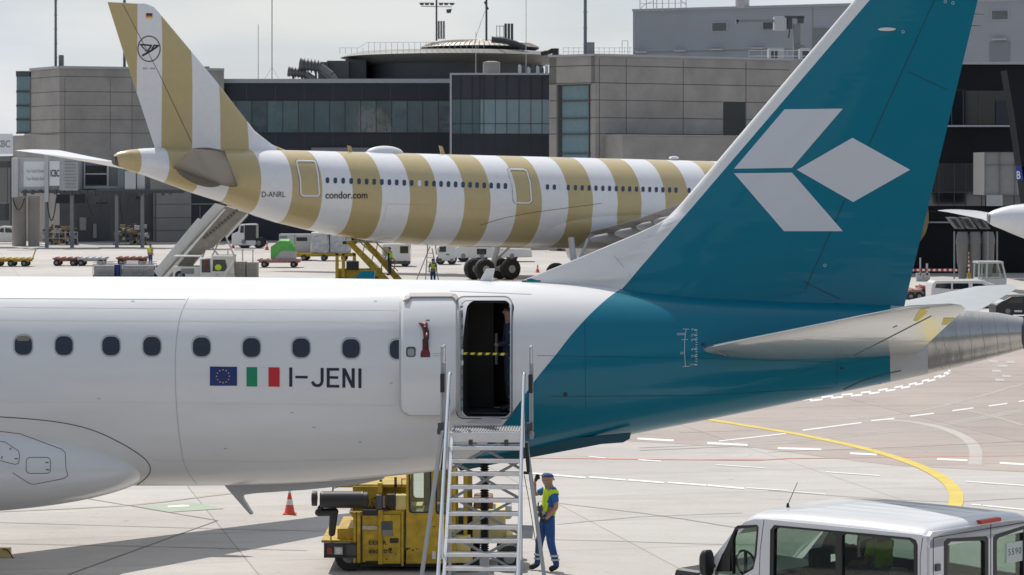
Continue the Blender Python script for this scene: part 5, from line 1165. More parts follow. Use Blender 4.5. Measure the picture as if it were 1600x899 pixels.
# ------------------------------------------------------------------ generic pieces
def wheel(name, x, Y, z, r, w_, parent, hub=True):
    m_ = MB().lathe((x, Y, z), [(r * .3, -w_ / 2 + .02), (r * .62, -w_ / 2), (r * .93, -w_ / 2), (r, -w_ * .35), (r, w_ * .35), (r * .93, w_ / 2), (r * .3, w_ / 2)], 20, 'y'); o = obj('wheel', m_, M_rub, parent, smooth=True)
    if hub: obj('rim', MB().lathe((x, Y, z), [(.02, -w_ / 2 - .012), (r * .2, -w_ / 2 - .02), (r * .42, -w_ / 2 - .008), (r * .5, -w_ / 2 + .02), (r * .5, 0)], 14, 'y'), M_grey, o)
    return o
def wpx(x, Y): return (x - CX) / F * Y
def dolly(x0, x1, yb, lab, m, deck=2.4, n=2, bar=None, load=None, group='baggage dollies on the apron'):
    Y = G(0, yb).y; T = thing('dolly', lab, 'dolly', tuple(G((x0 + x1) / 2, yb)), group=group, world=True)
    s_ = Y / F; r = .24; X0, X1 = wpx(x0, Y), wpx(x1, Y)
    m_ = MB().box(X0, X1, Y, Y + 1.6, .5, .62).box(X0 + .1, X1 - .1, Y + .1, Y + .2, .36, .5).box(X0 + .1, X1 - .1, Y + 1.4, Y + 1.5, .36, .5)
    k = X0 + .2
    while k < X1: m_.box(k, k + .06, Y - .02, Y + 1.62, .58, .68); k += .5
    obj('deck', m_, m, T)
    for i in range(n):
        t = .16 + .68 * i / max(1, n - 1)
        for dy in (.05, 1.45): wheel('wheel', X0 + (X1 - X0) * t, Y + dy, r, r, .14, T)
    if bar: m_ = MB(); m_.tube([(X1 if bar > 0 else X0, Y + .8, .5), (wpx(x1 + 6, Y) if bar > 0 else wpx(x0 - 6, Y), Y + .8, 1.3 if bar == 1 else .3)], .05, 6); obj('drawbar', m_, m, T)
    return T, Y
dolly(-14, 47, 417, 'yellow dolly with raised drawbar at the left edge', M_yel, bar=1, n=3)
dolly(82, 120, 416, 'red and grey flat dolly, left of the pair beyond the near jet', mat('dolly_red', (.30, .09, .07), .5, var=.3))
dolly(119, 164, 416, 'grey flat dolly coupled right of the red one', M_steel)
dolly(181, 228, 415, 'empty red edged dolly beside the worker in yellow', MATS['dolly_red'])
dolly(402, 469, 418.5, 'low red and white dolly carrying the green covered crate', mat('dolly_pink', (.42, .22, .20), .6, var=.35), n=2)
T, Yd = dolly(460, 552, 408, 'yellow pallet dolly under the plastic wrapped freight', M_yel, n=3)
T, Yd2 = dolly(438, 486, 407, 'yellow dolly under the grey air cargo container', M_yel2, n=2)
dolly(1420, 1440, 470, 'red and white dolly left of the white minivan', MATS['dolly_pink'], n=2); dolly(1437, 1462, 465, 'second red and white dolly partly behind the white minivan', MATS['dolly_red'], n=2)
# cargo
Y = G(0, 418.5).y + .3; T = thing('covered_crate', 'green tarpaulin covered crate on the low dolly', 'crate', (wpx(442, Y), Y, .62), world=True)
m_ = MB(); pbox(m_, 423.5, 391, 461, 406, Y, 1.3); obj('crate', m_, M_steel, T)
m_ = MB(); zz = lambda y: P(0, y, Y).z
rr = []
for yy, ix in ((-.03, 1), (.4, 0), (.95, 0), (1.33, 1)):
    rr.append([(wpx(a, Y), Y + yy, zz(b)) for a, b in ([(423, 404), (423, 386), (432, 380), (437, 376.5 - (0 if ix else 2)), (452, 377 - (0 if ix else 3)), (460, 386), (461, 391), (461.5, 393), (440, 392), (428, 404)])])
m_.rings(rr); obj('tarpaulin', m_, M_gtarp, T)
Y = Yd2 + .15; T = thing('air_cargo_container', 'grey air cargo container with a black label strip', 'container', (wpx(460, Y), Y, .68), world=True)
m_ = MB(); pprism(m_, [(436, 366), (485, 366), (485, 402), (442, 402), (436, 394)], Y, 1.5); obj('body', m_, M_lgrey, T, bevel=.03)
m_ = MB(); pbox(m_, 463, 371, 480, 377, Y - .02, .03); obj('label_strip', m_, M_black, T); m_ = MB(); pbox(m_, 437, 369, 449, 373, Y - .02, .03); pbox(m_, 460, 366, 461, 402, Y - .02, .03); obj('frame_strip', m_, M_grey, T)
for i, (x0, x1, lab) in enumerate(((486, 514, 'left plastic wrapped freight pallet on the yellow dolly'), (515, 547, 'right plastic wrapped freight pallet on the yellow dolly'))):
    Y = Yd + .1; rr = []; rnd = random.Random(i); X0, X1 = wpx(x0, Y), wpx(x1, Y)
    for k in range(8):
        t = k / 7; z = .68 + t * 1.6; j = .06; n_ = 28; ring = []
        for q in range(n_):
            a = 2 * math.pi * q / n_; ca, sa = math.cos(a), math.sin(a); e = .35
            ring.append(((X0 + X1) / 2 + (X1 - X0) / 2 * abs(ca) ** e * (1 if ca > 0 else -1) + rnd.uniform(-j, j), Y + .75 + .75 * abs(sa) ** e * (1 if sa > 0 else -1) + rnd.uniform(-j, j), z + rnd.uniform(-.05, .05)))
        rr.append(ring)
    m_ = MB().rings(rr); T = thing('freight_pallet', lab, 'pallet', ((X0 + X1) / 2, Y, .68), group='wrapped freight pallets', world=True); obj('wrapped_load', m_, M_wrap, T)
    m_ = MB().box(X0, X1, Y - .03, Y + 1.5, 2.15, 2.32); obj('cover_sheet', m_, M_refl, T, bevel=.06)
# mesh cages
for x0, x1, lab in ((145, 178, 'left grey mesh cage trolley below the striped tail'), (189, 240, 'right wide grey mesh cage trolley below the striped tail')):
    Y = 168; T = thing('cage_trolley', lab, 'trolley', (wpx((x0 + x1) / 2, Y), Y, 0), group='mesh cage trolleys', world=True); zt = P(0, 413, Y).z; X0, X1 = wpx(x0, Y), wpx(x1, Y)
    m_ = MB()
    for k in range(19):
        x = X0 + (X1 - X0) * k / 18
        for yy in (Y, Y + 1.4): m_.box(x - .015, x + .015, yy, yy + .03, .25, zt)
    for z in (.25, .7, 1.1, zt - .03):
        for yy in (Y - .01, Y + 1.41): m_.box(X0, X1, yy, yy + .04, z, z + .04)
    obj('mesh_cage', m_, M_steel, T); m_ = MB().box(X0 + .05, X1 - .05, Y + .2, Y + 1.3, .25, zt - .12); obj('load', m_, mat('bags_grey', (.30, .30, .31), .8, var=.4, vscale=3, bump=.05, bscale=4), T, bevel=.05)
    m_ = MB().box(X0, X1, Y, Y + 1.4, .15, .25); obj('base', m_, M_dgrey, T)
    for t in (.1, .9): wheel('wheel', X0 + (X1 - X0) * t, Y + .1, .12, .12, .06, T, False)
for x0, x1, y0, lab in ((176, 190, 414, 'blue wrapped bundle between the two mesh cages'), (241, 256, 415, 'blue wrapped bundle right of the wide mesh cage')):
    Y = 168.3; rnd = random.Random(x0); m_ = MB(); zt = P(0, y0, Y).z; X0, X1 = wpx(x0, Y), wpx(x1, Y)
    rr = [[((X0 + X1) / 2 + (X1 - X0) / 2 * math.cos(a) * (1 - .3 * t * t) + rnd.uniform(-.05, .05), Y + .4 + .4 * math.sin(a), t * zt) for a in [2 * math.pi * q / 14 for q in range(14)]] for t in (0, .2, .4, .6, .8, .95, 1)]
    m_.rings(rr); solo('wrapped_bundle', m_, mat('bundle_blue', (.02, .05, .22), .7, var=.3), lab, 'bundle', group='blue wrapped bundles')
# cones
def cone(px, yb, h, lab):
    g_ = G(px, yb); T = thing('traffic_cone', lab, 'traffic cone', tuple(g_), group='orange traffic cones')
    k = h / .75
    def ring(z): return (.155 * (1 - z / .78) + .02) * k
    def seg(z0, z1, e=0): return MB().lathe((0, 0, 0), [(ring(z0) + e, z0 * k), (ring(z1) + e, z1 * k)], 24)
    b_ = MB().box(-.2 * k, .2 * k, -.2 * k, .2 * k, 0, .035 * k); b_.lathe((0, 0, 0), [(.18 * k, .035 * k), (ring(.06), .06 * k), (ring(.7), .70 * k), (ring(.74) * .8, .735 * k), (.01, .735 * k)], 24)
    obj('cone_body', b_, M_orange, T, smooth=True, bevel=0); c_ = MB().lathe((0, 0, 0), [(ring(.30) + .003, .30 * k), (ring(.47) + .003, .47 * k)], 24); obj('reflective_band', c_, M_refl, T, smooth=True)
    c_ = MB().lathe((0, 0, 0), [(ring(.66) + .004, .66 * k), (ring(.74) + .003, .74 * k), (.01, .742 * k)], 24); obj('top_band', c_, M_refl, T, smooth=True)
    return T
cone(452.5, 803.5, .50, 'orange and white traffic cone under the drain mast of the near jet')
cone(364, 388, .75, 'small orange cone left of the pair by the white tow tractor'); cone(387, 388, .75, 'small orange cone right of the pair by the white tow tractor')
cone(417, 391, .8, 'small orange cone behind the green covered crate'); cone(840, 426, .6, 'small orange cone under the striped airliner right of its wheels')

# generic vehicle: side profile in photo pixels at distance Y
def vehicle(name, lab, cat, prof, Y, wid, m, wins=(), wheels=(), extras=(), group=None, bev=.06, glassm=None, yb=None):
    cx = sum(p[0] for p in prof) / len(prof); T = thing(name, lab, cat, (wpx(cx, Y), Y, 0), group=group, world=True)
    m_ = MB(); pprism(m_, prof, Y, wid); obj('body', m_, m, T, bevel=bev)
    for wpoly in wins: m_ = MB(); pprism(m_, wpoly, Y - .012, .03); pprism(m_, wpoly, Y + wid - .018, .03); obj('window', m_, glassm or M_glassd, T)
    for x, r in wheels:
        for dy in (.12, wid - .12): wheel('wheel', wpx(x, Y), Y + dy, r, r, .22, T)
    for nm, poly, dy, dd, mm_ in extras: m_ = MB(); pprism(m_, poly, Y + dy, dd); obj(nm, m_, mm_, T, bevel=.01)
    return T
rc = lambda x0, y0, x1, y1: [(x0, y0), (x1, y0), (x1, y1), (x0, y1)]
Yc = G(0, 381.5).y
vehicle('hatchback_car', 'white hatchback car parked at the left edge under the bridge', 'car', [(-28, 367), (-14, 364), (-4, 355.5), (2, 353.5), (18, 354), (26, 360), (29, 364), (31, 370), (30.5, 378), (-30, 378)], Yc, 1.75, M_wveh,
        [[(-3, 363), (1, 357), (6, 356.5), (6, 363.5)], [(8, 356.5), (16, 357), (22, 362), (20, 364), (8, 363.5)]], ((24, .32), (-17, .32)), (('rear_light', rc(28.5, 363, 30, 368), -.01, .1, M_red), ('sill', rc(-28, 376, 30, 378.5), .02, 1.7, M_dgrey)))
Yt = 180
vehicle('tow_tractor', 'white tow tractor parked behind the boarding stairs', 'tractor', [(362, 366), (372, 362), (374, 351), (395, 350), (400, 351), (400, 384), (362, 384)], 236, 2.4, M_wveh, [[(376, 353), (381, 353), (381, 364), (375, 364)]], ((381, .62), (404, .5)), (('dark_front', rc(382, 352, 400, 376), -.03, .1, M_black),))
vehicle('cab_truck', 'white box truck behind the worker on the yellow steps', 'truck', [(596, 384), (600, 381.5), (640, 381.5), (641, 412), (597, 412)], 190, 2.2, M_wveh, [rc(625, 385, 638, 396)], ((604, .35), (633, .35)), (('dark_skirt', rc(598, 408, 641, 413), -.02, .2, M_dgrey), ('side_panel', rc(599, 386, 610, 400), -.02, .05, M_concl)))
vehicle('cab_truck', 'white pickup truck with a small green door mark under the airliner', 'truck', [(683, 388), (687, 384), (700, 383), (712, 386), (712, 408), (684, 408)], 194, 2.0, M_wveh, [[(687, 386), (697, 385), (697, 394), (686, 394)]], ((706, .36), (688, .36)), (('door_mark', rc(697, 397, 702, 399), -.02, .03, M_green), ('bumper', rc(682, 404, 690, 408), -.03, .2, M_dgrey)))
vehicle('tank_truck', 'long white tanker truck behind the airliner main wheels', 'truck', [(712, 388), (720, 384), (766, 385), (772, 388), (830, 390), (832, 402), (712, 404)], 200, 2.3, M_wveh, [rc(745, 389, 760, 398)], ((753, .5), (724, .5), (800, .5)))
# minivan, buggy and dark car right
vehicle('minivan', 'white minivan parked right of the teal fin', 'van', [(1455, 452), (1457, 443), (1462, 439), (1535, 438), (1552, 444), (1566, 454), (1572, 460), (1572, 480), (1456, 480)], 132, 1.9, M_wveh,
        [[(1461, 450), (1463, 443.5), (1486, 443), (1486, 452)], [(1489, 443), (1513, 443), (1514, 452), (1489, 452)], [(1520, 443), (1534, 443.5), (1545, 449), (1545, 453), (1520, 453)]], ((1473, .33), (1552, .33)), (('sill', rc(1456, 478, 1572, 482), .02, 1.8, M_dgrey),))
T = thing('glazed_cart', 'small grey electric cart with a glazed cab behind the minivan', 'cart', (wpx(1550, 139), 139, 0), world=True)
m_ = MB()
for a, b_ in (((1529, 441), (1530, 411)), ((1541, 441), (1542, 411)), ((1566, 411), (1572, 436))): 
    for yy in (139, 140.4): p0, p1 = P(*a, 139), P(*b_, 139); m_.tube([(p0.x, yy, p0.z), (p1.x, yy, p1.z)], .05, 6)
pbox(m_, 1528, 409, 1568, 412, 138.9, 1.6); obj('cab_frame', m_, M_lgrey, T)
m_ = MB(); pprism(m_, [(1531, 413), (1565, 413), (1570, 435), (1531, 435)], 139, .02); obj('cab_glass', m_, M_cl, T)
m_ = MB(); pbox(m_, 1528, 435, 1573, 460, 139, 1.5); obj('body', m_, M_lgrey, T, bevel=.05)
for x in (1535, 1566): wheel('wheel', wpx(x, 139), 139, .22, .22, .15, T)
vehicle('parked_car', 'dark parked car with a pale bonnet at the right edge beyond the tail cone', 'car', [(1556, 478), (1566, 471), (1580, 464), (1600, 463), (1640, 465), (1650, 475), (1650, 492), (1556, 492)], 123, 1.8, M_black, [[(1572, 474), (1583, 467), (1598, 466), (1598, 474)]], ((1575, .33), (1630, .33)), (('bonnet', [(1557, 474), (1570, 469), (1590, 465.5), (1600, 472), (1580, 477), (1558, 478)], .02, 1.7, M_wveh), ('number_plate', rc(1585, 485, 1597, 488), -.03, .05, M_refl)))
# white tail at the right edge
YT = 150; T = thing('white_jet_tail', 'white aircraft tail cone with one stabiliser poking in at the right edge', 'aircraft', (wpx(1620, YT), YT, 0), world=True)
sp_ = [(1546, 332, 350), (1553, 328.5, 354), (1565, 324.5, 358.5), (1580, 321, 365), (1600, 318.5, 373), (1640, 316, 388), (1700, 315, 402), (1900, 315, 415)]
rr = []
for x, t_, b_ in sp_:
    X = wpx(x, YT); zc = (P(0, t_, YT).z + P(0, b_, YT).z) / 2; r_ = (P(0, t_, YT).z - P(0, b_, YT).z) / 2; rr.append([(X, YT + r_ * math.cos(a), zc + r_ * math.sin(a)) for a in [2 * math.pi * q / 36 for q in range(36)]])
obj('fuselage', MB().rings(rr), M_gwhite, T, smooth=True)
rr2 = []; 
for x, r_ in ((1543, 7.5), (1546, 9), (1551, 10.2), (1552, 10.3)): X = wpx(x, YT); zc = P(0, 341, YT).z; rr2.append([(X, YT + r_ * YT / F * math.cos(a), zc + r_ * YT / F * math.sin(a)) for a in [2 * math.pi * q / 28 for q in range(28)]])
obj('exhaust', MB().rings(rr2), M_grey, T, smooth=True)
rg = []
for v, xle, xte, y in ((0, 1640, 1545, 347), (2, 1600, 1535, 342), (6, 1530, 1480, 331), (7.2, 1505, 1466, 329), (7.6, 1490, 1465, 328.5)):
    Y = YT + v; rg.append(airfoil_ring(P(xle, y, Y), P(xte, y + .5, Y), .09))
obj('stabiliser', MB().rings(rg), M_gwhite, T, smooth=True)

# ------------------------------------------------------------------ people
def person(label, loc, rz=0, h=1.76, J=None, clothes='worker', group=None, hands=False, world_parent=None):
    """J: joint overrides in body frame: x forward, y left, z up (metres for a 1.76 m body)"""
    k = h / 1.76
    D = dict(pel=(0, 0, .95), sp=(0, 0, 1.12), ch=(0, 0, 1.32), nk=(0, 0, 1.49), jw=(.015, 0, 1.57), hd=(.02, 0, 1.65), cr=(.01, 0, 1.72),
             ls=(0, .18, 1.42), le=(-.03, .24, 1.13), lw=(.04, .25, .88), lh=(.06, .25, .80), rs=(0, -.18, 1.42), re=(-.03, -.24, 1.13), rw=(.04, -.25, .88), rh=(.06, -.25, .80),
             lhp=(0, .09, .90), lk=(.02, .10, .50), la=(-.02, .11, .09), lt=(.15, .12, .04), rhp=(0, -.09, .90), rk=(.02, -.10, .50), ra=(-.02, -.11, .09), rt=(.15, -.12, .04))
    J = dict(J or {}); face = J.pop('face', (1, 0, 0)); D.update(J)
    Rr = dict(pel=(.155, .115), sp=(.145, .105), ch=(.16, .115), nk=(.058, .058), jw=(.082, .092), hd=(.105, .125), cr=(.08, .088), ls=(.068,) * 2, le=(.043,) * 2, lw=(.031, .028), lh=(.035, .02), rs=(.068,) * 2, re=(.043,) * 2, rw=(.031, .028), rh=(.035, .02),
              lhp=(.095,) * 2, lk=(.062,) * 2, la=(.045,) * 2, lt=(.04, .03), rhp=(.095,) * 2, rk=(.062,) * 2, ra=(.045,) * 2, rt=(.04, .03))
    E = [('pel', 'sp'), ('sp', 'ch'), ('ch', 'nk'), ('nk', 'jw'), ('jw', 'hd'), ('hd', 'cr'), ('ch', 'ls'), ('ls', 'le'), ('le', 'lw'), ('lw', 'lh'), ('ch', 'rs'), ('rs', 're'), ('re', 'rw'), ('rw', 'rh'),
         ('pel', 'lhp'), ('lhp', 'lk'), ('lk', 'la'), ('la', 'lt'), ('pel', 'rhp'), ('rhp', 'rk'), ('rk', 'ra'), ('ra', 'rt')]
    if hands:
        for s_, hd_, wr in (('l', 'lh', 'lw'), ('r', 'rh', 'rw')):
            a, b_ = Vector(D[wr]), Vector(D[hd_]); d = (b_ - a).normalized(); side = d.cross(Vector((0, 1, 0))).normalized(); curl = Vector((0, 1 if s_ == 'r' else -1, 0))
            for i, (o_, L) in enumerate(((-.026, .030), (-.009, .036), (.009, .034), (.026, .026))):
                p1 = b_ + side * o_ + d * .03; p2 = p1 + d * L * .8 + curl * .012; p3 = p2 + curl * .024 + d * .004
                for n_, q, r_ in ((f'{s_}f{i}a', p1, .0095), (f'{s_}f{i}b', p2, .009), (f'{s_}f{i}c', p3, .008)): D[n_] = tuple(q); Rr[n_] = (r_, r_)
                E += [(hd_, f'{s_}f{i}a'), (f'{s_}f{i}a', f'{s_}f{i}b'), (f'{s_}f{i}b', f'{s_}f{i}c')]
            t1 = b_ + side * .042 - d * .005 + curl * .008; t2 = t1 + d * .03 + curl * .02
            for n_, q, r_ in ((f'{s_}ta', t1, .011), (f'{s_}tb', t2, .009)): D[n_] = tuple(q); Rr[n_] = (r_, r_)
            E += [(hd_, f'{s_}ta'), (f'{s_}ta', f'{s_}tb')]
    names = list(D); idx = {n: i for i, n in enumerate(names)}
    me = bpy.data.meshes.new('b'); me.from_pydata([tuple(c * k for c in D[n]) for n in names], [(idx[a], idx[b]) for a, b in E], [])
    o = bpy.data.objects.new('b', me); C.objects.link(o)
    sk = o.modifiers.new('s', 'SKIN'); sk.use_smooth_shade = True
    if not me.skin_vertices: 
        bm = bmesh.new(); bm.from_mesh(me); bm.verts.layers.skin.verify(); bm.to_mesh(me); bm.free()
    for n in names: sv = me.skin_vertices[0].data[idx[n]]; sv.radius = tuple(r * k for r in Rr[n]); sv.use_root = n == 'pel'
    ss = o.modifiers.new('u', 'SUBSURF'); ss.levels = ss.render_levels = 2 if hands else 1
    dg = bpy.context.evaluated_depsgraph_get(); dg.update(); bm_ = bpy.data.meshes.new_from_object(o.evaluated_get(dg)); bpy.data.objects.remove(o)
    root = thing('person', label, 'person', loc, rz, group)
    bm_.materials.clear(); bm_.materials.append(M_skin); bm_.polygons.foreach_set('use_smooth', [True] * len(bm_.polygons))
    body = obj('body', bm_, None, root); V = [v.co.copy() for v in bm_.vertices]; N = [v.normal.copy() for v in bm_.vertices]
    SK = [(n1, n2, Vector(D[n1]) * k, Vector(D[n2]) * k) for n1, n2 in E]
    def closest(p):
        best = None
        for n1, n2, a, b_ in SK:
            d = b_ - a; t = max(0, min(1, (p - a).dot(d) / max(d.length_squared, 1e-9))); L = (p - a - d * t).length - .5 * (Rr[n1][0] + Rr[n2][0]) * k * .5
            if best is None or L < best[0]: best = (L, n1, n2, t)
        return best
    near_ = [closest(v) for v in V]
    def shell(name, pred, off, m, th=0):
        keep = [p for p in bm_.polygons if all(pred(V[i], near_[i]) for i in p.vertices)]
        if not keep: return None
        ids = sorted({i for p in keep for i in p.vertices}); mp_ = {i: j for j, i in enumerate(ids)}
        mb_ = MB(); mb_.v = [tuple(V[i] + N[i] * off) for i in ids]; mb_.f = [tuple(mp_[i] for i in p.vertices) for p in keep]; mb_.m = [0] * len(keep)
        me_ = bpy.data.meshes.new(name); me_.from_pydata(mb_.v, [], mb_.f); me_.materials.append(m); me_.polygons.foreach_set('use_smooth', [True] * len(me_.polygons))
        o_ = bpy.data.objects.new(name, me_); C.objects.link(o_); o_.parent = root
        if th: sm_ = o_.modifiers.new('s', 'SOLIDIFY'); sm_.thickness = th; sm_.offset = -1
        return o_
    leg = ('lhp', 'lk', 'la', 'rhp', 'rk', 'ra'); z_ = lambda a: a * k
    isleg = lambda n: n[1] in leg or n[2] in ('lhp', 'rhp', 'lk', 'rk', 'la', 'ra')
    foot = lambda n: n[2] in ('lt', 'rt')
    arm = lambda n: n[1] in ('ls', 'le', 'lw', 'rs', 're', 'rw', 'lh', 'rh') or n[1][1:2] in ('f', 't') and n[1] not in ('lt', 'rt')
    hand_ = lambda n: n[2] in ('lh', 'rh') and n[3] > .3 or n[1] in ('lh', 'rh') or (len(n[1]) > 2 and n[1][1] == 'f') or n[1] in ('lta', 'rta')
    hipz = min(D['pel'][2], 9) * k
    tm = clothes.get('legs', M_blue); tt = clothes.get('top', M_tee)
    shell('trousers', lambda p, n: (isleg(n) and not foot(n) and not (n[2] in ('la', 'ra') and n[3] > .97)) or (n[1] == 'pel' and p.z < hipz + .07 * k), .014 * k, tm, .004)
    shell('shirt', lambda p, n: ((n[1] in ('pel', 'sp', 'ch') and p.z > hipz - .02 * k and p.z < D['nk'][2] * k - .02 * k) or (n[1] in ('ls', 'rs') and (n[3] < (.72 if clothes.get('short', True) else 2))) or n[2] in ('ls', 'rs') or (not clothes.get('short', True) and n[1] in ('le', 're') and n[3] < .9)), .012 * k, tt, .003)
    if clothes.get('vest', True):
        zt_ = D['nk'][2] * k - .035 * k
        shell('vest', lambda p, n: (n[1] in ('pel', 'sp', 'ch') or n[2] in ('ls', 'rs')) and p.z > hipz + .03 * k and p.z < zt_ and not (arm(n)), .026 * k, clothes.get('vestm', M_vest), .004)
        for zz_ in clothes.get('bands', (.13, .22)):
            shell('vest_band', lambda p, n: (n[1] in ('pel', 'sp', 'ch')) and hipz + (zz_ - .035) * k < p.z < hipz + (zz_ + .035) * k and not arm(n), .037 * k, M_band, .004)
    shell('boot', lambda p, n: n[1] in ('la', ) or n[2] == 'lt' or (n[2] == 'la' and n[3] > .93), .014 * k, M_boot, .004); shell('boot', lambda p, n: n[1] == 'ra' or n[2] == 'rt' or (n[2] == 'ra' and n[3] > .93), .014 * k, M_boot, .004)
    if clothes.get('gloves'): shell('glove', lambda p, n: hand_(n) and n[2][0] == 'l', .004, M_black, .002); shell('glove', lambda p, n: hand_(n) and n[2][0] == 'r', .004, M_black, .002)
    hd = Vector(D['hd']) * k
    fwd = Vector(face).normalized(); lf = Vector((0, 0, 1)).cross(fwd)
    hz = hd.z
    head = lambda n: n[1] in ('jw', 'hd') or n[2] in ('jw', 'hd', 'cr')
    shell('hair', lambda p, n: head(n) and ((p - hd).dot(fwd) < .035 * k and p.z > hz - .04 * k or p.z > hz + .035 * k), .008 * k, clothes.get('hair', M_hair))
    if clothes.get('cap'):
        shell('cap', lambda p, n: head(n) and p.z > hz + .012 * k - .25 * (p - hd).dot(fwd) * 0, .016 * k, clothes['cap'], .004)
        bill = MB(); c_ = hd - fwd * .085 * k + Vector((0, 0, .015 * k)); b1 = [c_ + lf * x * k - fwd * y * k + Vector((0, 0, zq * k)) for x, y, zq in ((-.06, 0, 0), (-.055, .035, -.05), (-.02, .05, -.065), (.02, .05, -.065), (.055, .035, -.05), (.06, 0, 0))]
        bill.v = [tuple(p) for p in b1] + [tuple(p + Vector((0, 0, .008))) for p in b1]; bill.f = [tuple(range(6))[::-1], tuple(range(6, 12))] + [(i, (i + 1) % 6, 6 + (i + 1) % 6, 6 + i) for i in range(6)]; bill.m = [0] * 8
        obj('cap_bill', bill, clothes['cap'], root)
    if clothes.get('beard'): shell('beard', lambda p, n: head(n) and (p - hd).dot(fwd) > .01 * k and p.z < hz - .035 * k and p.z > hz - .12 * k, .006 * k, M_beard)
    if hands or clothes.get('face'):
        for s_ in (-1, 1): obj('eye', MB().ell(hd + fwd * .082 * k + lf * .03 * s_ * k + Vector((0, 0, .008 * k)), .011, .011, .007, 8, 6), M_hair, root, smooth=True)
        obj('nose', MB().ell(hd + fwd * .092 * k + Vector((0, 0, -.018 * k)), .020, .014, .024, 10, 8), M_skin, root, smooth=True)
        obj('mouth', MB().ell(hd + fwd * .088 * k + Vector((0, 0, -.058 * k)), .01, .022, .006, 10, 6), mat('lip', (.25, .09, .07), .6), root, smooth=True)
        for s_ in (-1, 1): obj('ear', MB().ell(hd + lf * .088 * s_ * k - fwd * .005, .022, .012, .03, 8, 6), M_skin, root, smooth=True)
    return root
# worker beside the stairs, facing left with a raised gloved fist
gw = G(856, 892)
wk = person('worker in blue cap and yellow vest beside the stairs, fist raised to his brow', (gw.x, gw.y, 0), R(180 + 12), 1.78,
    J=dict(pel=(0, 0, .95), sp=(-.02, 0, 1.12), ch=(-.05, 0, 1.33), nk=(-.03, 0, 1.50), jw=(.0, 0, 1.575), hd=(.01, 0, 1.655), cr=(-.005, 0, 1.73), face=(1, .25, .05),
           rs=(-.03, -.19, 1.43), re=(.20, -.20, 1.33), rw=(.20, -.17, 1.56), rh=(.17, -.15, 1.64),
           ls=(-.07, .18, 1.42), le=(-.10, .25, 1.15), lw=(.06, .20, .97), lh=(.10, .17, .93),
           rhp=(.02, -.09, .92), rk=(.13, -.10, .51), ra=(.16, -.12, .10), rt=(.30, -.13, .04), lhp=(-.01, .09, .92), lk=(-.03, .11, .50), la=(-.14, .12, .09), lt=(.0, .13, .04)),
    clothes=dict(cap=mat('cap_blue', (.035, .07, .2), .8), beard=True, gloves=True, hair=M_beard, bands=(.10, .20)), hands=True)
m_ = MB(); rnd = random.Random(3)
for q in range(9): m_.cyl((.14 + rnd.uniform(-.02, .05), -.06 + rnd.uniform(-.1, .1), 1.12 + rnd.uniform(-.12, .12)), (.16 + rnd.uniform(-.02, .05), -.06 + rnd.uniform(-.1, .1), 1.06 + rnd.uniform(-.14, .1)), .014, n=6)
m_.ell((.10, -.03, 1.06), .07, .1, .13, 10, 8); obj('tool_pouch', m_, M_dgrey, wk)
for zz_, ax in ((.30, 'l'), (.24, 'l')): pass
for c_, r_, h_ in (((-.095, .115, .27), .082, .035), ((-.11, .117, .20), .08, .03), ((.15, -.112, .27), .082, .035), ((.152, -.114, .20), .08, .03)): obj('trouser_band', MB().lathe(c_, [(r_, 0), (r_ - .001, h_)], 20), M_band, wk, smooth=True)
# far workers
person('worker in yellow vest standing left of the boarding stairs truck', tuple(G(235, 416)), R(60), 1.72, clothes=dict(hair=M_hair, short=True, top=M_skin))
person('worker in yellow vest and black trousers standing on the yellow steps', (wpx(609, 155), 155, .78), R(160), 1.78, clothes=dict(legs=M_black, top=M_black, short=False))
gq = Vector((wpx(676.5, 158), 158, 0))
person('worker in yellow vest seen from behind at the foot of the ladder', tuple(gq), R(80), 1.75, clothes=dict(cap=mat('cap_blue', (.035, .07, .2), .8)))
# crew member in the doorway
pd = EA.world((du1 - .11, -.62, dz0 + .04))
person('dark haired cabin crew member standing inside the rear doorway', tuple(pd), R(180), 1.70, J=dict(face=(1, -.35, 0), le=(.02, .23, 1.15), lw=(.20, .12, 1.10), lh=(.26, .08, 1.10)), clothes=dict(vest=False, top=mat('uniform_navy', (.02, .03, .06), .8), legs=mat('uniform_navy', (.02, .03, .06), .8), short=False, face=True))

# ------------------------------------------------------------------ boarding stairs behind, with truck
YS = 166; T = thing('boarding_stairs_truck', 'white covered boarding stairs on a truck below the striped tail', 'stairs truck', (wpx(310, YS), YS, 0), world=True)
m_ = MB(); pprism(m_, [(240, 424), (309, 341), (314, 343), (318, 337), (336, 318), (358, 324), (262, 434), (248, 434)], YS + 1.9, .08); obj('side_panel', m_, M_wveh, T, bevel=.02)
m_ = MB(); pprism(m_, [(250, 434), (305, 372), (352, 322), (386, 333), (372, 346), (330, 388), (318, 392), (283, 434)], YS + .4, 1.45); obj('flight_underside', m_, mat('underside_brown', (.26, .235, .20), .7, var=.2), T)
m_ = MB(); pprism(m_, [(254, 434), (304, 378), (350, 326), (352, 328), (306, 381), (262, 434)], YS + .3, .15); pprism(m_, [(262, 416), (317, 351), (319, 353), (264, 418)], YS + 1.85, .1); pprism(m_, [(330, 350), (336, 344), (338, 346), (332, 352)], YS + 1.8, .1); obj('handrail', m_, M_wveh, T)
m_ = MB()
for i in range(13): x = 317 + i * 4.6; y = 371 - i * 3.9; pprism(m_, [(x, y), (x + 2.4, y - 1.5), (x + 5, y + 1.5), (x + 2.6, y + 3.2)], YS + .32, .1)
for i in range(9): x = 350 + i * 4; y = 370 - i * 3.9; pprism(m_, [(x, y), (x + 2.2, y - 1.5), (x + 4.6, y + 2), (x + 2.4, y + 3.6)], YS + .32, .1)
obj('step_edges', m_, M_dgrey, T)
m_ = MB(); pprism(m_, [(352, 370), (386, 334), (388, 336), (354, 373)], YS + .25, .1)
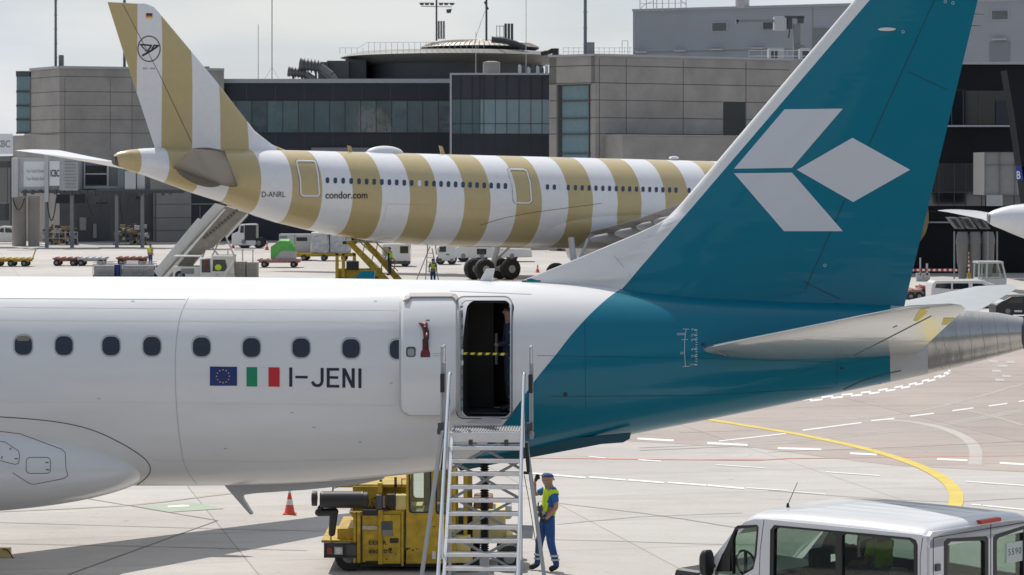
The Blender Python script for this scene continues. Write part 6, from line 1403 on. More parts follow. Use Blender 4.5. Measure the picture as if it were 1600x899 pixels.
for a, b_ in (((325, 378), (316, 404)), ((325, 378), (345, 404)), ((345, 372), (330, 404)), ((352, 368), (368, 404)), ((310, 382), (352, 382)), ((308, 390), (360, 390))): ptube(m_, [(*a, YS + .8), (*b_, YS + .8)], .06, 6)
obj('lifting_frame', m_, M_wveh, T)
m_ = MB(); pprism(m_, [(312, 434), (312, 404), (332, 402), (364, 402), (366, 434)], YS - 1.6, 1.7); obj('cab', m_, M_wveh, T, bevel=.06)
m_ = MB(); pbox(m_, 331, 399.5, 364, 403, YS - 1.75, 2.1); pbox(m_, 271, 399.5, 314, 402, YS - 1.2, 1.5); obj('cab_roof', m_, M_wveh, T, bevel=.04)
for wi in ([(315, 406), (328, 405), (329, 426), (315, 426)], [(333, 406), (352, 406), (356, 424), (332, 424)]): m_ = MB(); pprism(m_, wi, YS - 1.63, .05); obj('window', m_, M_glassd, T)
m_ = MB(); m_.ell(P(322, 415, YS - 1.66), .16, .04, .2, 12, 8); m_.ell(P(322, 409, YS - 1.66), .09, .04, .1, 12, 8); obj('driver_seat', m_, mat('seat_brown', (.14, .05, .035), .8), T, smooth=True)
m_ = MB(); m_.ell(P(341, 418, YS - 1.66), .22, .04, .2, 12, 8); obj('folded_vest', m_, M_vest, T, smooth=True)
for x in (339, 363): obj('headlight', MB().cyl(P(x, 430, YS - 1.7), P(x, 430, YS - 1.6), .11, n=14), mat('lamp_glass', (.6, .5, .4), .2), T)
m_ = MB(); pprism(m_, [(345, 434), (362, 407), (367, 407), (352, 434)], YS - 1.75, .08); pbox(m_, 355, 388, 357, 402, YS - .5, .05); pbox(m_, 366, 390, 398, 391.5, YS - .5, .05); pbox(m_, 378, 390, 380, 408, YS - .5, .05); pbox(m_, 394, 391, 396, 410, YS - .5, .05); obj('frame_bars', m_, M_wveh, T)
m_ = MB(); pbox(m_, 270, 417, 312, 434, YS - 1.2, 2.5); obj('chassis', m_, M_wveh, T)
m_ = MB(); pbox(m_, 283, 420, 303, 428, YS - 1.25, .1); obj('side_fitting', m_, M_grey, T)
for x in (285, 350): wheel('wheel', wpx(x, YS), YS - 1.1, .35, .35, .25, T)
for x0, x1, lab in ((367, 384, 'left pale slatted crate beside the stairs truck cab'), (385, 402, 'right pale slatted crate beside the stairs truck cab')):
    Y = 165; T = thing('slatted_crate', lab, 'crate', (wpx(x0, Y), Y, 0), group='slatted crates by the stairs truck', world=True)
    m_ = MB(); zt = P(0, 410 if x0 < 380 else 411, Y).z; m_.box(wpx(x0, Y), wpx(x1 - .5, Y), Y, Y + 1.2, .1, zt); obj('crate', m_, M_concl, T, bevel=.02); m_ = MB()
    for q in range(5): m_.box(wpx(x0 + 1.5 + q * 3.2, Y), wpx(x0 + 2.3 + q * 3.2, Y), Y - .01, Y + .02, .9, zt - .1) if q % 2 else None
    m_.box(wpx(x0, Y), wpx(x1 - .5, Y), Y - .012, Y + .02, .72, .78); obj('slats', m_, M_grey, T)
# yellow steps under the airliner
YY = 156.5; T = thing('yellow_service_steps', 'yellow mobile steps leaning up to the striped airliner belly', 'steps', (wpx(575, YY), YY, 0), world=True)
m_ = MB(); pprism(m_, [(540, 378), (548, 376), (618, 446), (606, 450)], YY, .12); pprism(m_, [(568, 380), (575, 378), (628, 436), (618, 440)], YY + 1.2, .12); obj('stringer', m_, M_yel, T)
m_ = MB()
for i in range(13): x = 548 + i * 5.4; y = 382 + i * 5.3; a = P(x, y, YY); m_.box(a.x - .12, a.x + .14, YY + .1, YY + 1.2, a.z - .03, a.z)
obj('treads', m_, M_steel, T)
m_ = MB(); 
for dy in (0, 1.2):
    o_ = 8 if dy else 0; ptube(m_, [(540 + o_ * 3, 375, YY + dy), (544 + o_ * 3, 366, YY + dy), (552 + o_ * 3, 368, YY + dy), (598 + o_ * 3, 412, YY + dy)], .045, 6)
    for x, y in ((552, 386), (566, 399), (580, 412), (594, 426)): ptube(m_, [(x + o_ * 2.5, y, YY + dy), (x + 4 + o_ * 2.5, y - 17, YY + dy)], .035, 6)
    ptube(m_, [(548 + o_ * 3, 376, YY + dy), (598 + o_ * 3, 424, YY + dy)], .03, 6)
obj('handrail', m_, M_yel, T, smooth=True)
m_ = MB(); pbox(m_, 524, 396, 529, 450, YY, .2); pbox(m_, 534, 396, 539, 450, YY, .2); pbox(m_, 524, 396, 556, 400, YY, .2); pbox(m_, 551, 396, 556, 415, YY, .2); pbox(m_, 524, 420, 596, 450, YY + .2, 1.2); obj('chassis_frame', m_, M_yel, T, bevel=.02)
m_ = MB(); pbox(m_, 541, 409, 560, 422, YY - .1, .7); pbox(m_, 535, 377, 556, 382, YY + .1, 1.2); obj('engine_cover', m_, M_black, T, bevel=.04)
for x in (535, 585): wheel('wheel', wpx(x, YY), YY + .1, .3, .3, .2, T)
# step ladder
T = thing('step_ladder', 'tall grey step ladder beside the worker seen from behind', 'ladder', (wpx(672, 159), 159, 0), world=True); Y = 159
m_ = MB(); ptube(m_, [(645, 452, Y), (672, 385, Y)], .035, 6); ptube(m_, [(664, 452, Y + .5), (668, 388, Y + .5)], .04, 6); ptube(m_, [(688, 452, Y), (675, 388, Y)], .04, 6); ptube(m_, [(668, 380, Y), (680, 380, Y)], .05, 6); ptube(m_, [(668, 380, Y), (668, 395, Y)], .04, 6); ptube(m_, [(680, 380, Y), (682, 398, Y)], .04, 6); obj('ladder_frame', m_, M_steel, T, smooth=True)
m_ = MB()
for q in range(8): y = 396 + q * 7; ptube(m_, [(667 - q * .3, y, Y + .2), (677 + q * 1.3, y, Y)], .03, 6)
obj('rungs', m_, M_alu, T, smooth=True)
#PART3
# ------------------------------------------------------------------ passenger stairs at the rear door
SF = Frame(758, 40, R(-2.0)); SF.o = EA.world((EA.at(758, 680, -2.2).x, -2.2, 0))
S = thing('boarding_stairs', 'open aluminium mobile stairs standing at the rear door of the near jet', 'stairs', SF.o, SF.yaw)
def sl(px, py, v): return SF.at(px, py, v + 2.2)
zp = EA.at(758, 671, -2.2).z
uL, uR = sl(706, 680, -2.6).x, sl(815, 680, -2.6).x
pf = MB().box(uL - .03, uR + .03, -.35, .55, zp - .035, zp); obj('platform', pf, M_alu, S, bevel=.008)
m_ = MB()
for k in range(26): x = uL + (uR - uL) * k / 25; m_.box(x - .008, x + .008, -.37, .5, zp - .002, zp + .012)
obj('platform_grating', m_, M_steel, S)
m_ = MB().box(uL - .03, uR + .03, -.39, -.35, zp - .16, zp - .01); m_.box(uL, uR, -.36, -.33, zp - .24, zp - .19); obj('platform_beam', m_, M_alu, S, bevel=.006)
for t in (.27, .78): m_ = MB().box(uL + (uR - uL) * t - .03, uL + (uR - uL) * t + .03, -.42, -.36, zp - .19, zp - .12); obj('bracket', m_, M_dgrey, S)
RISE, RUN = .172, .185; n = 17
for i in range(n):
    z = zp - .205 - RISE * i; y = -.48 - RUN * i
    t_ = MB().box(uL + .02, uR - .02, y - .10, y + .09, z - .032, z); t_.box(uL + .02, uR - .02, y - .115, y - .10, z - .05, z + .004)
    obj('step', t_, M_alu, S, bevel=.004)
zb_ = zp - .205 - RISE * n; yb_ = -.48 - RUN * n
for x in (uL, uR):
    m_ = MB(); sgn = -1 if x == uL else 1
    m_.add([(x - .02, -.36, zp - .03), (x + .02, -.36, zp - .03), (x + .02, yb_, zb_ + .12), (x - .02, yb_, zb_ + .12), (x - .02, -.36, zp - .22), (x + .02, -.36, zp - .22), (x + .02, yb_, zb_ - .06), (x - .02, yb_, zb_ - .06)],
           [(0, 1, 2, 3), (7, 6, 5, 4), (0, 3, 7, 4), (1, 5, 6, 2), (0, 4, 5, 1), (3, 2, 6, 7)]); obj('stringer', m_, M_alu, S)
    xo = x + sgn * .035; h0 = .88
    m_ = MB().tube([(xo, -.30, zp + h0 - .03), (xo, -.36, zp + h0), (xo, -.45, zp + h0 - .03), (xo - sgn * 0, yb_ + .1, zb_ + h0 + .1), (xo, yb_ - .02, zb_ + h0 - .15)], .026, 12); obj('handrail', m_, mat('polished_tube', (.80, .81, .82), .18, metal=.9), S, smooth=True)
    for t in (.02, .5, .98): yy = -.5 + (yb_ + .5) * t; zz = zp - .1 + (zb_ - zp + .1) * t; m_ = MB().cyl((xo, yy, zz - .05), (xo, yy, zz + h0 + .02), .017, n=8); obj('rail_post', m_, M_alu, S, smooth=True)
# side guards of the platform
for px0, px1, py in ((686.5, 697, 541), (825, 833.5, 542)):
    a, b_ = sl(px0, py, -2.15), sl(px1, 690, -2.15); xm = (a.x + b_.x) / 2; z0 = zp - .15
    m_ = MB().box(a.x + .02, xm, .0, .05, z0, a.z); m_.box(xm, b_.x, .02, .05, z0, a.z - .25); m_.box(a.x + .02, b_.x, .0, .6, z0, z0 + .05); obj('guard_post', m_, M_steel, S, bevel=.006)
    m_ = MB().box(xm - .035, xm + .03, -.02, .0, a.z - 1.05 + .35, a.z - .42); obj('rubber_strip', m_, M_black, S)
    m_ = MB().tube([(xm, .03, a.z - .02), (xm, .5, a.z - .02), (xm, .5, z0)], .02, 8); m_.tube([(xm, .03, (a.z + z0) / 2), (xm, .5, (a.z + z0) / 2)], .016, 8); obj('guard_rail', m_, M_alu, S, smooth=True)
    m_ = MB().box(a.x - .02, a.x + .07, -.03, .05, zp - .02, zp + .10); m_.cyl((a.x, .0, zp - .08), (a.x, .0, zp + .01), .035, n=10); obj('latch', m_, M_dgrey, S, bevel=.005)
# splayed supports
for (x0, y0), (x1, y1) in (((691, 672), (659, 899)), ((822, 690), (850, 899))):
    a = sl(x0, y0, -2.2); b_ = sl(x1, y1, -2.35); d = (b_ - a); t = -a.z / d.z; e = a + d * t
    m_ = MB().cyl(a, e, .036, .036, 4); obj('support_leg', m_, M_lgrey, S)
    m_ = MB().cyl((e.x, e.y, 0), (e.x, e.y, .03), .12, .12, 16); obj('foot_plate', m_, M_dgrey, S)
    p = a + d * .42
m_ = MB(); a, b_ = sl(822, 692, -2.24), sl(826, 738, -2.24); m_.cyl(a, b_, .03, n=8); m_.box(b_.x - .08, b_.x + .03, b_.y - .02, b_.y + .02, b_.z - .03, b_.z + .01); obj('gas_strut', m_, M_black, S, smooth=True)
m_ = MB(); a, b_, c_ = sl(819, 742, -2.3), sl(826, 780, -2.3), sl(839, 860, -2.3); m_.tube([a, b_, c_], .006, 5); obj('cable', m_, M_black, S, smooth=True)
m_ = MB(); a, b_ = sl(690, 735, -2.24), sl(696, 685, -2.24); m_.cyl(a, b_, .02, n=8); obj('gas_strut', m_, M_black, S, smooth=True)
# lattice under the flight
vL = -1.9
for yc in (703, 750, 806, 866, 925):
    for (x0, y0, x1, y1) in ((706, yc - 29, 812, yc + 29), (812, yc - 29, 706, yc + 29)):
        a, b_ = sl(x0, y0, vL + (.03 if x0 < x1 else 0)), sl(x1, y1, vL + (.03 if x0 < x1 else 0)); obj('lattice_bar', MB().cyl(a, b_, .022, .022, 4), M_steel, S)
for x in (703, 814): a = sl(x, 690, vL); m_ = MB().box(a.x - .025, a.x + .025, a.y - .03, a.y + .03, .1, a.z); obj('frame_upright', m_, M_lgrey, S)
a = sl(757, 718, -1.6); bz = sl(757, 863, -1.6).z; prof = []; z = bz; k = 0
while z < a.z: prof += [(.048, z), (.075, z + .018)]; z += .036
obj('bellows', MB().lathe((a.x, a.y, 0), prof + [(.05, a.z)], 20), M_rub, S)
m_ = MB().box(a.x - .07, a.x + .07, a.y - .06, a.y + .06, .1, bz); obj('bellows_base', m_, M_lgrey, S, bevel=.01)
a = sl(812, 828, -2.5); b_ = sl(832, 842, -2.5); m_ = MB().box(a.x, b_.x, a.y, a.y + .5, b_.z, a.z); obj('side_bracket', m_, M_steel, S, bevel=.01)
m_ = MB().box(uL - .1, uR + .1, .0, .12, .12, .24); m_.box(uL - .1, uR + .1, yb_, yb_ + .12, .12, .24); m_.box(uL - .1, uL, yb_, .1, .12, .22); m_.box(uR, uR + .1, yb_, .1, .12, .22); obj('base_frame', m_, M_lgrey, S)
for x in (uL - .12, uR + .12):
    for y in (.05, yb_ + .1): m_ = MB().lathe((x, y, .12), [(.04, -.03), (.12, -.03), (.12, .03), (.04, .03)], 20, 'x'); obj('wheel', m_, M_rub, S, smooth=True)
# small bits
p = G(8, 870); T = thing('wheel_chock', 'yellow wheel chock with a dark red rope at the bottom left corner', 'chock', tuple(p), world=True)
m_ = MB(); Yk = p.y; a = P(-30, 866, Yk - .3); b_ = P(17, 874, Yk); m_.prism([(0, 0), (.20, 0), (.16, .17), (.04, .17)], lambda q, r_, d: (d, p.y - .1 + q, r_), a.x, b_.x); obj('chock_body', m_, M_yel2, T, bevel=.015)
m_ = MB(); ptube(m_, spline([(4, 858, Yk - .1), (9, 858.5, Yk - .1), (14, 862, Yk - .1), (20, 872, Yk - .2), (26, 874, Yk - .2), (35, 873, Yk - .2), (37, 874.5, Yk - .2), (30, 875, Yk - .2)], 3), .012, 6); obj('rope', m_, mat('rope_dark', (.09, .02, .02), .8), T, smooth=True)

# ------------------------------------------------------------------ yellow service tractor under the tail
YG = 44.75; T = thing('ground_power_tractor', 'worn yellow ground power vehicle with black hose drum behind the boarding stairs', 'service vehicle', (wpx(640, YG), YG, 0), world=True)
def part(name, boxes, m, bevel=.012, polys=(), label=None):
    m_ = MB()
    for x0, y0, x1, y1, dy, dd in boxes: pbox(m_, x0, y0, x1, y1, YG + dy, dd)
    for poly, dy, dd in polys: pprism(m_, poly, YG + dy, dd)
    return obj(name, m_, m, T, bevel=bevel, label=label)
part('bumper', [(507, 850, 556, 871, -.05, 1.9)], M_dgrey)
part('bumper_frame', [(506, 848.5, 557, 851.5, -.08, 1.96), (506, 869, 557, 872, -.08, 1.96), (506, 850, 509, 871, -.08, .06), (536.5, 850, 540, 871, -.08, .06)], M_black, .004)
hl = part('headlight', [(522.5, 855, 535.5, 867, -.09, .05)], M_steel, .004); m_ = MB().cyl(P(529, 861, YG - .13), P(529, 861, YG - .08), .058, n=20); obj('headlight_glass', m_, mat('lens', (.6, .6, .62), .15, coat=1), hl)
part('tail_lamp', [(511, 856, 519, 866, -.09, .05)], mat('lamp_red', (.25, .02, .015), .3), .004)
part('front_deck', [(502, 844, 556, 848.5, 0, 1.8), (527, 826, 554, 844, .1, 1.6)], M_yel)
part('power_unit', [(553, 803, 632, 879, .02, 1.8)], M_yel, polys=[([(545, 800), (632, 797), (632, 804), (553, 812)], .0, 1.8)])
part('corner_column', [(552, 801, 556, 880, -.04, .1), (557.5, 801, 563, 880, -.03, .05), (591, 797, 598, 882, -.05, .1), (627, 800, 630.5, 885, -.05, .1)], M_yel, .005)
part('louvre_dark', [(564, 806, 566, 878, -.01, .02), (571, 877, 627, 880, -.01, .02)], M_black, 0)
dd_ = part('power_unit_door', [(598.5, 805, 626, 881, -.04, .06)], M_yel, .008)
m_ = MB(); pbox(m_, 596, 815, 613.5, 837.5, YG - .055, .02); obj('grille_window', m_, M_dgrey, dd_); m_ = MB()
for k in range(6): pbox(m_, 597, 829 + k * 1.5, 613, 829.6 + k * 1.5, YG - .06, .01)
obj('grille', m_, M_steel, dd_); m_ = MB(); pbox(m_, 609, 841.5, 622.5, 848.5, YG - .065, .03); obj('handle', m_, M_black, dd_, bevel=.005)
part('name_plate', [(566, 821.5, 590, 828, -.01, .02)], mat('worn_white', (.42, .42, .36), .7, var=.3, vscale=20), .003)
pu = [c for c in T.children if c.name.startswith('power_unit')][0]
for s_, x0, y0, x1, y1 in (('EEI', 576, 845, 590, 851.5), ('R.', 598.5, 845, 605, 851.5), ('elec', 576, 857, 590.5, 865), ('tric', 599, 857, 613, 865)): text_flat('lettering', s_, x0, y0, x1, y1, YG - .068 if x0 > 595 else YG - .02, M_txt, pu, bold=.02)
part('upper_beam', [(524, 757, 638, 762, .3, 1.3), (590, 755, 597, 797, .1, .2), (551, 760, 592, 798, .25, 1.2), (597, 760, 637, 800, .45, 1.0)], M_yel, .008)
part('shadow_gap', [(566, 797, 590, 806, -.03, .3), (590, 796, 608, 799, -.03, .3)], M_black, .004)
part('rail_post', [(593, 750, 597, 762, .3, .06), (616, 746, 620, 762, .3, .06), (519, 758, 521, 770, .3, .06)], M_dgrey, 0)
part('hook_rail', [(627, 748, 628.5, 760, .3, .03), (628, 748, 634, 749.5, .3, .03)], M_red, 0)
m_ = MB(); ptube(m_, [(521, 763, YG + .3), (545, 757, YG + .3), (560, 757, YG + .3)], .012, 6); obj('bracket_wire', m_, M_yel, T)
dr = MB(); a = P(500, 781, YG - .1); b_ = P(572, 781.5, YG - .1)
dr.lathe((a.x, a.y, a.z), [(.11, 0), (.15, .02)] + [(.155 if k % 2 else .148, .04 + k * .022) for k in range(34)] + [(.11, b_.x - a.x)], 28, 'x'); do_ = obj('hose_drum', dr, M_black, T, smooth=True)
for x, r_ in ((491, .135), (570.5, .15)): p = P(x, 779 if x < 500 else 782, YG - .1); obj('drum_flange', MB().lathe((p.x, p.y, p.z), [(.05, -.05), (r_, -.04), (r_ * 1.02, 0), (r_, .05), (.05, .06)], 28, 'x'), M_black, do_, smooth=True)
m_ = MB(); a, b_ = P(498, 801, YG - .05), P(523, 800, YG - .05); m_.cyl(a, b_, .07, n=18); m_.ell(a, .07, .07, .07, 14, 10); m_.ell(b_, .07, .07, .07, 14, 10); ptube(m_, [(505, 788, YG - .05), (499, 796, YG - .05)], .05, 10); obj('hose_roller', m_, M_black, do_, smooth=True)
m_ = MB(); a, b_ = P(521.5, 803, YG - .05), P(518.5, 834, YG - .05); m_.cyl(a, b_, .075, .06, 16); m_.ell(b_, .06, .06, .05, 14, 8); obj('hanging_hose', m_, M_black, do_, smooth=True)
m_ = MB(); ptube(m_, [(517, 828, YG - .03), (517, 846, YG - .03)], .015, 8); ptube(m_, [(545, 838, YG - .03), (546, 848, YG - .03)], .01, 6); obj('stay_rod', m_, M_yel, T, smooth=True)
part('control_box', [(587.5, 774, 596.5, 796, -.05, .2)], M_dgrey); part('control_box', [(604.5, 773, 617.5, 793, -.05, .2)], M_black); part('control_panel', [(597, 776, 602, 794, -.02, .1)], mat('panel_purple', (.16, .14, .19), .5)); part('tool_box', [(618, 774, 635, 797, .0, .3)], M_yel2)
m_ = MB(); rnd = random.Random(5)
for k in range(12): x, y = rnd.uniform(574, 588), rnd.uniform(776, 793); m_.cyl(P(x, y, YG + .22), P(x, y, YG + .26), .012, n=8)
obj('bolt_row', m_, M_black, T)
# cab
CP = [(635, 880), (635, 720), (712, 716), (712, 880)]
cb = MB()
def cabpanel(outer, holes, Y0, th):
    o3 = lambda L: [Vector((P(a, b, YG).x, P(a, b, YG).z, 0)) for a, b in L]
    loops = [o3(outer)] + [o3(h) for h in holes]; tr = tessellate_polygon(loops); flat = [p for L in loops for p in L]; n = len(flat)
    m_ = MB(); m_.v = [(p.x, Y0, p.y) for p in flat] + [(p.x, Y0 + th, p.y) for p in flat]
    m_.f = [tuple(t) for t in tr] + [tuple(i + n for i in t)[::-1] for t in tr]; b = 0
    for L in loops:
        k = len(L); m_.f += [(b + i, b + (i + 1) % k, n + b + (i + 1) % k, n + b + i) for i in range(k)]; b += k
    m_.m = [0] * len(m_.f); return m_
w1 = rrect(639, 728, 674, 801, 5, 4); w2 = rrect(681, 728, 706, 803, 5, 4)
c0 = obj('cab', cabpanel(CP, [w1, w2], YG - .06, .06), M_yel, T, bevel=.006)
obj('cab_far_side', cabpanel([(635, 860), (635, 724), (712, 720), (712, 860)], [rrect(641, 732, 676, 795, 5, 4)], YG + 1.5, .05), M_yel, c0)
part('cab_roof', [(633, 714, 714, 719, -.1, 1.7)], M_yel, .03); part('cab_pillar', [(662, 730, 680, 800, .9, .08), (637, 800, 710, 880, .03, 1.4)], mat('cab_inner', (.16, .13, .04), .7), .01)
part('cab_floor_box', [(642, 790, 660, 800, .5, .5)], M_yel2)
for w_ in (w1, w2):
    seal = MB()
    ins = [(x + (2.2 if x < sum(p[0] for p in w_) / len(w_) else -2.2), y + (2.2 if y < sum(p[1] for p in w_) / len(w_) else -2.2)) for x, y in w_]
    obj('window_seal', cabpanel(w_, [ins], YG - .075, .03), M_black, c0); m_ = MB(); pprism(m_, ins, YG - .05, .006); obj('window_glass', m_, M_cl, c0)
part('cab_lamp', [(675, 862, 681, 874, -.09, .06)], M_refl, .006)
m_ = MB(); rnd = random.Random(9)
for x, y, r_ in ((636, 858, 3), (640, 857, 1.6), (645, 860, 1.8), (651, 858, 1.3), (655, 858, 1), (632, 870, 2), (678, 823, 1.6), (610, 858, 2.6), (604, 874, 1.5), (618, 866, 1.2)):
    q = [(x + r_ * (1.3 if k % 2 else .8) * math.cos(k * .785), y + r_ * .6 * math.sin(k * .785)) for k in range(8)]; pprism(m_, q, YG - .066, .01)
obj('rust_patch', m_, mat('rust', (.06, .025, .01), .9), T)
# chassis and rear part
part('chassis', [(552, 880, 760, 886, .1, 1.6)], M_black, .01)
part('rear_frame', [(712, 742, 716, 880, .4, .1), (724, 738, 730, 880, .1, .1), (730, 735, 738, 860, 1.3, .1), (712, 848, 738, 880, .1, 1.4)], M_yel, .01)
part('rear_panel', [(708, 838, 735, 862, .0, .2)], M_yel2)
part('rear_body', [(738, 797, 790, 842, .6, 1.2)], M_yel2, .02); part('rear_engine', [(740, 778, 770, 797, .8, .7)], mat('engine_brown', (.20, .10, .06), .7, var=.5, vscale=8), .03)
part('rear_body_dark', [(712, 800, 735, 846, .9, .6)], M_dgrey, .02); part('cylinder_block', [(783, 790, 800, 812, 1.0, .6)], M_lgrey, .05); part('side_step', [(706, 866, 738, 880, -.15, .5)], M_yel2, .01)
part('tow_box', [(790, 835, 812, 848, .5, .8)], M_yel2, .02)
for x in (545, 728, 796):
    for dy in (.2, 1.55):
        r_ = .265 if x < 560 else .24; w_o = wheel('wheel', wpx(x, YG), YG + dy, r_, r_, .24, T)

# ------------------------------------------------------------------ silver crew van, lower right
PSI = R(46); V = Frame(1450, 32.0, math.pi - PSI)
T = thing('crew_van', 'silver crew van with tinted side glass and a 5590 paper in its rear window', 'van', V.o, V.yaw)
VW = 2.25
def vs2(L, v=0): return [(lambda p: (p.x, p.z))(V.at(a, b, v)) for a, b in L]
zr = V.at(1450, 828).z; 
def panel(outer, holes, fn, d0, d1):
    loops = [[Vector((a, b, 0)) for a, b in L] for L in [outer] + list(holes)]; tr = tessellate_polygon(loops); flat = [p for L in loops for p in L]; n = len(flat)
    m_ = MB(); m_.v = [tuple(fn(p.x, p.y, d0)) for p in flat] + [tuple(fn(p.x, p.y, d1)) for p in flat]; m_.f = [tuple(t) for t in tr] + [tuple(i + n for i in t)[::-1] for t in tr]; b = 0
    for L in loops: k = len(L); m_.f += [(b + i, b + (i + 1) % k, n + b + (i + 1) % k, n + b + i) for i in range(k)]; b += k
    m_.m = [0] * len(m_.f); return m_
pr = vs2([(1450, 838), (1440, 835), (1200, 811), (1180, 811), (1166, 815), (1150, 828), (1120, 866), (1098, 896), (1060, 925)])
front = pr[-1]; sf = front[0]
beltz = V.at(1436, 930).z
outer = [(0.0, pr[0][1])] + pr[1:] + [(sf + .55, front[1] - .28), (sf + .75, .95), (sf + .78, .45), (0, .42)]
dw = vs2([(1120, 893), (1151, 824), (1155, 821), (1185, 820), (1187.5, 824), (1184, 868), (1179, 889), (1160, 900), (1120, 915)])
sw = vs2([(1205, 905), (1206, 828), (1212, 820.5), (1425, 840), (1433, 844), (1436, 852), (1436, 935), (1430, 938), (1210, 910)])
for v, nm in ((0, 'body_side'), (-VW, 'body_side')):
    m_ = panel(outer, [dw, sw], lambda a, b, d: (a, v + d, b), -.03, .03); bs = obj(nm, m_, M_silver, T, bevel=.004)
    # black glazing frame, real openings with glass
    inner1 = vs2([(1147, 897), (1147, 842), (1152, 826.5), (1185.5, 823), (1180, 883), (1172, 890)]); inner2 = vs2([(1128, 893), (1131, 866), (1144, 846), (1143, 893)])
    fr_ = panel(dw, [inner1, inner2], lambda a, b, d: (a, v + d, b), -.034, .036); obj('window_seal', fr_, M_black, bs)
    i3 = vs2([(1214, 895), (1214, 829), (1219, 825), (1300, 832), (1303, 836), (1303, 905), (1300, 908)]); i4 = vs2([(1322, 908), (1322, 840), (1326, 836), (1424, 844.5), (1431, 851), (1431, 925), (1428, 927)])
    if v == 0: i3 = vs2([(1211, 899), (1212, 827), (1218, 824), (1304, 832), (1308, 836), (1308, 907)]); i4 = vs2([(1318, 910), (1318, 837), (1322, 834), (1423, 843.5), (1430, 850), (1431, 926)])
    fr_ = panel(sw, [i3, i4], lambda a, b, d: (a, v + d, b), -.034, .036); obj('window_seal', fr_, M_black, bs)
    for poly, gm in ((inner1, M_cl), (inner2, M_cl), (i3, M_clf), (i4, M_clf)):
        m_ = MB().prism(poly, lambda a, b, d: (a, v + d, b), -.004, .004); obj('window_glass', m_, gm, bs)
# seams on the near side
m_ = MB()
for L in ([(1444, 840), (1440, 870), (1440, 935)], [(1196, 812), (1190, 860), (1188, 920)]):
    q = vs2(L); m_ = MB()
    for (a, b), (c, d) in zip(q, q[1:]): m_.tube([(a, .031, b), (c, .031, d)], .005, 5)
    obj('body_seam', m_, M_seam, T)
# roof: lofted along x
rr = []; sR = pr[2][0]; nR = 24
roofx = [(-.03, -.10), (.02, -.03), (.12, .0), (1.0, .015), (2.0, .015), (2.8, .0), (pr[3][0], -.02), (pr[4][0], -.08), (pr[4][0] + .12, -.19)]
def roofz(x): return zr + interp([(r_[0], r_[1]) for r_ in roofx], x)[0] + (V.at(1200, 803).z - zr) * max(0, min(1, x / sR))
roof = MB(); roofx2 = [(x, d, 0) for x, d in roofx[:3]] + [(.3, .003, 0), (.4, .005, 1), (1.0, .015, 1), (2.0, .015, 1), (sR * .82, .005, 1), (sR * .86, .003, 0)] + [(x, d, 0) for x, d in roofx[6:]]
for x, dz, rb in roofx2:
    ring = []; w2 = VW / 2 + .03; zt = roofz(x) + .015
    for i in range(121):
        t = math.cos(math.pi * i / 120) if i in range(0, 12) or i in range(109, 121) else math.cos(math.pi * 11 / 120) * (60 - i) / 49
        cz = max(0, 1 - abs(t) ** 7) ** .42; rz = rb * .003 * max(0, math.cos(t * 26)) ** 2 if abs(t) < .82 else 0
        ring.append((x, -VW / 2 + w2 * t, zt - .13 + .165 * cz - .02 * t * t + rz))
    ring += [(x, -VW / 2 - w2 + .06, zt - .15), (x, -VW / 2 + w2 - .06, zt - .15)]
    rr.append(ring)
ro = obj('roof', roof.rings(rr), M_silver, T, smooth=True)

# rear doors
zrb = pr[0][1]; rear_o = [(0, zrb - .0), (-.06, zrb + .05), (-VW + .06, zrb + .05), (-VW, zrb), (-VW, .5), (0, .5)]
def vr(px, py): o, d = V.ray(px, py); t = -o.x / d.x; p = o + d * t; return (p.y, p.z)
rh1 = [vr(*q) for q in ((1472, 846), (1477, 841), (1538, 837.5), (1541, 841), (1541, 925), (1472, 935))]
c1 = vr(1545, 850)[0]
rh2 = [(max(2 * c1 - a, -VW + .1), b) for a, b in rh1]
rd = obj('rear_door', panel(rear_o, [rh1, rh2], lambda a, b, d: (d, a, b), -.03, .03), M_silver, T, bevel=.004)
for hl_ in (rh1, rh2):
    cx_ = sum(p[0] for p in hl_) / len(hl_); cz_ = sum(p[1] for p in hl_) / len(hl_)
    ins = [(a + (.075 if a < cx_ else -.075), b + (.07 if b < cz_ else -.05)) for a, b in hl_]
    obj('window_seal', panel(hl_, [ins], lambda a, b, d: (d, a, b), -.035, .035), M_black, rd); obj('window_glass', MB().prism(ins, lambda a, b, d: (d, a, b), -.004, .004), M_cl, rd)
m_ = MB(); m_.box(-.034, -.03, c1 - .006, c1 + .006, .6, zrb + .03); m_.box(-.034, -.03, -.075, -.065, .6, zrb - .03); m_.box(-.034, -.03, -VW + .07, -.07, zrb - .03, zrb - .02); obj('door_seam', m_, M_black, rd)
a = vr(1461, 887); m_ = MB().box(-.06, -.02, a[0] - .05, a[0] + .05, a[1] - .04, a[1] + .05); obj('hinge', m_, M_dgrey, rd, bevel=.01)
a, b_ = vr(1527, 822), vr(1559, 820); m_ = MB().box(-.06, .02, b_[0], a[0], zrb + .05, zrb + .10); obj('brake_light', m_, M_red, rd, bevel=.008)
a, b_ = vr(1571, 849), vr(1596, 876); y0, y1 = sorted((a[0], b_[0])); z0, z1 = b_[1], a[1]
m_ = MB().box(-.020, -.016, y0, y1, z0, z1); pp = obj('paper_sheet', m_, M_paper, rd)
bm = text_bm('5590', 1, .0, 1.25); xs = [v.co.x for v in bm.verts]; ysv = [v.co.y for v in bm.verts]
for v in bm.verts: tx = (v.co.x - min(xs)) / (max(xs) - min(xs)); ty = (v.co.y - min(ysv)) / (max(ysv) - min(ysv)); v.co = Vector((-.022, y1 - (y1 - y0) * (.1 + .8 * tx), z0 + (z1 - z0) * (.38 + .32 * ty)))
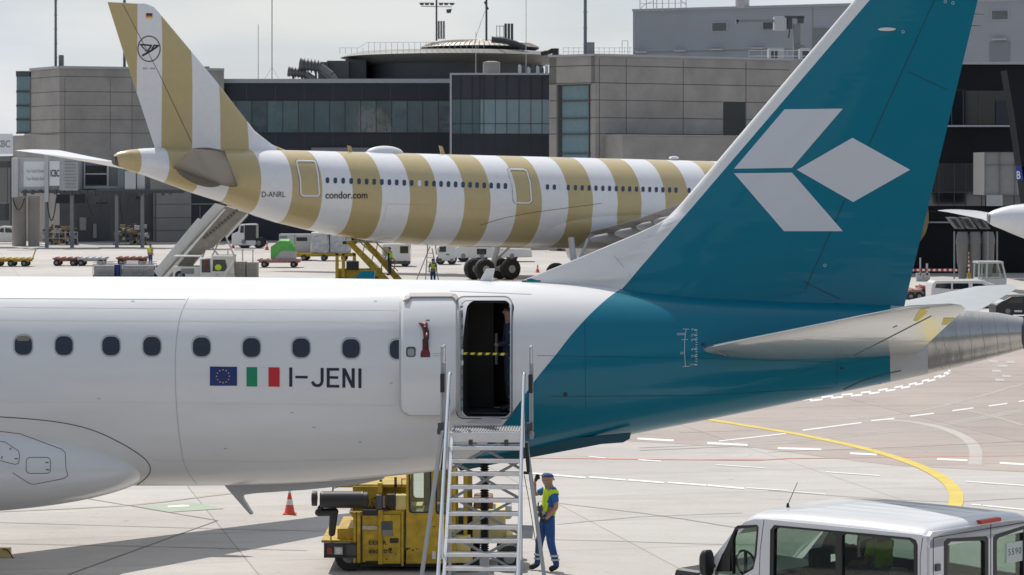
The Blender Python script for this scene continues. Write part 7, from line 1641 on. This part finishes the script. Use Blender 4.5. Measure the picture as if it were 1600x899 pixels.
me = bpy.data.meshes.new('lettering'); bm.to_mesh(me); bm.free(); me.materials.append(M_txt); o = bpy.data.objects.new('lettering', me); C.objects.link(o); o.parent = pp
# front: windscreen, bonnet, mirror, wheels
a0 = pr[5]; a1 = front
m_ = MB().add([(pr[4][0], -.06, pr[4][1]), (pr[4][0], -VW + .06, pr[4][1]), (a1[0], -VW + .04, a1[1]), (a1[0], -.04, a1[1])], [(0, 1, 2, 3)])
ws = obj('windscreen', m_, M_cl, T); so2 = ws.modifiers.new('s', 'SOLIDIFY'); so2.thickness = .008
m_ = MB().prism([(a1[0] - .1, a1[1]), (a1[0] + .45, a1[1] - .16), (a1[0] + .72, a1[1] - .42), (a1[0] + .76, .5), (a1[0] - .1, .5)], lambda a, b, d: (a, d, b), -VW + .03, -.03); obj('bonnet', m_, M_silver, T, bevel=.06)
q = V.at(1106, 880, .12); m_ = MB(); m_.rings([[(q.x + dx_, .14 + .10 * r_ * math.copysign(abs(math.cos(a)) ** .6, math.cos(a)), q.z + .19 * r_ * math.copysign(abs(math.sin(a)) ** .6, math.sin(a))) for a in [2 * math.pi * j / 24 for j in range(24)]] for dx_, r_ in ((-.05, .9), (-.03, 1), (.04, .95), (.08, .7), (.10, .3))]); m_.cyl((q.x - .05, .0, q.z - .05), (q.x, .1, q.z - .03), .03, n=8); obj('wing_mirror', m_, M_black, T, smooth=True)
m_ = MB().box(.05, sf + .5, -VW + .05, -.05, .42, .55); obj('floor', m_, M_black, T)
for x in (.95, sf + .1):
    for y in (-.12, -VW + .12): m_ = MB().lathe((x, y, .34), [(.1, -.11), (.31, -.11), (.34, -.07), (.34, .07), (.31, .11), (.1, .11)], 28, 'y'); obj('wheel', m_, M_rub, T, smooth=True)
p = V.at(1231, 793, -.5); an = MB().cyl((p.x, -.5, roofz(p.x) + .03), (p.x, -.5, roofz(p.x) + .09), .025, .015, 10); tip = V.at(1246, 754, -.5); an.cyl((p.x, -.5, roofz(p.x) + .07), (tip.x, -.5, tip.z), .006, .004, 6); obj('roof_antenna', an, M_black, ro)
# seats and inside
def seat(x, y, zt, w_=.46):
    m_ = MB().box(x - .05, x + .08, y - w_ / 2, y + w_ / 2, zt - .75, zt - .18); so_2 = obj('seat', m_, M_seat, T, bevel=.04); m_ = MB().box(x - .05, x + .06, y - .13, y + .13, zt - .2, zt + .05); obj('headrest', m_, M_seat, so_2, bevel=.05)
zs = V.at(1300, 850, -.5).z
for x in (1.25, 2.05, sR - .5):
    for y in (-.42, -1.0, -1.55):
        if (x > 2.2 and y == -1.0) or (x < 2 and y > -1.1): continue
        seat(x, y, zs - (.08 if x < 1 else .12 if x < 2.2 else .10))
m_ = MB().box(.1, sf, -VW + .06, -.06, .56, zs - .75); obj('bench_block', m_, M_seat, T)
m_ = MB().box(sR + .55, a1[0] + .2, -VW + .1, -.1, 1.0, V.at(1150, 893, -.5).z); obj('dashboard', m_, M_black, T, bevel=.08)
q = V.at(1163, 880, -.45); m_ = MB(); pts = []
for i in range(25): a = 2 * math.pi * i / 24; pts.append((q.x - .03 + .07 * math.sin(a), -.45 + .19 * math.cos(a), q.z + .17 * math.sin(a)))
m_.tube(pts, .017, 6); m_.box(q.x - .04, q.x - .01, -.47, -.43, q.z - .17, q.z + .17); obj('steering_wheel', m_, M_black, T, smooth=True)
hp = V.at(1378, 846, -.95); pw = V.world((hp.x, -.95, hp.z - 1.30))
person('passenger in yellow safety vest seated inside the silver van', tuple(pw), V.yaw, 1.76, J=dict(lhp=(.05, .09, .93), rhp=(.05, -.09, .93), lk=(.45, .12, .95), rk=(.45, -.12, .95), la=(.48, .12, .55), ra=(.48, -.12, .55), lt=(.6, .12, .5), rt=(.6, -.12, .5), pel=(0, 0, .93), sp=(0, 0, 1.05), ch=(.02, 0, 1.2), nk=(.03, 0, 1.33), jw=(.06, 0, 1.40), hd=(.08, 0, 1.48), cr=(.07, 0, 1.55), ls=(.02, .18, 1.28), rs=(.02, -.18, 1.28), le=(.08, .24, 1.02), re=(.08, -.24, 1.02), lw=(.3, .2, 1.0), rw=(.3, -.2, 1.0), lh=(.38, .18, 1.0), rh=(.38, -.18, 1.0)), clothes=dict(top=M_vest, bands=(.1,)))
